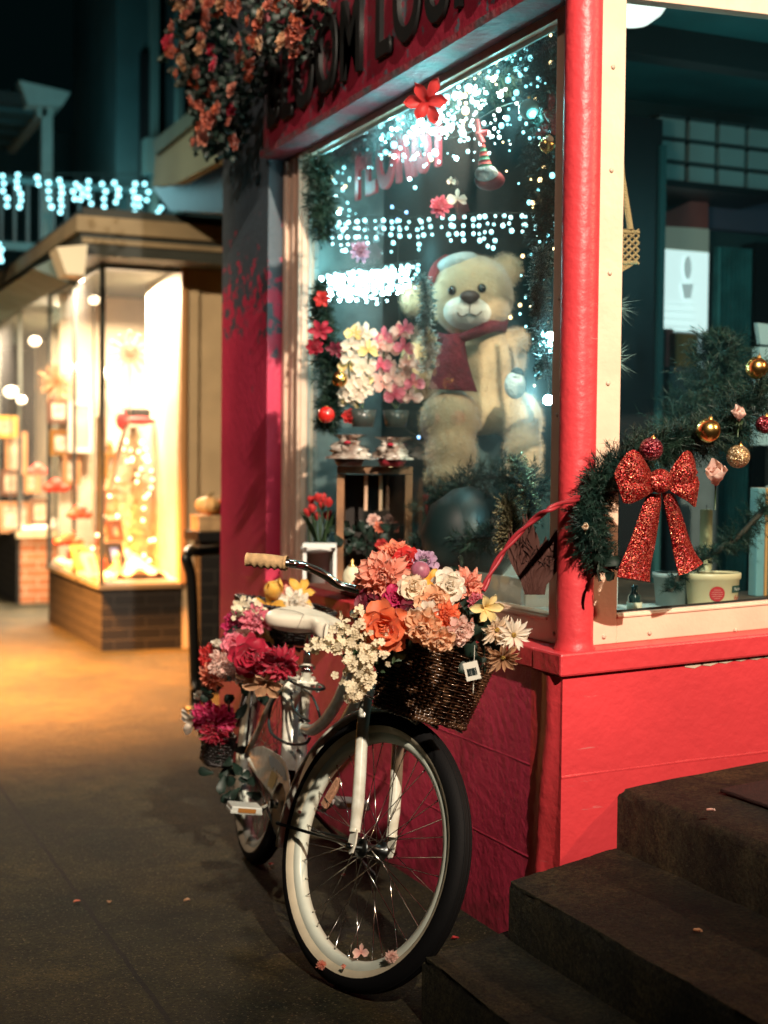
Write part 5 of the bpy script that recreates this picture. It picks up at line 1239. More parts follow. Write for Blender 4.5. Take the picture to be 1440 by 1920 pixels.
# glass jar with face-like relief kept plain, small lights, foliage in crate
c = at(661, 1048, 4.6); m = MB(); r = px2m(19, 4.6); z0 = DG+.002
m.lathe([(.0001, 0), (r*.7, 0), (r*.95, r*.4), (r, r*1.1), (r*.8, r*1.8), (r*.55, r*2.0), (r*.55, r*2.15), (.0001, r*2.15)], (c.x, c.y, z0), seg=24)
jr = m.build('ceramic_jar', mat('jar_cream', (.62, .58, .40), .45, bump=.8, bs=40, dist=.01)); tag(jr, 'knobbly cream ceramic jar at the foot of the crate', 'jar')
m = MB(); m.lathe([(.0001, 0), (r*.4, 0), (r*.42, r*.1), (r*.15, r*.3), (r*.2, r*.6), (.0001, r*.75)], (c.x, c.y, z0+r*2.16)); m.build('lid', GOLD, jr)
leafcluster([at(640+12*k, 1000+6*(k % 2), 4.78) for k in range(7)], 'dark greenery inside the lower half of the crate', 41, .05, 8, LEAFD, .04)
for x, y, d, col, lab in ((713, 988, 4.75, 'coral', 'small coral bloom in the crate greenery'), (716, 1022, 4.72, 'red', 'small red bloom low at the right side of the crate'), (700, 975, 4.8, 'blush', 'blush bloom in the middle of the crate')): flower('peony', col, x, y, 13, d, lab, 'blooms in the crate')
# gift baskets in cellophane on the crate
CEL = mat('cellophane', (.72, .68, .60), .15, coat=1., col2=(.16, .09, .06), vs=13, bump=.9, bs=22, dist=.02)
def gift(px, py, r, dep, label, seed, mt2):
    rr = random.Random(seed); c = at(px, py, dep); R0 = px2m(r, dep); root = thing('gift_basket', label, 'gift basket', (c.x, c.y, zt_+.001), 'gift baskets on the crate')
    base = Vector((c.x, c.y, zt_+.001)); m = MB(); m.lathe([(.0001, 0), (R0*.75, 0), (R0*1.0, R0*.5), (R0*.95, R0*.52), (R0*.7, .05*R0)], base, seg=28); m.build('bowl', mt2, root)
    rows = []
    for i in range(15):
        t = i/14; z = R0*(.45+1.5*t); w_ = R0*(1.05*(1-t)**.5 if t < .72 else .35+.5*(t-.72)*3)
        rows.append([base+Vector((cos(2*pi*j/30)*w_*1.15*(1+1.0*mnoise.noise(Vector((j*.5, i*.4, seed*3.3)))), sin(2*pi*j/30)*w_*1.15*(1+1.0*mnoise.noise(Vector((j*.45, i*.4, seed+5.5)))), z)) for j in range(30)])
    m = MB(); m.grid(rows, True, False, True); m.build('wrapping', CEL, root)
    m = MB(); m.ell(base+Vector((-.02, -.03, R0*1.45)), (R0*.22, R0*.3, R0*.12)); m.build('bow_knot', mat('bow_wine', (.35, .01, .03), .5), root)
gift(655, 840, 30, 4.72, 'cellophane wrapped gift basket left on the crate', 1, mat('bowl_dark', (.09, .04, .03), .4))
gift(735, 845, 28, 4.72, 'cellophane wrapped gift basket right on the crate', 2, mat('bowl_red', (.25, .02, .03), .4))
# orchids
def orchid(px0, py0, stems, dep, cols, label, r):
    base = at(px0, py0, dep); root = thing('orchid_plant', label, 'orchid', (base.x, base.y, base.z), 'potted orchids')
    m = MB(); m.lathe([(.0001, 0), (.035, 0), (.045, .055), (.04, .055), (.034, .01)], base, seg=24); m.build('pot', mat('pot_dark', (.04, .05, .045), .3), root); mat('pot_white', (.6, .6, .56), .4)
    rr = random.Random(int(px0)); n = 0
    for P in stems:
        pts = bez([base+Vector((0, 0, .06))]+[at(x, y, dep) for x, y in P], 6); s = MB(); s.tube(pts, .003, 5); s.build('stem', LEAF, root)
        for x, y in P:
            for q in range(2):
                nn = (-FW*1.2+RT*rr.uniform(-.5, .5)+UP*rr.uniform(-.2, .5)); c = at(x+rr.uniform(-11, 11), y+rr.uniform(-9, 9), dep-.02*q); b = bloom('orchid', c, nn, px2m(r, dep), rr); b.build('bloom', PM[cols[n % len(cols)]], root, attr=True); n += 1
    return root
orchid(680, 800, [[(660, 745), (656, 712), (654, 680), (660, 650), (672, 625), (680, 618)], [(680, 735), (688, 712), (690, 685), (692, 655)], [(678, 700), (664, 730), (655, 745)]], 4.68, ['white', 'white', 'white', 'white', 'pale_yellow'], 'white orchid plant in the left half of the window', 21)
orchid(742, 800, [[(728, 745), (722, 715), (718, 685), (721, 655), (728, 640)], [(764, 742), (770, 712), (771, 682), (766, 650), (756, 625), (750, 618)], [(745, 700), (743, 735)]], 4.8, ['blush', 'pink', 'blush', 'blush'], 'pink orchid plant between white orchid and teddy bear', 22)
# straw hat-like disc behind the pink orchid
c = at(775, 690, 5.0); m = MB(); m.ell(c, (px2m(28, 5), .04, px2m(48, 5)), AXB, 12, 18); tag(m.build('tan_balloon', mat('balloon_tan', (.55, .36, .18), .4)), 'round tan ball behind the pink orchid', 'ball')
# tulips
tp_ = thing('tulip_pot', 'pot of red tulips at the left end of the window', 'tulips', at(598, 1050, 4.85))
b0 = at(600, 1060, 4.85); b0.z = DG+.001
m = MB(); m.lathe([(.0001, 0), (.05, 0), (.062, .10), (.066, .10), (.066, .12), (.056, .12)], b0, seg=24); m.build('pot', MATS['pot_white'], tp_)
rr = random.Random(9)
for x, y in ((583, 942), (596, 938), (604, 952), (616, 948), (578, 966), (594, 972), (614, 972), (606, 940), (586, 958)):
    c = at(x, y, 4.85+rr.uniform(-.05, .05)); b = bloom('tulip', c, (rr.uniform(-.2, .2), rr.uniform(-.2, .2), 1), .018, rr); b.build('bloom', PM['red'], tp_, attr=True)
    s = MB(); s.tube(bez([b0+Vector((0, 0, .1)), (b0+c)/2+Vector((rr.uniform(-.02, .02), 0, 0)), c], 4), .003, 5); s.build('stem', LEAF, tp_)
m = MB()
for k in range(12):
    a = rr.uniform(0, 6.3); o_ = Vector((cos(a)*.35, sin(a)*.35, 1)).normalized(); petal(m, b0+Vector((0, 0, .1)), Vector((-sin(a), cos(a), 0)).cross(o_), o_, Vector((-sin(a), cos(a), 0)), .17, .015, 0, .3, .2, 0, rr)
m.build('leaves', LEAF, tp_)
p = at(600, 1022, 4.7); m = MB(); m.obox((p.x, p.y, p.z), A, B, zz, .055, .04, .006); o = m.build('side_table', MATS['stool_white'])
tag(o, 'tiny white table among the tulips', 'table')
for u in (-.05, .05): m = MB(); m.obox((p.x+A.x*u, p.y+A.y*u, (p.z-.006+DG)/2), A, B, zz, .006, .006, (p.z-.006-DG)/2); m.build('leg', MATS['stool_white'], o)
# fir swag along the deck, white box, tinsel
garland('fir_swag', [at(x, y, d) for x, y, d in ((780, 960, 4.7), (830, 935, 4.6), (880, 905, 4.5), (930, 895, 4.35), (980, 905, 4.2), (1015, 930, 4.1))], [.08, .10, .11, .11, .11, .1], 'dark fir swag under the teddy bear feet', 'garland', 260, 51, nl=.04, nn=20, nw=.0016)
garland('fir_swag', [at(x, y, d) for x, y, d in ((770, 1035, 4.6), (840, 1015, 4.4), (900, 1010, 4.2), (960, 1000, 4.1))], [.07, .08, .08, .07], 'dark fir swag lying on the display deck', 'garland', 120, 52, nl=.04, nn=20, nw=.0016)
m = MB(); m.lathe([(.0001, 0), (.10, 0), (.14, .05), (.15, .13), (.12, .22), (.05, .27), (.0001, .28)], (at(880, 980, 4.4).x, at(880, 980, 4.4).y, DG+.06), seg=28)
tag(m.build('glass_cloche', mat('cloche_teal', (.004, .014, .014), .45)), 'dark glass dome in the fir below the teddy bear', 'glass dome')
wb = thing('white_box', 'open white display box low in the window corner', 'box', (0, 0, 0))
P = [atx(700, 1022, 2.25), atx(920, 1060, 1.99), atx(960, 1058, 2.15)]
bx0 = Vector((1.965, 3.42, DG+.003)); m = MB(); m.box(1.965, 2.28, 3.50, 4.25, DG+.003, DG+.010); m.box(1.965, 1.975, 3.51, 4.24, DG+.010, DG+.085); m.box(1.975, 2.28, 3.50, 3.51, DG+.010, DG+.085); m.box(2.27, 2.28, 3.51, 4.24, DG+.010, DG+.085); m.box(1.975, 2.27, 4.24, 4.25, DG+.010, DG+.085)
m.build('tray', mat('box_white', (.62, .66, .62), .5), wb)
m = MB(); m.box(1.935, 2.6, 3.25, 3.49, DG+.001, DG+.006); tag(m.build('cloth', mat('pale_cloth', (.38, .44, .42), .8, bump=.5, bs=20)), 'pale cloth spread in the corner of the display deck', 'cloth')
rr = random.Random(71); m = MB()
for i in range(26):
    a = rr.uniform(-.5, .5); petal(m, at(1000+rr.uniform(-15, 18), 1115, 3.62), Vector((rr.uniform(-.5, .5), -1, 0)), (UP+RT*a).normalized(), RT, rr.uniform(.10, .22), .02, 0, .3, .2, .1, rr)
tag(m.build('feather_bunch', mat('feather_brown', (.06, .018, .012), .8)), 'bunch of dark brown feathers leaning in the window corner', 'feathers')
TIN = glitter_mat('tinsel_gold', (.03, .03, .02), (.18, .14, .06), (.9, .75, .4), 500)
TINC = glitter_mat('tinsel_silver', (.02, .06, .06), (.12, .24, .24), (.9, 1., 1.), 420)
def tinsel(pts, r, n, mt, label, seed):
    rr = random.Random(seed); P = bez(pts, 8); m = MB()
    for i in range(n):
        p = rr.choice(P); d = Vector((rr.gauss(0, 1), rr.gauss(0, 1), rr.gauss(0, 1))).normalized(); s = d.orthogonal().normalized()*.0028; q = p+d*r*rr.uniform(.5, 1.1); k = len(m.v); m.v += [p-s, p+s, q+s, q-s]; m.t += [0]*4; m.f.append((k, k+1, k+2, k+3)); m.sm.append(False)
    tag(m.build('tinsel', mt), label, 'tinsel', 'tinsel in the window')
tinsel([at(950, 945, 4.0), at(958, 985, 3.95), at(952, 1020, 3.95)], .045, 700, TIN, 'gold tinsel bunch right of the fir swag', 1)
tinsel([at(965, 860, 4.0), at(985, 890, 3.95), at(995, 950, 3.9), at(985, 1010, 3.9)], .03, 500, TIN, 'thin gold tinsel strand near the right window stile', 2)
tinsel([at(795, 520, 4.6), at(800, 560, 4.6), at(798, 610, 4.6), at(808, 650, 4.62), at(800, 690, 4.62)], .035, 900, TINC, 'silver tinsel hanging in front of the bear shoulder', 3)
tinsel([at(1018, 470, 3.9), at(1010, 540, 3.9), at(1015, 600, 3.9), at(1025, 700, 3.85)], .04, 900, TINC, 'silver tinsel hanging down the right window stile', 4)
tinsel([atx(582, 300, 1.97), atx(580, 420, 1.97), atx(579, 560, 1.97), atx(578, 720, 1.97), atx(577, 860, 1.97)], .035, 900, TINC, 'frosty silver tinsel edging the left side of the display window', 5)
tinsel([atx(620, 280, 2.0), atx(720, 245, 2.0), atx(820, 185, 2.0), atx(920, 120, 2.0), atx(1030, 60, 2.0)], .06, 1500, TINC, 'silver tinsel wound along the top garland', 6)
# side garlands inside the frame with lights
garland('fir_garland', [at(x, y, d) for x, y, d in ((597, 540, 4.75), (604, 600, 4.75), (612, 660, 4.75), (622, 720, 4.72), (618, 770, 4.7), (610, 800, 4.7))], [.06, .07, .08, .07, .06, .05], 'fir garland hanging down the left side of the display window', 'garland', 520, 61, nl=.035, nn=20, nw=.0016)
garland('fir_garland', [at(x, y, d) for x, y, d in ((592, 300, 4.9), (600, 340, 4.88), (604, 390, 4.86), (606, 450, 4.84))], [.07, .08, .07, .06], 'fir garland in the upper left corner of the display window', 'garland', 420, 62, nl=.035, nn=20, nw=.0016)
garland('fir_garland', [atx(x, y, 2.05) for x, y in ((610, 290), (700, 262), (790, 205), (880, 150), (960, 95), (1035, 55))], [.09, .12, .14, .16, .17, .17], 'thick fir garland along the top of the display window', 'garland', 1300, 63, nl=.035, nn=20, nw=.0015)
garland('fir_garland', [atx(x, y, 2.05) for x, y in ((1020, 60), (1024, 150), (1020, 240), (1026, 330), (1022, 420), (1030, 520))], [.10, .10, .09, .08, .07, .06], 'fir garland hanging down the right side of the display window', 'garland', 760, 64, nl=.035, nn=20, nw=.0015)
for x, y, r, mt_, lab in ((637, 711, 15, GS, 'gold bauble on the left fir garland'), (612, 778, 16, mat('red_bauble', (.55, .02, .015), .15, coat=1.), 'shiny red bauble at the foot of the left fir garland')):
    c = at(x, y, 4.62); m = MB(); m.ell(c, px2m(r, 4.62)); o = m.build('bauble', mt_); k = MB(); k.lathe([(.0001, .03), (.006, .03), (.006, .02)], c, seg=8); k.build('cap', GOLD, o); tag(o, lab, 'bauble', 'baubles in the display window')
for x, y, r, mt_, lab in ((1026, 272, 15, GS, 'gold bauble on the right fir garland'), (992, 205, 20, mat('glass_bauble', (.15, .28, .26), .08, coat=1.), 'dull teal glass bauble under the top garland'), (1030, 262, 8, CREAM, 'small cream bauble beside the gold one')):
    c = atx(x, y, 1.99); m = MB(); r = px2m(r, (c-CAM).dot(FW)); m.ell(c, r); o = m.build('bauble', mt_); k = MB(); k.lathe([(.0001, r*1.2), (r*.2, r*1.2), (r*.2, r*.95)], c, seg=8); k.build('cap', GOLD, o); tag(o, lab, 'bauble', 'baubles in the display window')
POI = [(604, 560, 'red', 'glittering red poinsettia high on the left garland', 20), (600, 620, 'crimson', 'dark red poinsettia in the middle of the left garland', 24), (628, 655, 'maroon', 'maroon poinsettia right of the left garland', 20), (590, 650, 'crimson', 'dark red poinsettia at the left window edge', 18), (655, 780, 'red', 'red poinsettia beside the red bauble', 15)]
for x, y, col, lab, r in POI: flower('lily' if r > 18 else 'peony', col, x, y, r, 4.66, lab, 'poinsettias on the left garland', side=(0, 0))
flower('lily', 'red', 800, 190, 46, 4.0, 'large glowing red poinsettia under the top garland', 'poinsettias on the top garland', side=(0, .3))
c = at(843, 372, 4.3); flower('carnation', 'pink', 826, 385, 26, 4.3, 'dusty pink hanging bloom below the sign', 'blooms below the sign'); flower('orchid', 'white', 858, 372, 20, 4.3, 'white hanging bloom right of the pink one', 'blooms below the sign'); flower('orchid', 'white', 846, 340, 11, 4.3, 'tiny white bloom above the hanging pair', 'blooms below the sign')
flower('carnation', 'lilac', 676, 470, 24, 4.9, 'pale lilac hanging bloom between the reflected icicle lights', 'blooms below the sign')
# striped gnome ornament
gn = thing('hanging_ornament', 'striped green and red hat ornament with white beard hanging in the window', 'ornament', at(905, 330, 4.2))
cR, cG = mat('orn_red', (.55, .02, .02), .6), mat('orn_green', (.02, .22, .12), .6)
for k in range(6):
    t = k/6; a, b = at(905+5*t, 268+50*t, 4.2), at(905+5*(t+1/6), 268+50*(t+1/6), 4.2); m = MB(); m.tube([a, b], [.004+.020*t, .004+.020*(t+1/6)], 12); m.build('hat_band', cR if k % 2 == 0 else cG, gn)
m = MB(); m.ell(at(912, 326, 4.2), (.035, .03, .026), AXB); m.build('beard', HB, gn)
m = MB(); m.ell(at(918, 338, 4.22), (.045, .035, .030), AXB); m.build('body', mat('orn_wine', (.18, .01, .02), .7), gn)
m = MB(); m.tube([at(905, 268, 4.2), at(897, 250, 4.2), at(893, 225, 4.2)], .009, 8); m.tube([at(893, 250, 4.2), at(915, 249, 4.2)], .009, 8); m.build('hook', mat('orn_pink', (.7, .12, .14), .5), gn)
# sign with red letters in the window
tc = bpy.data.curves.new('sg', 'FONT'); tc.body = 'FLORIST'; tc.size = 1; tc.extrude = .02; tc.offset = .025
tmp = bpy.data.objects.new('tmp', tc); COL.objects.link(tmp); bpy.context.view_layer.update(); me = bpy.data.meshes.new_from_object(tmp.evaluated_get(bpy.context.evaluated_depsgraph_get())); bpy.data.objects.remove(tmp)
a, b = atx(668, 372, 2.06), atx(838, 300, 2.06); xs = [v.co.x for v in me.vertices]; w0, w1 = min(xs), max(xs); L_ = (b-a).length; ux = (b-a).normalized(); hgt_ = .245
for v in me.vertices:
    q = a+ux*((v.co.x-w0)/(w1-w0)*L_)+zz*(v.co.y*hgt_/.72*1.0)+Vector((-.3*v.co.z, 0, 0)); v.co = q-a
me.materials.clear(); me.materials.append(mat('sign_red', (.50, .03, .04), .5, emit=.06, ecol=(.9, .05, .05)))
o = bpy.data.objects.new('florist_sign', me); COL.objects.link(o); o.location = a; WM[o] = Matrix.Translation(a); tag(o, 'red lettered FLORIST sign hanging below the top garland', 'sign')
m = MB(); m.tube([a+zz*.25+ux*.1, a+zz*.6+ux*.1], .0012, 4); m.tube([b+zz*.2-ux*.05, b+zz*.45-ux*.05], .0012, 4); m.build('cord', WIRE, o)
# string lights
def reflected_icicles(name, x0, x1, ytop, ybot, dep, n, label, seed, maxb=98, r=.0075, me=None, step=14, slope=0, jit=5):  # glowing bulbs stand in for reflections of light strings outside
    rr = random.Random(seed); wires = [[at(x0+(x1-x0)*t/10, ytop(x0+(x1-x0)*t/10)-8, dep) for t in range(11)]]; B_ = []
    for i in range(n):
        x = x0+(x1-x0)*(i+.5)/n+rr.uniform(-jit, jit); yt = ytop(x); k = rr.choice((2, 3, 3, 4, 5, 5)); L = []
        for j in range(k):
            if len(B_) >= maxb: break
            y = yt+step*j+rr.uniform(-3, 3)
            if y > ybot(x): break
            p = at(x+rr.uniform(-4, 4), y, dep+rr.uniform(-.05, .05)); B_.append((p, r*rr.uniform(.75, 1.3), me or BM_COOL)); L.append(p)
        if L: wires.append([at(x, yt-8, dep)]+L)
    return light_string(name, wires, B_, label, 'icicle light strings', .0012)
reflected_icicles('icicle_lights', 592, 815, lambda x: 416-.01*(x-592), lambda x: 478, 4.95, 17, 'reflected icicle lights added as bulbs across the upper left of the display window', 1, r=.0066)
reflected_icicles('icicle_lights', 818, 1042, lambda x: 410-.02*(x-818), lambda x: 475, 4.7, 15, 'reflected icicle lights added as bulbs above the teddy bear head', 2, r=.0066)
reflected_icicles('icicle_lights', 598, 795, lambda x: 524-.13*(x-598), lambda x: 566-.05*(x-598), 5.0, 30, 'dense second row of reflected icicle lights added as bulbs left of the teddy bear', 3, 99, step=11, r=.0066, me=BM_COOLS)
reflected_icicles('icicle_lights', 605, 790, lambda x: 520-.13*(x-598), lambda x: 560-.05*(x-598), 4.95, 24, 'bright reflected icicle lights added as bulbs just behind the dense second row', 4, 99, step=11, r=.006)
rr = random.Random(88)
def cluster(name, pts, n, rad, label, seed, x=None, dep=None, r=.005, mix=((BM_COOL, .8), (BM_WARM, 1.))):
    rr = random.Random(seed); P = [(atx(a, b, x) if x else at(a, b, dep)) for a, b in pts]; P = bez(P, 10); B_ = []
    for i in range(n):
        p = rr.choice(P)+Vector((rr.gauss(-.02, .03), rr.gauss(0, rad), rr.gauss(0, rad))); 
        if p.x < 1.96: p.x = 1.96+rr.random()*.02
        z_ = rr.random(); me = next(mm for mm, w_ in mix if z_ <= w_); B_.append((p, r*rr.choice((.5, .6, .8, 1., 1., 1.3, 1.8)), me))
    return light_string(name, [P], B_, label, 'fairy lights woven in the window greenery')
MX = ((BM_COOL, .72), (BM_COOLS, .9), (BM_WARM, 1.))
cluster('fairy_lights', [(700, 262), (790, 215), (880, 160), (960, 110), (1035, 70)], 99, .09, 'cool white fairy lights in the top garland', 5, 2.0, r=.0052, mix=MX)
cluster('fairy_lights', [(760, 262), (800, 240), (850, 215), (900, 180)], 80, .065, 'bright tangle of fairy lights beside the red poinsettia', 6, 2.0, r=.0068, mix=MX)
cluster('fairy_lights', [(880, 235), (940, 200), (1000, 190), (1030, 230)], 70, .08, 'fairy lights below the right half of the top garland', 7, 2.02, r=.0050, mix=((BM_COOL, .9), (BM_WARM, 1.)))
cluster('fairy_lights', [(600, 300), (630, 330), (650, 380), (680, 400)], 36, .06, 'sparse fairy lights in the upper left corner', 8, 2.1, r=.0055, mix=MX)
cluster('fairy_lights', [(596, 400), (600, 560), (592, 660), (585, 740), (600, 790)], 34, .03, 'warm fairy lights down the left garland', 9, 2.1, r=.0048, mix=((BM_COOL, .35), (BM_WARM, 1.)))
cluster('fairy_lights', [(720, 255), (820, 200), (920, 135), (1030, 60)], 99, .10, 'second cool strand looped loosely through the top garland', 21, 2.06, r=.0052, mix=MX)
cluster('fairy_lights', [(640, 300), (740, 280), (840, 260), (930, 230)], 70, .06, 'loose lights trailing over the FLORIST sign', 22, 2.08, r=.0050, mix=MX)
cluster('fairy_lights', [(1020, 250), (1025, 420), (1012, 560), (1022, 700)], 40, .03, 'fairy lights down the right garland', 10, 2.05, r=.0042, mix=((BM_COOL, .7), (BM_WARM, 1.)))
cluster('fairy_lights', [(650, 905), (700, 955), (740, 960), (690, 985)], 9, .06, 'few warm lights scattered in the crate', 12, 2.3, r=.0050, mix=((BM_WARM, .85), (BM_COOL, 1.)))
B_ = [(at(x, y, 5.2), .006, BM_WARM) for x, y in ((980, 480), (1012, 482), (969, 510), (975, 572), (957, 595), (915, 818), (1000, 822))]
light_string('fairy_lights', [[p for p, _, _ in B_]], B_, 'loose warm fairy lights right of the teddy bear head', 'fairy lights woven in the window greenery')
B_ = [(at(x, y, 4.9), .006, BM_BLUE) for x, y in ((735, 388), (762, 398), (745, 412), (754, 790), (748, 797), (785, 820))]
light_string('fairy_lights', [[p for p, _, _ in B_]], B_, 'few blue lights around the sign and the crate', 'fairy lights woven in the window greenery')
for x, y, lab in ((1032, 632, 'upper glowing cool lamp at the right window stile'), (1028, 750, 'lower glowing cool lamp at the right window stile')):
    c = atx(x, y, 1.985); m = MB(); m.ell(c, .014); o = m.build('globe_lamp', mat('globe_glow', (1, 1, 1), .5, emit=420., ecol=(.38, .92, 1.)))
    k = MB(); k.tube([c+zz*.012, c+zz*.05, c+zz*.12+Vector((.03, 0, 0))], .0025, 6); k.build('cord', WIRE, o); tag(o, lab, 'lamp', 'globe lamps at the stile')
# ------------------------------------------------------------ inside, step side window
y = 5.7
cb = thing('tall_cabinet', 'tall black cabinet behind the step side window', 'cabinet', (3.4, 5.2, 0))
a, b = aty(1172, 215, 5.2), aty(1243, 215, 5.2); m = MB(); m.box(a.x, b.x, 5.2, 5.7, .02, a.z); m.build('body', BLACKW, cb)
a = aty(1238, 250, 5.19); MB().box(a.x, b.x+.01, 5.18, 5.2, .02, a.z-.05).build('edge_strip', mat('strip_teal', (.02, .09, .09), .6), cb)
sh = thing('wall_shelf', 'dark wall shelf carrying white boxes near the ceiling', 'shelf', (4.3, 5.4, 2.2))
p0 = aty(1240, 335, 5.35); p1 = aty(1470, 375, 5.35); m = MB(); m.hexa([(p0.x, 5.35, p0.z-.03), (p1.x, 5.35, p0.z-.03), (p1.x, 5.74, p0.z-.03), (p0.x, 5.74, p0.z-.03), (p0.x, 5.35, p0.z), (p1.x, 5.35, p0.z), (p1.x, 5.74, p0.z), (p0.x, 5.74, p0.z)]); m.build('board', BLACKW, sh)
WB_ = mat('box_board', (.34, .46, .44), .8, var=.1); bw = (p1.x-p0.x)/3.0
bh = px2m(36, 5.9); kx = 0
for col in range(4):
    for row in range(3):
        x0 = p0.x+.02+col*(px2m(66, 5.9)+.02); z0 = p0.z+.002+row*(bh+.022)
        if col == 0 and False: continue
        m = MB(); m.box(x0, x0+px2m(62, 5.9), 5.40, 5.7, z0, z0+bh); o = m.build('storage_box', WB_)
        hh = ['lowest', 'middle', 'top'][row]; cc_ = ['leftmost', 'second', 'third', 'rightmost'][col]
        tag(o, f'pale storage box, {hh} in the {cc_} stack on the wall shelf', 'box', 'storage boxes on the wall shelf')
        MB().box(x0-.003, x0+px2m(62, 5.9)+.003, 5.396, 5.703, z0+bh+.001, z0+bh+.018).build('lid', mat('lid_dark', (.03, .05, .05), .7), o)
MB
# purple grey wall band, outside reflections built as a red gable and glowing white panel, curtains
a, b = aty(1322, 352, 5.7), aty(1560, 450, 5.7); m = MB(); m.box(a.x, b.x, 5.68, 5.745, b.z-.0, a.z+.02); tag(m.build('wall_band', mat('mauve_paint', (.13, .13, .19), .8, var=.2, vs=4)), 'mauve painted panel below the wall shelf', 'panel')
a, b = aty(1240, 385, 5.6), aty(1325, 690, 5.6)
pn = thing('reflected_sign', 'reflection of a white outside sign built as a glowing panel with faint oval drawing', 'panel', ((a.x+b.x)/2, 5.6, b.z))
def Z(py, yy=5.6, px=1280): return aty(px, py, yy).z
MB().box(a.x, b.x, 5.60, 5.62, Z(620), Z(470)).build('sheet', mat('reflected_bright', (.8, .9, .9), .6, emit=.9, ecol=(.8, 1, .98)), pn)
MB().box(a.x, b.x, 5.60, 5.62, Z(690), Z(621)).build('sheet', mat('reflected_low', (.55, .62, .62), .7, emit=.25, ecol=(.6, .75, .8)), pn)
MB().box(a.x, b.x, 5.60, 5.62, Z(469), Z(425)).build('sheet', mat('reflected_top', (.45, .48, .40), .7, emit=.12, ecol=(.6, .65, .5)), pn)
m = MB(); m.prism([aty(1241, 402, 5.598), aty(1241, 424, 5.598), aty(1328, 428, 5.598), aty(1328, 362, 5.598)], (0, .012, 0)); m.build('reflected_gable', mat('gable_red', (.55, .13, .11), .8, var=.2), pn)
m = MB(); rows = []
cc = aty(1289, 502, 5.595); m.prism([cc+Vector((.022*cos(t)*1.0, 0, .055*sin(t))) for t in [2*pi*k/24 for k in range(24)]][::-1], (0, -.002, 0)); m.prism([aty(1277, 532, 5.595), aty(1300, 532, 5.595), aty(1295, 560, 5.595), aty(1282, 560, 5.595)], (0, -.002, 0)); m.build('drawing', mat('drawing_grey', (.62, .70, .69), .7, emit=.42, ecol=(.75, .9, .88)), pn)
m = MB()
for k in range(4): p = aty(1243, 568+14*k, 5.594); q = aty(1302, 571+14*k, 5.594); m.box(p.x, q.x, 5.593, 5.597, q.z-.006, p.z)
m.build('stripe', MATS['drawing_grey'], pn)
ob = thing('orange_cabinet', 'small orange brown cabinet under the reflected white sign', 'cabinet', (3.6, 5.5, .02))
p, q = aty(1256, 625, 5.5), aty(1296, 690, 5.5); m = MB(); m.box(p.x, q.x, 5.45, 5.6, q.z, p.z); m.build('door', mat('orange_wood', (.45, .22, .06), .5, var=.4, vs=6), ob, bevel=.004)
MB().box(p.x-.04, q.x+.12, 5.44, 5.6, .02, q.z-.002).build('base', mat('grey_wood', (.16, .19, .19), .6, var=.3), ob)
p = aty(1243, 700, 5.55); MB().box(p.x-.02, p.x+.02, 5.5, 5.59, q.z, Z(622)).build('side_strip', MATS['gable_red'], ob)
cu = thing('curtains', 'teal pleated curtains beside the reflected white sign', 'curtain', (4.2, 5.6, .8))
a, b = aty(1342, 470, 5.6), aty(1410, 470, 5.6); rows = []
for k in range(60):
    x = a.x+(b.x-a.x)*k/59; rows.append([(x, 5.60+.022*sin(k*.9), Z(465, 5.6, 1370)), (x, 5.60+.026*sin(k*.9+.2), .4)])
m = MB(); m.grid(rows); m.build('pleats', mat('curtain_teal', (.05, .26, .25), .8, var=.4, vs=9), cu)
p = aty(1418, 460, 5.6); MB().box(b.x+.01, p.x+.3, 5.58, 5.70, .02, Z(455, 5.6, 1418)).build('dark_jamb', BLACKW, cu)
# round ceiling lamp
c = aty(1188, 18, 4.05); m = MB(); rr = px2m(66, 4.7); 
m.lathe([(.0001, -rr*.62), (rr*.45, -rr*.56), (rr*.8, -rr*.30), (rr, 0), (rr*.95, rr*.25), (rr*.6, rr*.4)], (c.x, c.y, c.z+.02), seg=36); o = m.build('ceiling_lamp', mat('opal_glass', (.9, .9, .8), .3, emit=1.3, ecol=(.92, 1., .92))); tag(o, 'round opal ceiling lamp behind the top of the cream stile', 'ceiling lamp')
m = MB(); m.lathe([(rr*1.0, 0), (rr*1.06, .01), (rr*1.06, .03), (rr*.9, .05), (.0001, .05)], (c.x, c.y, c.z+.02+rr*.05), seg=36); m.build('rim', mat('rim_bronze', (.2, .05, .03), .4), o)
m = MB(); m.tube([(c.x, c.y, c.z+.06), (c.x, c.y, 3.0)], .02, 10); m.build('stem', MATS['rim_bronze'], o)
# macrame hanger
mc = thing('macrame_hanger', 'knotted tan macrame plant hanger behind the cream stile', 'macrame', aty(1170, 430, 3.4))
MC = mat('jute', (.40, .27, .13), .9, bump=.6, bs=200)
def tY(px, py, y_=3.4): return aty(px, py, y_)
m = MB(); m.tube([tY(1160, 240), tY(1166, 330), tY(1182, 430)], .009, 8); m.tube([tY(1130, 240), tY(1136, 430)], .009, 8); m.build('rope', MC, mc)
m = MB()
for k in range(5):
    for dx in range(6):
        x0 = 1120+13*dx; y0 = 430+13*k; m.tube([tY(x0, y0), tY(x0+13, y0+13)], .0035, 5); m.tube([tY(x0+13, y0), tY(x0, y0+13)], .0035, 5)
m.tube([tY(1118, 432), tY(1198, 436)], .006, 6); m.tube([tY(1118, 494), tY(1194, 492)], .006, 6); m.build('net', MC, mc)
m = MB(); m.prism([tY(1120, 496), tY(1150, 520), tY(1192, 494)][::-1], (0, .006, 0)); m.build('fringe', MC, mc)
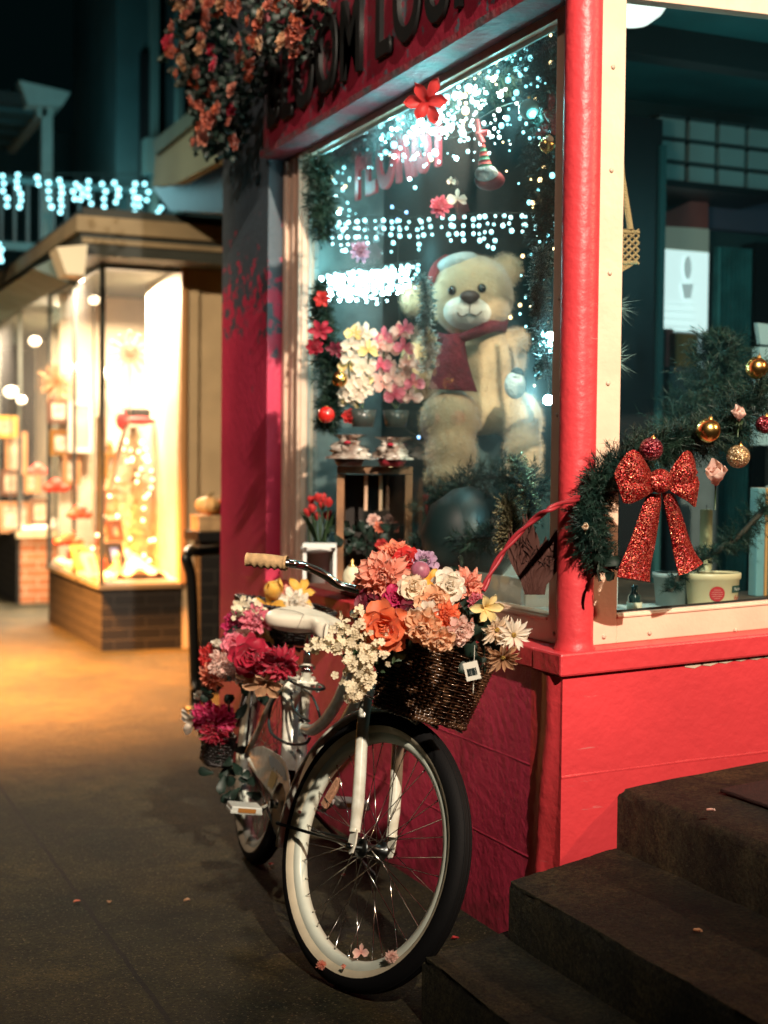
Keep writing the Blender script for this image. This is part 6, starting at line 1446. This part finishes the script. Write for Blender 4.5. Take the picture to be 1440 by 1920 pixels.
for k, (x, y_) in enumerate(((1155, 575), (1152, 675))):
    rr_ = random.Random(k); m = MB()
    for i in range(60):
        d = Vector((rr_.uniform(.1, 1), rr_.uniform(-.6, .3), rr_.uniform(-1, 1))).normalized(); p = tY(x, y_+rr_.uniform(-12, 12), 3.2); s = d.orthogonal().normalized()*.0008; q = p+d*rr_.uniform(.03, .075); kk = len(m.v); m.v += [p-s, p+s, q]; m.t += [0]*3; m.f.append((kk, kk+1, kk+2)); m.sm.append(False)
    tag(m.build('frosted_sprig', mat('frost_needle', (.28, .40, .38), .5)), ['upper', 'lower'][k]+' pale needle sprig poking out behind the cream stile', 'sprig', 'pale sprigs behind the stile')
# things on the deck behind the step side glass
def deck(px, y_): p = aty(px, 1100, y_); return Vector((p.x, y_, DG+.001))
b0 = deck(1336, 3.34); rx, ry, hh = .083, .06, .105
rows = []
for z, k in ((0, .86), (.004, .90), (.085, 1.), (.087, 1.05), (.103, 1.06), (.105, 1.02), (.10, .97)): rows.append([b0+Vector((rx*k*cos(2*pi*j/40), ry*k*sin(2*pi*j/40), z)) for j in range(40)])
m = MB(); m.grid(rows, True, False, True); tub = m.build('oval_tub', mat('tub_cream', (.66, .56, .34), .45, var=.08)); tag(tub, 'cream oval tub with a round red sticker on the window deck', 'tub')
def onTub(a, z, off=.0012): return b0+Vector((rx*(.90+.10*z/.085)*cos(a)+off*cos(a), ry*(.90+.10*z/.085)*sin(a)+off*sin(a), z))
rows = [[onTub(radians(-108)+.30*r_*cos(2*pi*k/24), .048+.0215*r_*sin(2*pi*k/24)) for k in range(24)] for r_ in (.01, .5, 1.)]
m = MB(); m.grid(rows, True, False, True); stk = m.build('sticker', mat('sticker_red', (.42, .02, .03), .5), tub)
m = MB()
for k in range(5):
    hw = (.13, .2, .22, .2, .12)[k]; m.grid([[onTub(radians(-108)-hw+2*hw*i/8, .060-.006*k, .0022), onTub(radians(-108)-hw+2*hw*i/8, .0585-.006*k, .0022)] for i in range(9)])
m.build('sticker_text_lines', mat('text_pink', (.62, .25, .22), .5), stk)
m = MB(); m.grid([[onTub(radians(-72)+.56*i/10, .050, .0014), onTub(radians(-72)+.56*i/10, .070, .0014)] for i in range(11)]); m.build('label', mat('label_green', (.02, .06, .05), .5), tub)
def text_on(body, size, mt_, par, f, name):
    tc = bpy.data.curves.new('t', 'FONT'); tc.body = body; tc.size = size; tmp = bpy.data.objects.new('t', tc); COL.objects.link(tmp); bpy.context.view_layer.update()
    me = bpy.data.meshes.new_from_object(tmp.evaluated_get(bpy.context.evaluated_depsgraph_get())); bpy.data.objects.remove(tmp); W = WM[par].inverted()
    for v in me.vertices: v.co = W @ f(v.co.x, v.co.y)
    me.materials.clear(); me.materials.append(mt_); o = bpy.data.objects.new(name, me); COL.objects.link(o); o.parent = par; WM[o] = WM[par]; return o
text_on('Pick your', .0125, mat('text_white', (.75, .75, .7), .5), tub, lambda x, y: onTub(radians(-66)+x/.078, .056+y, .0026), 'label_text')
text_on('Favs', .021, mat('text_red', (.5, .03, .03), .5), tub, lambda x, y: onTub(radians(-64)+(x+y*.3)/.078, .028+y, .0020), 'script_text')
b1 = deck(1262, 3.42); m = MB(); m.lathe([(.0001, 0), (.048, 0), (.056, .085), (.060, .085), (.060, .10), (.052, .10)], b1, seg=30); o = m.build('white_bucket', mat('bucket_grey', (.28, .33, .32), .5)); tag(o, 'grey white bucket left of the cream tub', 'bucket')
m = MB(); m.ell(b1+Vector((-.040, -.036, .055)), (.006, .006, .009)); m.build('handle_lug', BLACKP, o)
b2 = deck(1190, 3.28); m = MB(); m.lathe([(.0001, 0), (.021, 0), (.021, .034), (.0001, .034)], b2, seg=20); o = m.build('small_bottle', mat('bottle_label', (.55, .52, .38), .5)); tag(o, 'small dark bottle with pale base in the window corner', 'bottle')
m = MB(); m.lathe([(.018, .034), (.017, .05), (.009, .062), (.009, .08), (.0001, .08)], b2, seg=20); m.build('neck', mat('bottle_dark', (.01, .03, .03), .1, coat=1.), o)
m = MB(); m.tube([deck(1322, 3.6), deck(1322, 3.6)+zz*.275], .019, 20); o = m.build('pillar_candle', mat('candle_cream', (.42, .40, .22), .5)); tag(o, 'tall cream candle behind the pink rosebud', 'candle')
m = MB(); m.tube([deck(1322, 3.6)+zz*.275, deck(1322, 3.6)+zz*.29], .0012, 5); m.build('wick', BLACKP, o)
BK = mat('book_teal', (.16, .34, .36), .6)
for k, (x, yt, w_, mt_, lab) in enumerate(((1418, 915, .030, BK, 'tall pale teal book standing at the right edge'), (1434, 915, .010, mat('book_orange', (.6, .3, .1), .6), 'thin orange book beside the teal book'), (1446, 912, .03, BK, 'second teal book cut by the frame edge'))):
    p = deck(x, 3.62); ztop = aty(x, yt, 3.62).z; m = MB(); m.box(p.x, p.x+w_, 3.62, 3.66, DG+.001, ztop); o = m.build('book', mt_, bevel=.002); tag(o, lab, 'book', 'books on the deck'); m = MB(); m.box(p.x+.003, p.x+w_-.003, 3.625, 3.657, ztop, ztop+.001); m.build('pages', CREAM, o)
p = aty(1424, 650, 4.2); q = aty(1470, 690, 4.2); m = MB(); m.box(p.x, p.x+.16, 4.2, 4.24, 1.35, p.z); o = m.build('notice_board', mat('board_pale', (.30, .45, .47), .6)); tag(o, 'pale blue notice board at the right edge of the window', 'board')
m = MB(); m.prism([aty(1420, 605, 4.2), aty(1426, 645, 4.2), aty(1470, 650, 4.2), aty(1470, 612, 4.2)], (0, .02, 0)); m.build('header', MATS['board_pale'], o)
m = MB(); m.box(p.x+.06, p.x+.10, 4.21, 4.23, .02, 1.35); m.build('leg', BLACKP, o)
# ------------------------------------------------------------ inside the neighbour shop
def W(px, py, y): return aty(px, py, y)
# white christmas tree
p = W(250, 1060, 10.0); tb = thing('white_christmas_tree', 'warm white christmas tree in the neighbour bay window', 'christmas tree', (p.x, 10.1, zs+.02))
pt = Vector((W(252, 800, 10.1).x, 10.1, W(252, 800, 10.1).z)); m = MB(); rr = random.Random(91)
Ht = pt.z-zs-.02
for i in range(900):
    t = rr.random()**.7; a = rr.uniform(0, 2*pi); c = pt-zz*(Ht*t*.95); r = .03+.30*t; d = Vector((cos(a), sin(a), -.25)); fir(m, c, d, r, rr, 9, .05, .004)
m.build('branches', mat('tree_white', (.86, .72, .50), .7), tb)
m = MB(); m.tube([(p.x, 10.1, zs+.02), pt], .02, 8); m.build('trunk', mat('tree_trunk', (.3, .2, .1), .8), tb)
me_ = icomesh('b6', mat('tree_bulb', (1, 1, 1), .5, emit=6., ecol=(1, .72, .4))); W0 = WM[tb].translation
for i in range(60):
    t = .1+.85*rr.random(); a = rr.uniform(pi*.9, 2.1*pi); q = pt-zz*(Ht*t*.95)+Vector((cos(a), sin(a), 0))*(.03+.30*t); share('bulb', me_, tb, q-W0, None, .012)
m = MB(); q = pt+zz*.04
m.box(q.x-.09, q.x+.10, 10.02, 10.16, q.z+.02, q.z+.09); tag(m.build('black_hat', mat('hat_black', (.02, .025, .03), .6), bevel=.01), 'black top hat crowning the white christmas tree', 'hat')
m = MB(); m.ell(q+Vector((-.10, -.06, .0)), (.05, .03, .07)); m.ell(q+Vector((.02, -.08, .0)), (.12, .03, .03)); tag(m.build('red_ribbon', mat('ribbon_red', (.55, .02, .02), .5)), 'red ribbon under the black top hat', 'ribbon')
# snowflake ornament
c = W(243, 662, 9.9); m = MB()
for k in range(12):
    a = 2*pi*k/12; d = Vector((cos(a), 0, sin(a))); m.tube([c, c+d*.15], .008, 6)
    for t in (.06, .10, .14): m.ell(c+d*t, .018-.04*t, None, 5, 8)
o = m.build('snowflake_ornament', mat('flake_tan', (.62, .42, .28), .5)); tag(o, 'round beaded snowflake ornament hanging behind the bay glass', 'ornament')
m = MB(); m.tube([c+zz*.15, (c.x, c.y, zt)], .004, 4); m.build('cord', MATS['flake_tan'], o)
# picture frames
WF = mat('frame_wood', (.42, .20, .08), .5); PIC = mat('picture_paper', (.70, .60, .48), .7, col2=(.35, .28, .22), vs=14)
def frame(px, py, w_, h_, y, label, tilt=0, fm=None, pm=None, yaw=0):
    c = W(px, py, y); Mx = Matrix.Rotation(yaw, 3, 'Z') @ Matrix.Rotation(tilt, 3, 'X'); X_, Y_, Z_ = Mx @ Vector((1, 0, 0)), Mx @ Vector((0, 1, 0)), Mx @ Vector((0, 0, 1)); t = .018
    m = MB()
    for s_ in (-1, 1): m.obox(c+X_*(s_*(w_-t)), X_, Y_, Z_, t, .012, h_); m.obox(c+Z_*(s_*(h_-t)), X_, Y_, Z_, w_-2*t, .012, t)
    o = m.build('picture_frame', fm or WF); tag(o, label, 'picture frame', 'picture frames in the neighbour shop'); m = MB(); m.obox(c+Y_*.004, X_, Y_, Z_, w_-2*t, .003, h_-2*t); m.build('picture', pm or PIC, o)
frame(30, 850, .10, .20, 13.6, 'brown framed portrait on the far bay wall', fm=WF, pm=mat('portrait', (.30, .24, .22), .7, col2=(.75, .6, .45), vs=6))
frame(28, 970, .14, .14, 13.1, 'wooden frame standing low in the far bay', -.15)
frame(152, 800, .10, .20, 11.1, 'white framed picture on the wall inside the bay', fm=mat('frame_white', (.8, .72, .6), .5), pm=mat('pic_grey', (.28, .24, .2), .6, col2=(.5, .42, .32), vs=6))
frame(215, 1040, .07, .085, 9.62, 'small dark frame with blue picture at the front of the bay', -.45, BLACKW, mat('pic_blue', (.35, .45, .75), .3, emit=.4, ecol=(.4, .5, .9)), .3)
frame(215, 995, .06, .075, 9.75, 'small brown frame standing behind the dark one', -.3, mat('frame_dark', (.10, .04, .02), .5), None, .3)
frame(150, 1045, .055, .09, 9.8, 'narrow pale frame leaning in the left of the bay', -.4, None, None, .5)
frame(170, 1060, .05, .09, 9.65, 'narrow pale frame leaning next to the corner post', -.45, mat('frame_tan', (.6, .5, .35), .5), None, .5)
# leaning white board
m = MB(); m.prism([W(236, 797, 9.75), W(240, 800, 9.75), W(213, 920, 9.62), W(196, 918, 9.62)], (0, .02, 0)); o = m.build('leaning_board', mat('board_cream', (.85, .76, .60), .6)); tag(o, 'cream board leaning against the white tree', 'board'); m = MB(); m.tube([W(236, 795, 9.74), W(197, 920, 9.60)], .008, 6); m.build('edge', mat('edge_brown', (.15, .07, .03), .6), o)
# draped cloth
rows = []
for i in range(25):
    row = []
    for j in range(25):
        u, v = i/24, j/24; x = 2.16+.42*u; y = 9.42+.5*v; z = zs+.03+.16*sin(pi*min(1, u*1.1))*(.3+.7*v)+.02*sin(u*18+v*5); row.append((x, y, z))
    rows.append(row)
m = MB(); m.grid(rows); tag(m.build('draped_cloth', mat('drape', (.62, .50, .38), .8)), 'draped cream cloth on the bay floor', 'cloth')
GOODS = [('figurine', 'cream'), ('figurine', 'brown'), ('gift_parcel', 'red'), ('candle_jar', 'gold'), ('gift_parcel', 'brown'), ('figurine', 'dark'), ('candle_jar', 'cream'), ('gift_parcel', 'cream')]
GM = dict(red=mat('g_red', (.45, .05, .03), .5), brown=mat('g_brown', (.18, .08, .04), .5), cream=mat('g_cream', (.6, .46, .3), .5), dark=mat('g_dark', (.04, .035, .03), .5), gold=GOLD)
rq = random.Random(12); ordn = ('first', 'second', 'third', 'fourth', 'fifth', 'sixth', 'seventh', 'eighth', 'ninth', 'tenth', 'eleventh', 'twelfth')
for i in range(12):
    nm, cl = GOODS[i % 8]; y = 9.55+.135*i; x = 2.17+rq.uniform(0, .10); h = rq.uniform(.10, .24); z0 = zs+.021; m = MB()
    if nm == 'gift_parcel': m.box(x-.05, x+.05, y-.05, y+.05, z0, z0+h*.7)
    elif nm == 'candle_jar': m.lathe([(.0001, 0), (.035, 0), (.035, h*.6), (.03, h*.6), (.03, h*.5)], (x, y, z0), seg=14)
    else:
        m.lathe([(.0001, 0), (.045, 0), (.04, h*.3), (.022, h*.6), (.016, h*.68), (.0001, h*.7)], (x, y, z0), seg=14); m.ell((x, y, z0+h*.78), (.024, .024, .028), None, 8, 10)
    o = m.build(nm, GM[cl]); tag(o, f'{cl} {nm.replace("_", " ")}, {ordn[i]} from the corner along the bay sill', 'goods', 'goods along the bay sill')
    k = MB(); k.tube([(x, y, z0+h*.6), (x, y, z0+h*.95)], .006, 5); k.build('top_detail', GM['gold'], o)
for i in range(9):
    px_, py_ = (60, 20, 120, 135, 110, 222, 205, 75, 10)[i], (905, 905, 830, 880, 770, 880, 940, 960, 800)[i]; y_ = (13.4, 13.4, 11.15, 11.15, 11.15, 10.4, 10.2, 13.0, 13.5)[i]
    frame(px_, py_, .07+.02*(i % 3), .10+.02*(i % 2), y_, ('small framed print', 'dark framed photograph', 'gilt framed card')[i % 3]+' '+('beside the far portrait', 'at the far left edge', 'high on the inner bay wall', 'low on the inner bay wall', 'above the white frame', 'behind the leaning board', 'below the leaning board', 'low beside the entrance', 'over the brown portrait')[i], fm=(WF, MATS['frame_dark'], GOLD)[i % 3])
# cotton snow along the sills
m = MB()
for k in range(16): m.ell((2.13+rr.uniform(-.02, .03), 9.45+.11*k, zs+.035), (.05, .07, .035), None, 6, 8)
tag(m.build('cotton_snow', mat('cotton', (.85, .78, .66), .9, bump=.8, bs=60), keep=False), 'strip of cotton snow along the bay window sill', 'decoration', kind='stuff')
# counter with trinkets
sf = thing('trinket_shelf', 'dark shelf of trinkets in the middle of the bay', 'shelf', (2.75, 10.6, zs+.02))
for k, z in enumerate((.62, .95, 1.30)): MB().box(2.35, 3.0, 10.6, 10.85, z, z+.03).build('board', mat('shelf_brown', (.22, .12, .06), .6), sf)
for x in (2.35, 2.97): MB().box(x, x+.03, 10.601, 10.849, zs+.021, 1.60).build('upright', MATS['shelf_brown'], sf)
TM = [mat('tr_red', (.55, .05, .03), .5), mat('tr_brown', (.25, .12, .06), .5), mat('tr_cream', (.75, .6, .42), .5), mat('tr_dark', (.05, .05, .05), .5), GOLD]
NM = ['red', 'brown', 'cream', 'dark', 'gold']; n = 0
for z in (.65, .98, 1.33):
    for i in range(6):
        x = 2.43+.095*i+rr.uniform(-.01, .01); k = (n*7+i) % 5; r = rr.uniform(.025, .04); h = rr.uniform(.07, .15); m = MB()
        m.lathe([(.0001, 0), (r*.8, 0), (r, h*.3), (r*.6, h*.6), (r*.35, h*.75), (r*.5, h), (.0001, h)], (x, 10.68, z+.001), seg=14); o = m.build('vase', TM[k])
        tag(o, f'{NM[k]} little vase, {["first","second","third","fourth","fifth","sixth"][i]} from the left on the {["lower","middle","upper"][n]} trinket shelf', 'vase', 'vases on the trinket shelf')
    n += 1
for k, (px, py, y) in enumerate(((105, 910, 10.4), (70, 880, 12.9), (150, 960, 10.2), (128, 1010, 9.9))):
    c = W(px, py, y); m = MB(); m.ell(c, (.06, .03, .05)); m.ell(c+Vector((-.05, 0, -.02)), (.05, .03, .03)); m.ell(c+Vector((.05, 0, -.02)), (.05, .03, .03)); tag(m.build('red_bow', TM[0]), ['red bow high in the middle of the bay', 'red bow in the far bay window', 'red bow beside the corner post', 'red bow low at the left of the bay'][k], 'bow', 'red bows in the neighbour shop')
# hanging lamps
for k, (px, py, y, r) in enumerate(((176, 563, 9.7, .035), (20, 735, 13.0, .06), (40, 750, 12.6, .04), (140, 690, 11.0, .05), (200, 700, 10.9, .05), (65, 640, 13.2, .05))):
    c = W(px, py, y); m = MB(); m.ell(c, (r, r, r*.8)); o = m.build('pendant_lamp', mat('lamp_glow', (1, 1, 1), .5, emit=5., ecol=(1, .80, .52)))
    tag(o, ['small bright lamp at the top of the bay corner', 'wide lamp at the left edge in the far bay', 'small lamp in the entrance', 'lamp in the middle of the bay ceiling', 'lamp behind the corner post', 'upper lamp in the far bay'][k], 'lamp', 'lamps in the neighbour shop')
    m = MB(); m.tube([c+zz*r*.7, (c.x, c.y, zt)], .006, 5); m.build('cord', BLACKP, o)
# dried arrangement
m = MB(); c = W(108, 720, 10.8)
for k in range(160): d = Vector((rr.gauss(0, 1), rr.gauss(0, .5), rr.gauss(0, 1))).normalized(); m.tube([c, c+d*rr.uniform(.08, .18)], .003, 3, False)
tag(m.build('dried_flowers', mat('dried', (.45, .25, .12), .8)), 'hanging bunch of dried brown flowers in the bay', 'dried flowers')
# icicle lights on the balcony
rr = random.Random(4); A_ = []
cols = [(7, 330, 5, 14), (33, 328, 6, 12), (68, 333, 2, 13), (90, 343, 4, 15), (111, 338, 6, 12), (140, 345, 3, 14), (150, 352, 3, 11), (165, 340, 4, 14), (195, 345, 4, 14), (218, 343, 4, 12), (250, 345, 5, 13), (262, 372, 2, 14), (275, 345, 3, 15), (298, 390, 2, 8), (1, 458, 4, 10), (-20, 330, 5, 14), (-40, 330, 4, 14)]
B_ = []; wires = [[aty(x, 326, 11.15) for x in (-60, 0, 60, 120, 180, 240, 300)]]
for x, y, n_, s_ in cols:
    L = []
    for j in range(n_):
        p = aty(x+rr.uniform(-4, 4)+j*1.0, y+s_*j, 11.12); L.append(p); B_.append((p, .019*rr.uniform(.85, 1.1), BM_COOL))
    wires.append([aty(x, 326 if y < 440 else 450, 11.13)]+L)
light_string('icicle_lights', wires, B_, 'blurred icicle lights along the balcony above the tan shop', 'icicle light strings', .004)
lamp_pos = aty(150, 360, 10.7)
# ------------------------------------------------------------ light
w = bpy.data.worlds.new('World'); scene.world = w; w.use_nodes = True
bgn = w.node_tree.nodes['Background']; bgn.inputs[0].default_value = (.18, .75, .80, 1); bgn.inputs[1].default_value = .0034
def lamp(name, kind, loc, energy, col, size=.1, target=None, spot=None, blend=1., shape=None):
    d = bpy.data.lights.new(name, kind); d.energy = energy; d.color = col
    if kind == 'AREA': d.size = size
    else: d.shadow_soft_size = size
    if spot: d.spot_size = radians(spot); d.spot_blend = blend
    o = bpy.data.objects.new(name, d); COL.objects.link(o); o.location = loc
    if target is not None: o.rotation_euler = (Vector(target)-Vector(loc)).to_track_quat('-Z', 'Y').to_euler()
    return o
T = Vector((1.85, 3.4, .95)); LD = Vector((-.15, -.82, .55)).normalized()
lamp('street_lamp_light', 'SPOT', T+LD*9, 6700, (1., .83, .66), .06, T+Vector((.0, 1.4, .6)), 36, 1.)
lamp('side_street_lamp_light', 'SPOT', (-2.0, 1.8, 5.1), 430, (1., .76, .62), .05, (1.75, 5.1, 1.5), 40, .6)
lamp('porch_light', 'SPOT', (5.2, .2, 3.3), 480, (1., .60, .36), .10, (2.35, 3.05, 1.0), 60, 1.)
lamp('far_fill_light', 'SPOT', (-1.6, 4.6, 4.4), 2200, (1., .72, .46), .10, (2.1, 9.2, .8), 60, 1.)  # added lamp out of view, brightens the tan shop front
lamp('balcony_glow', 'POINT', aty(150, 360, 10.5), 34, (.42, .92, 1.), .5)
lamp('room_glow', 'POINT', (3.9, 4.3, 2.3), 7, (.30, .95, 1.), .3)  # added teal fill that lifts the room, no fitting modelled
lamp('neighbour_shop_light', 'AREA', (2.33, 10.2, 2.5), 250, (1., .78, .54), .5, (2.3, 9.9, 0))
lamp('pavement_fill_light', 'SPOT', (.75, 9.1, 2.5), 9500, (1., .33, .06), .12, (.9, 9.0, 0), 108, .75)  # added lamp out of view, makes the orange pool on the pavement
lamp('entrance_light', 'AREA', (2.5, 12.0, 2.5), 300, (1., .76, .50), .4, (1.6, 11.5, 0))
lamp('second_bay_light', 'AREA', (2.5, 13.6, 2.5), 380, (1., .78, .54), .5, (2.4, 13.6, 0))
lamp('display_light', 'AREA', (2.10, 3.75, 2.38), 8, (1., .86, .66), .25, (2.45, 4.7, 1.5))
for x, y, e in ((622, 345, 1.), (600, 505, .8), (785, 238, 3.), (818, 262, 4.), (842, 205, 2.), (885, 140, 2.5), (930, 190, 1.2), (965, 95, 2.), (1030, 45, 1.6), (1000, 215, 1.2), (735, 262, 1.2), (840, 480, .6), (590, 400, .8)): lamp('garland_lamp', 'POINT', atx(x, y, 1.99), e*1.1, (.32, .93, 1.), .010)
# ------------------------------------------------------------ camera
cd = bpy.data.cameras.new('camera'); co = bpy.data.objects.new('camera', cd); COL.objects.link(co)
cd.sensor_fit = 'VERTICAL'; cd.sensor_height = 36; cd.sensor_width = 27; cd.lens = F/1920*36
co.matrix_world = Matrix(((RT.x, UP.x, -FW.x, CAM.x), (RT.y, UP.y, -FW.y, CAM.y), (RT.z, UP.z, -FW.z, CAM.z), (0, 0, 0, 1)))
cd.clip_start = .05; cd.clip_end = 200
cd.dof.use_dof = True; cd.dof.focus_distance = 3.38; cd.dof.aperture_fstop = 2.5
scene.camera = co
scene.view_settings.view_transform = 'Standard'; scene.view_settings.look = 'None'; scene.view_settings.exposure = 0; scene.view_settings.gamma = 1
scene.cycles.use_denoising = True; scene.cycles.max_bounces = 6; scene.cycles.transparent_max_bounces = 12
scene.cycles.diffuse_bounces = 3; scene.cycles.glossy_bounces = 3; scene.cycles.sample_clamp_indirect = 4
scene.cycles.caustics_reflective = False; scene.cycles.caustics_refractive = False
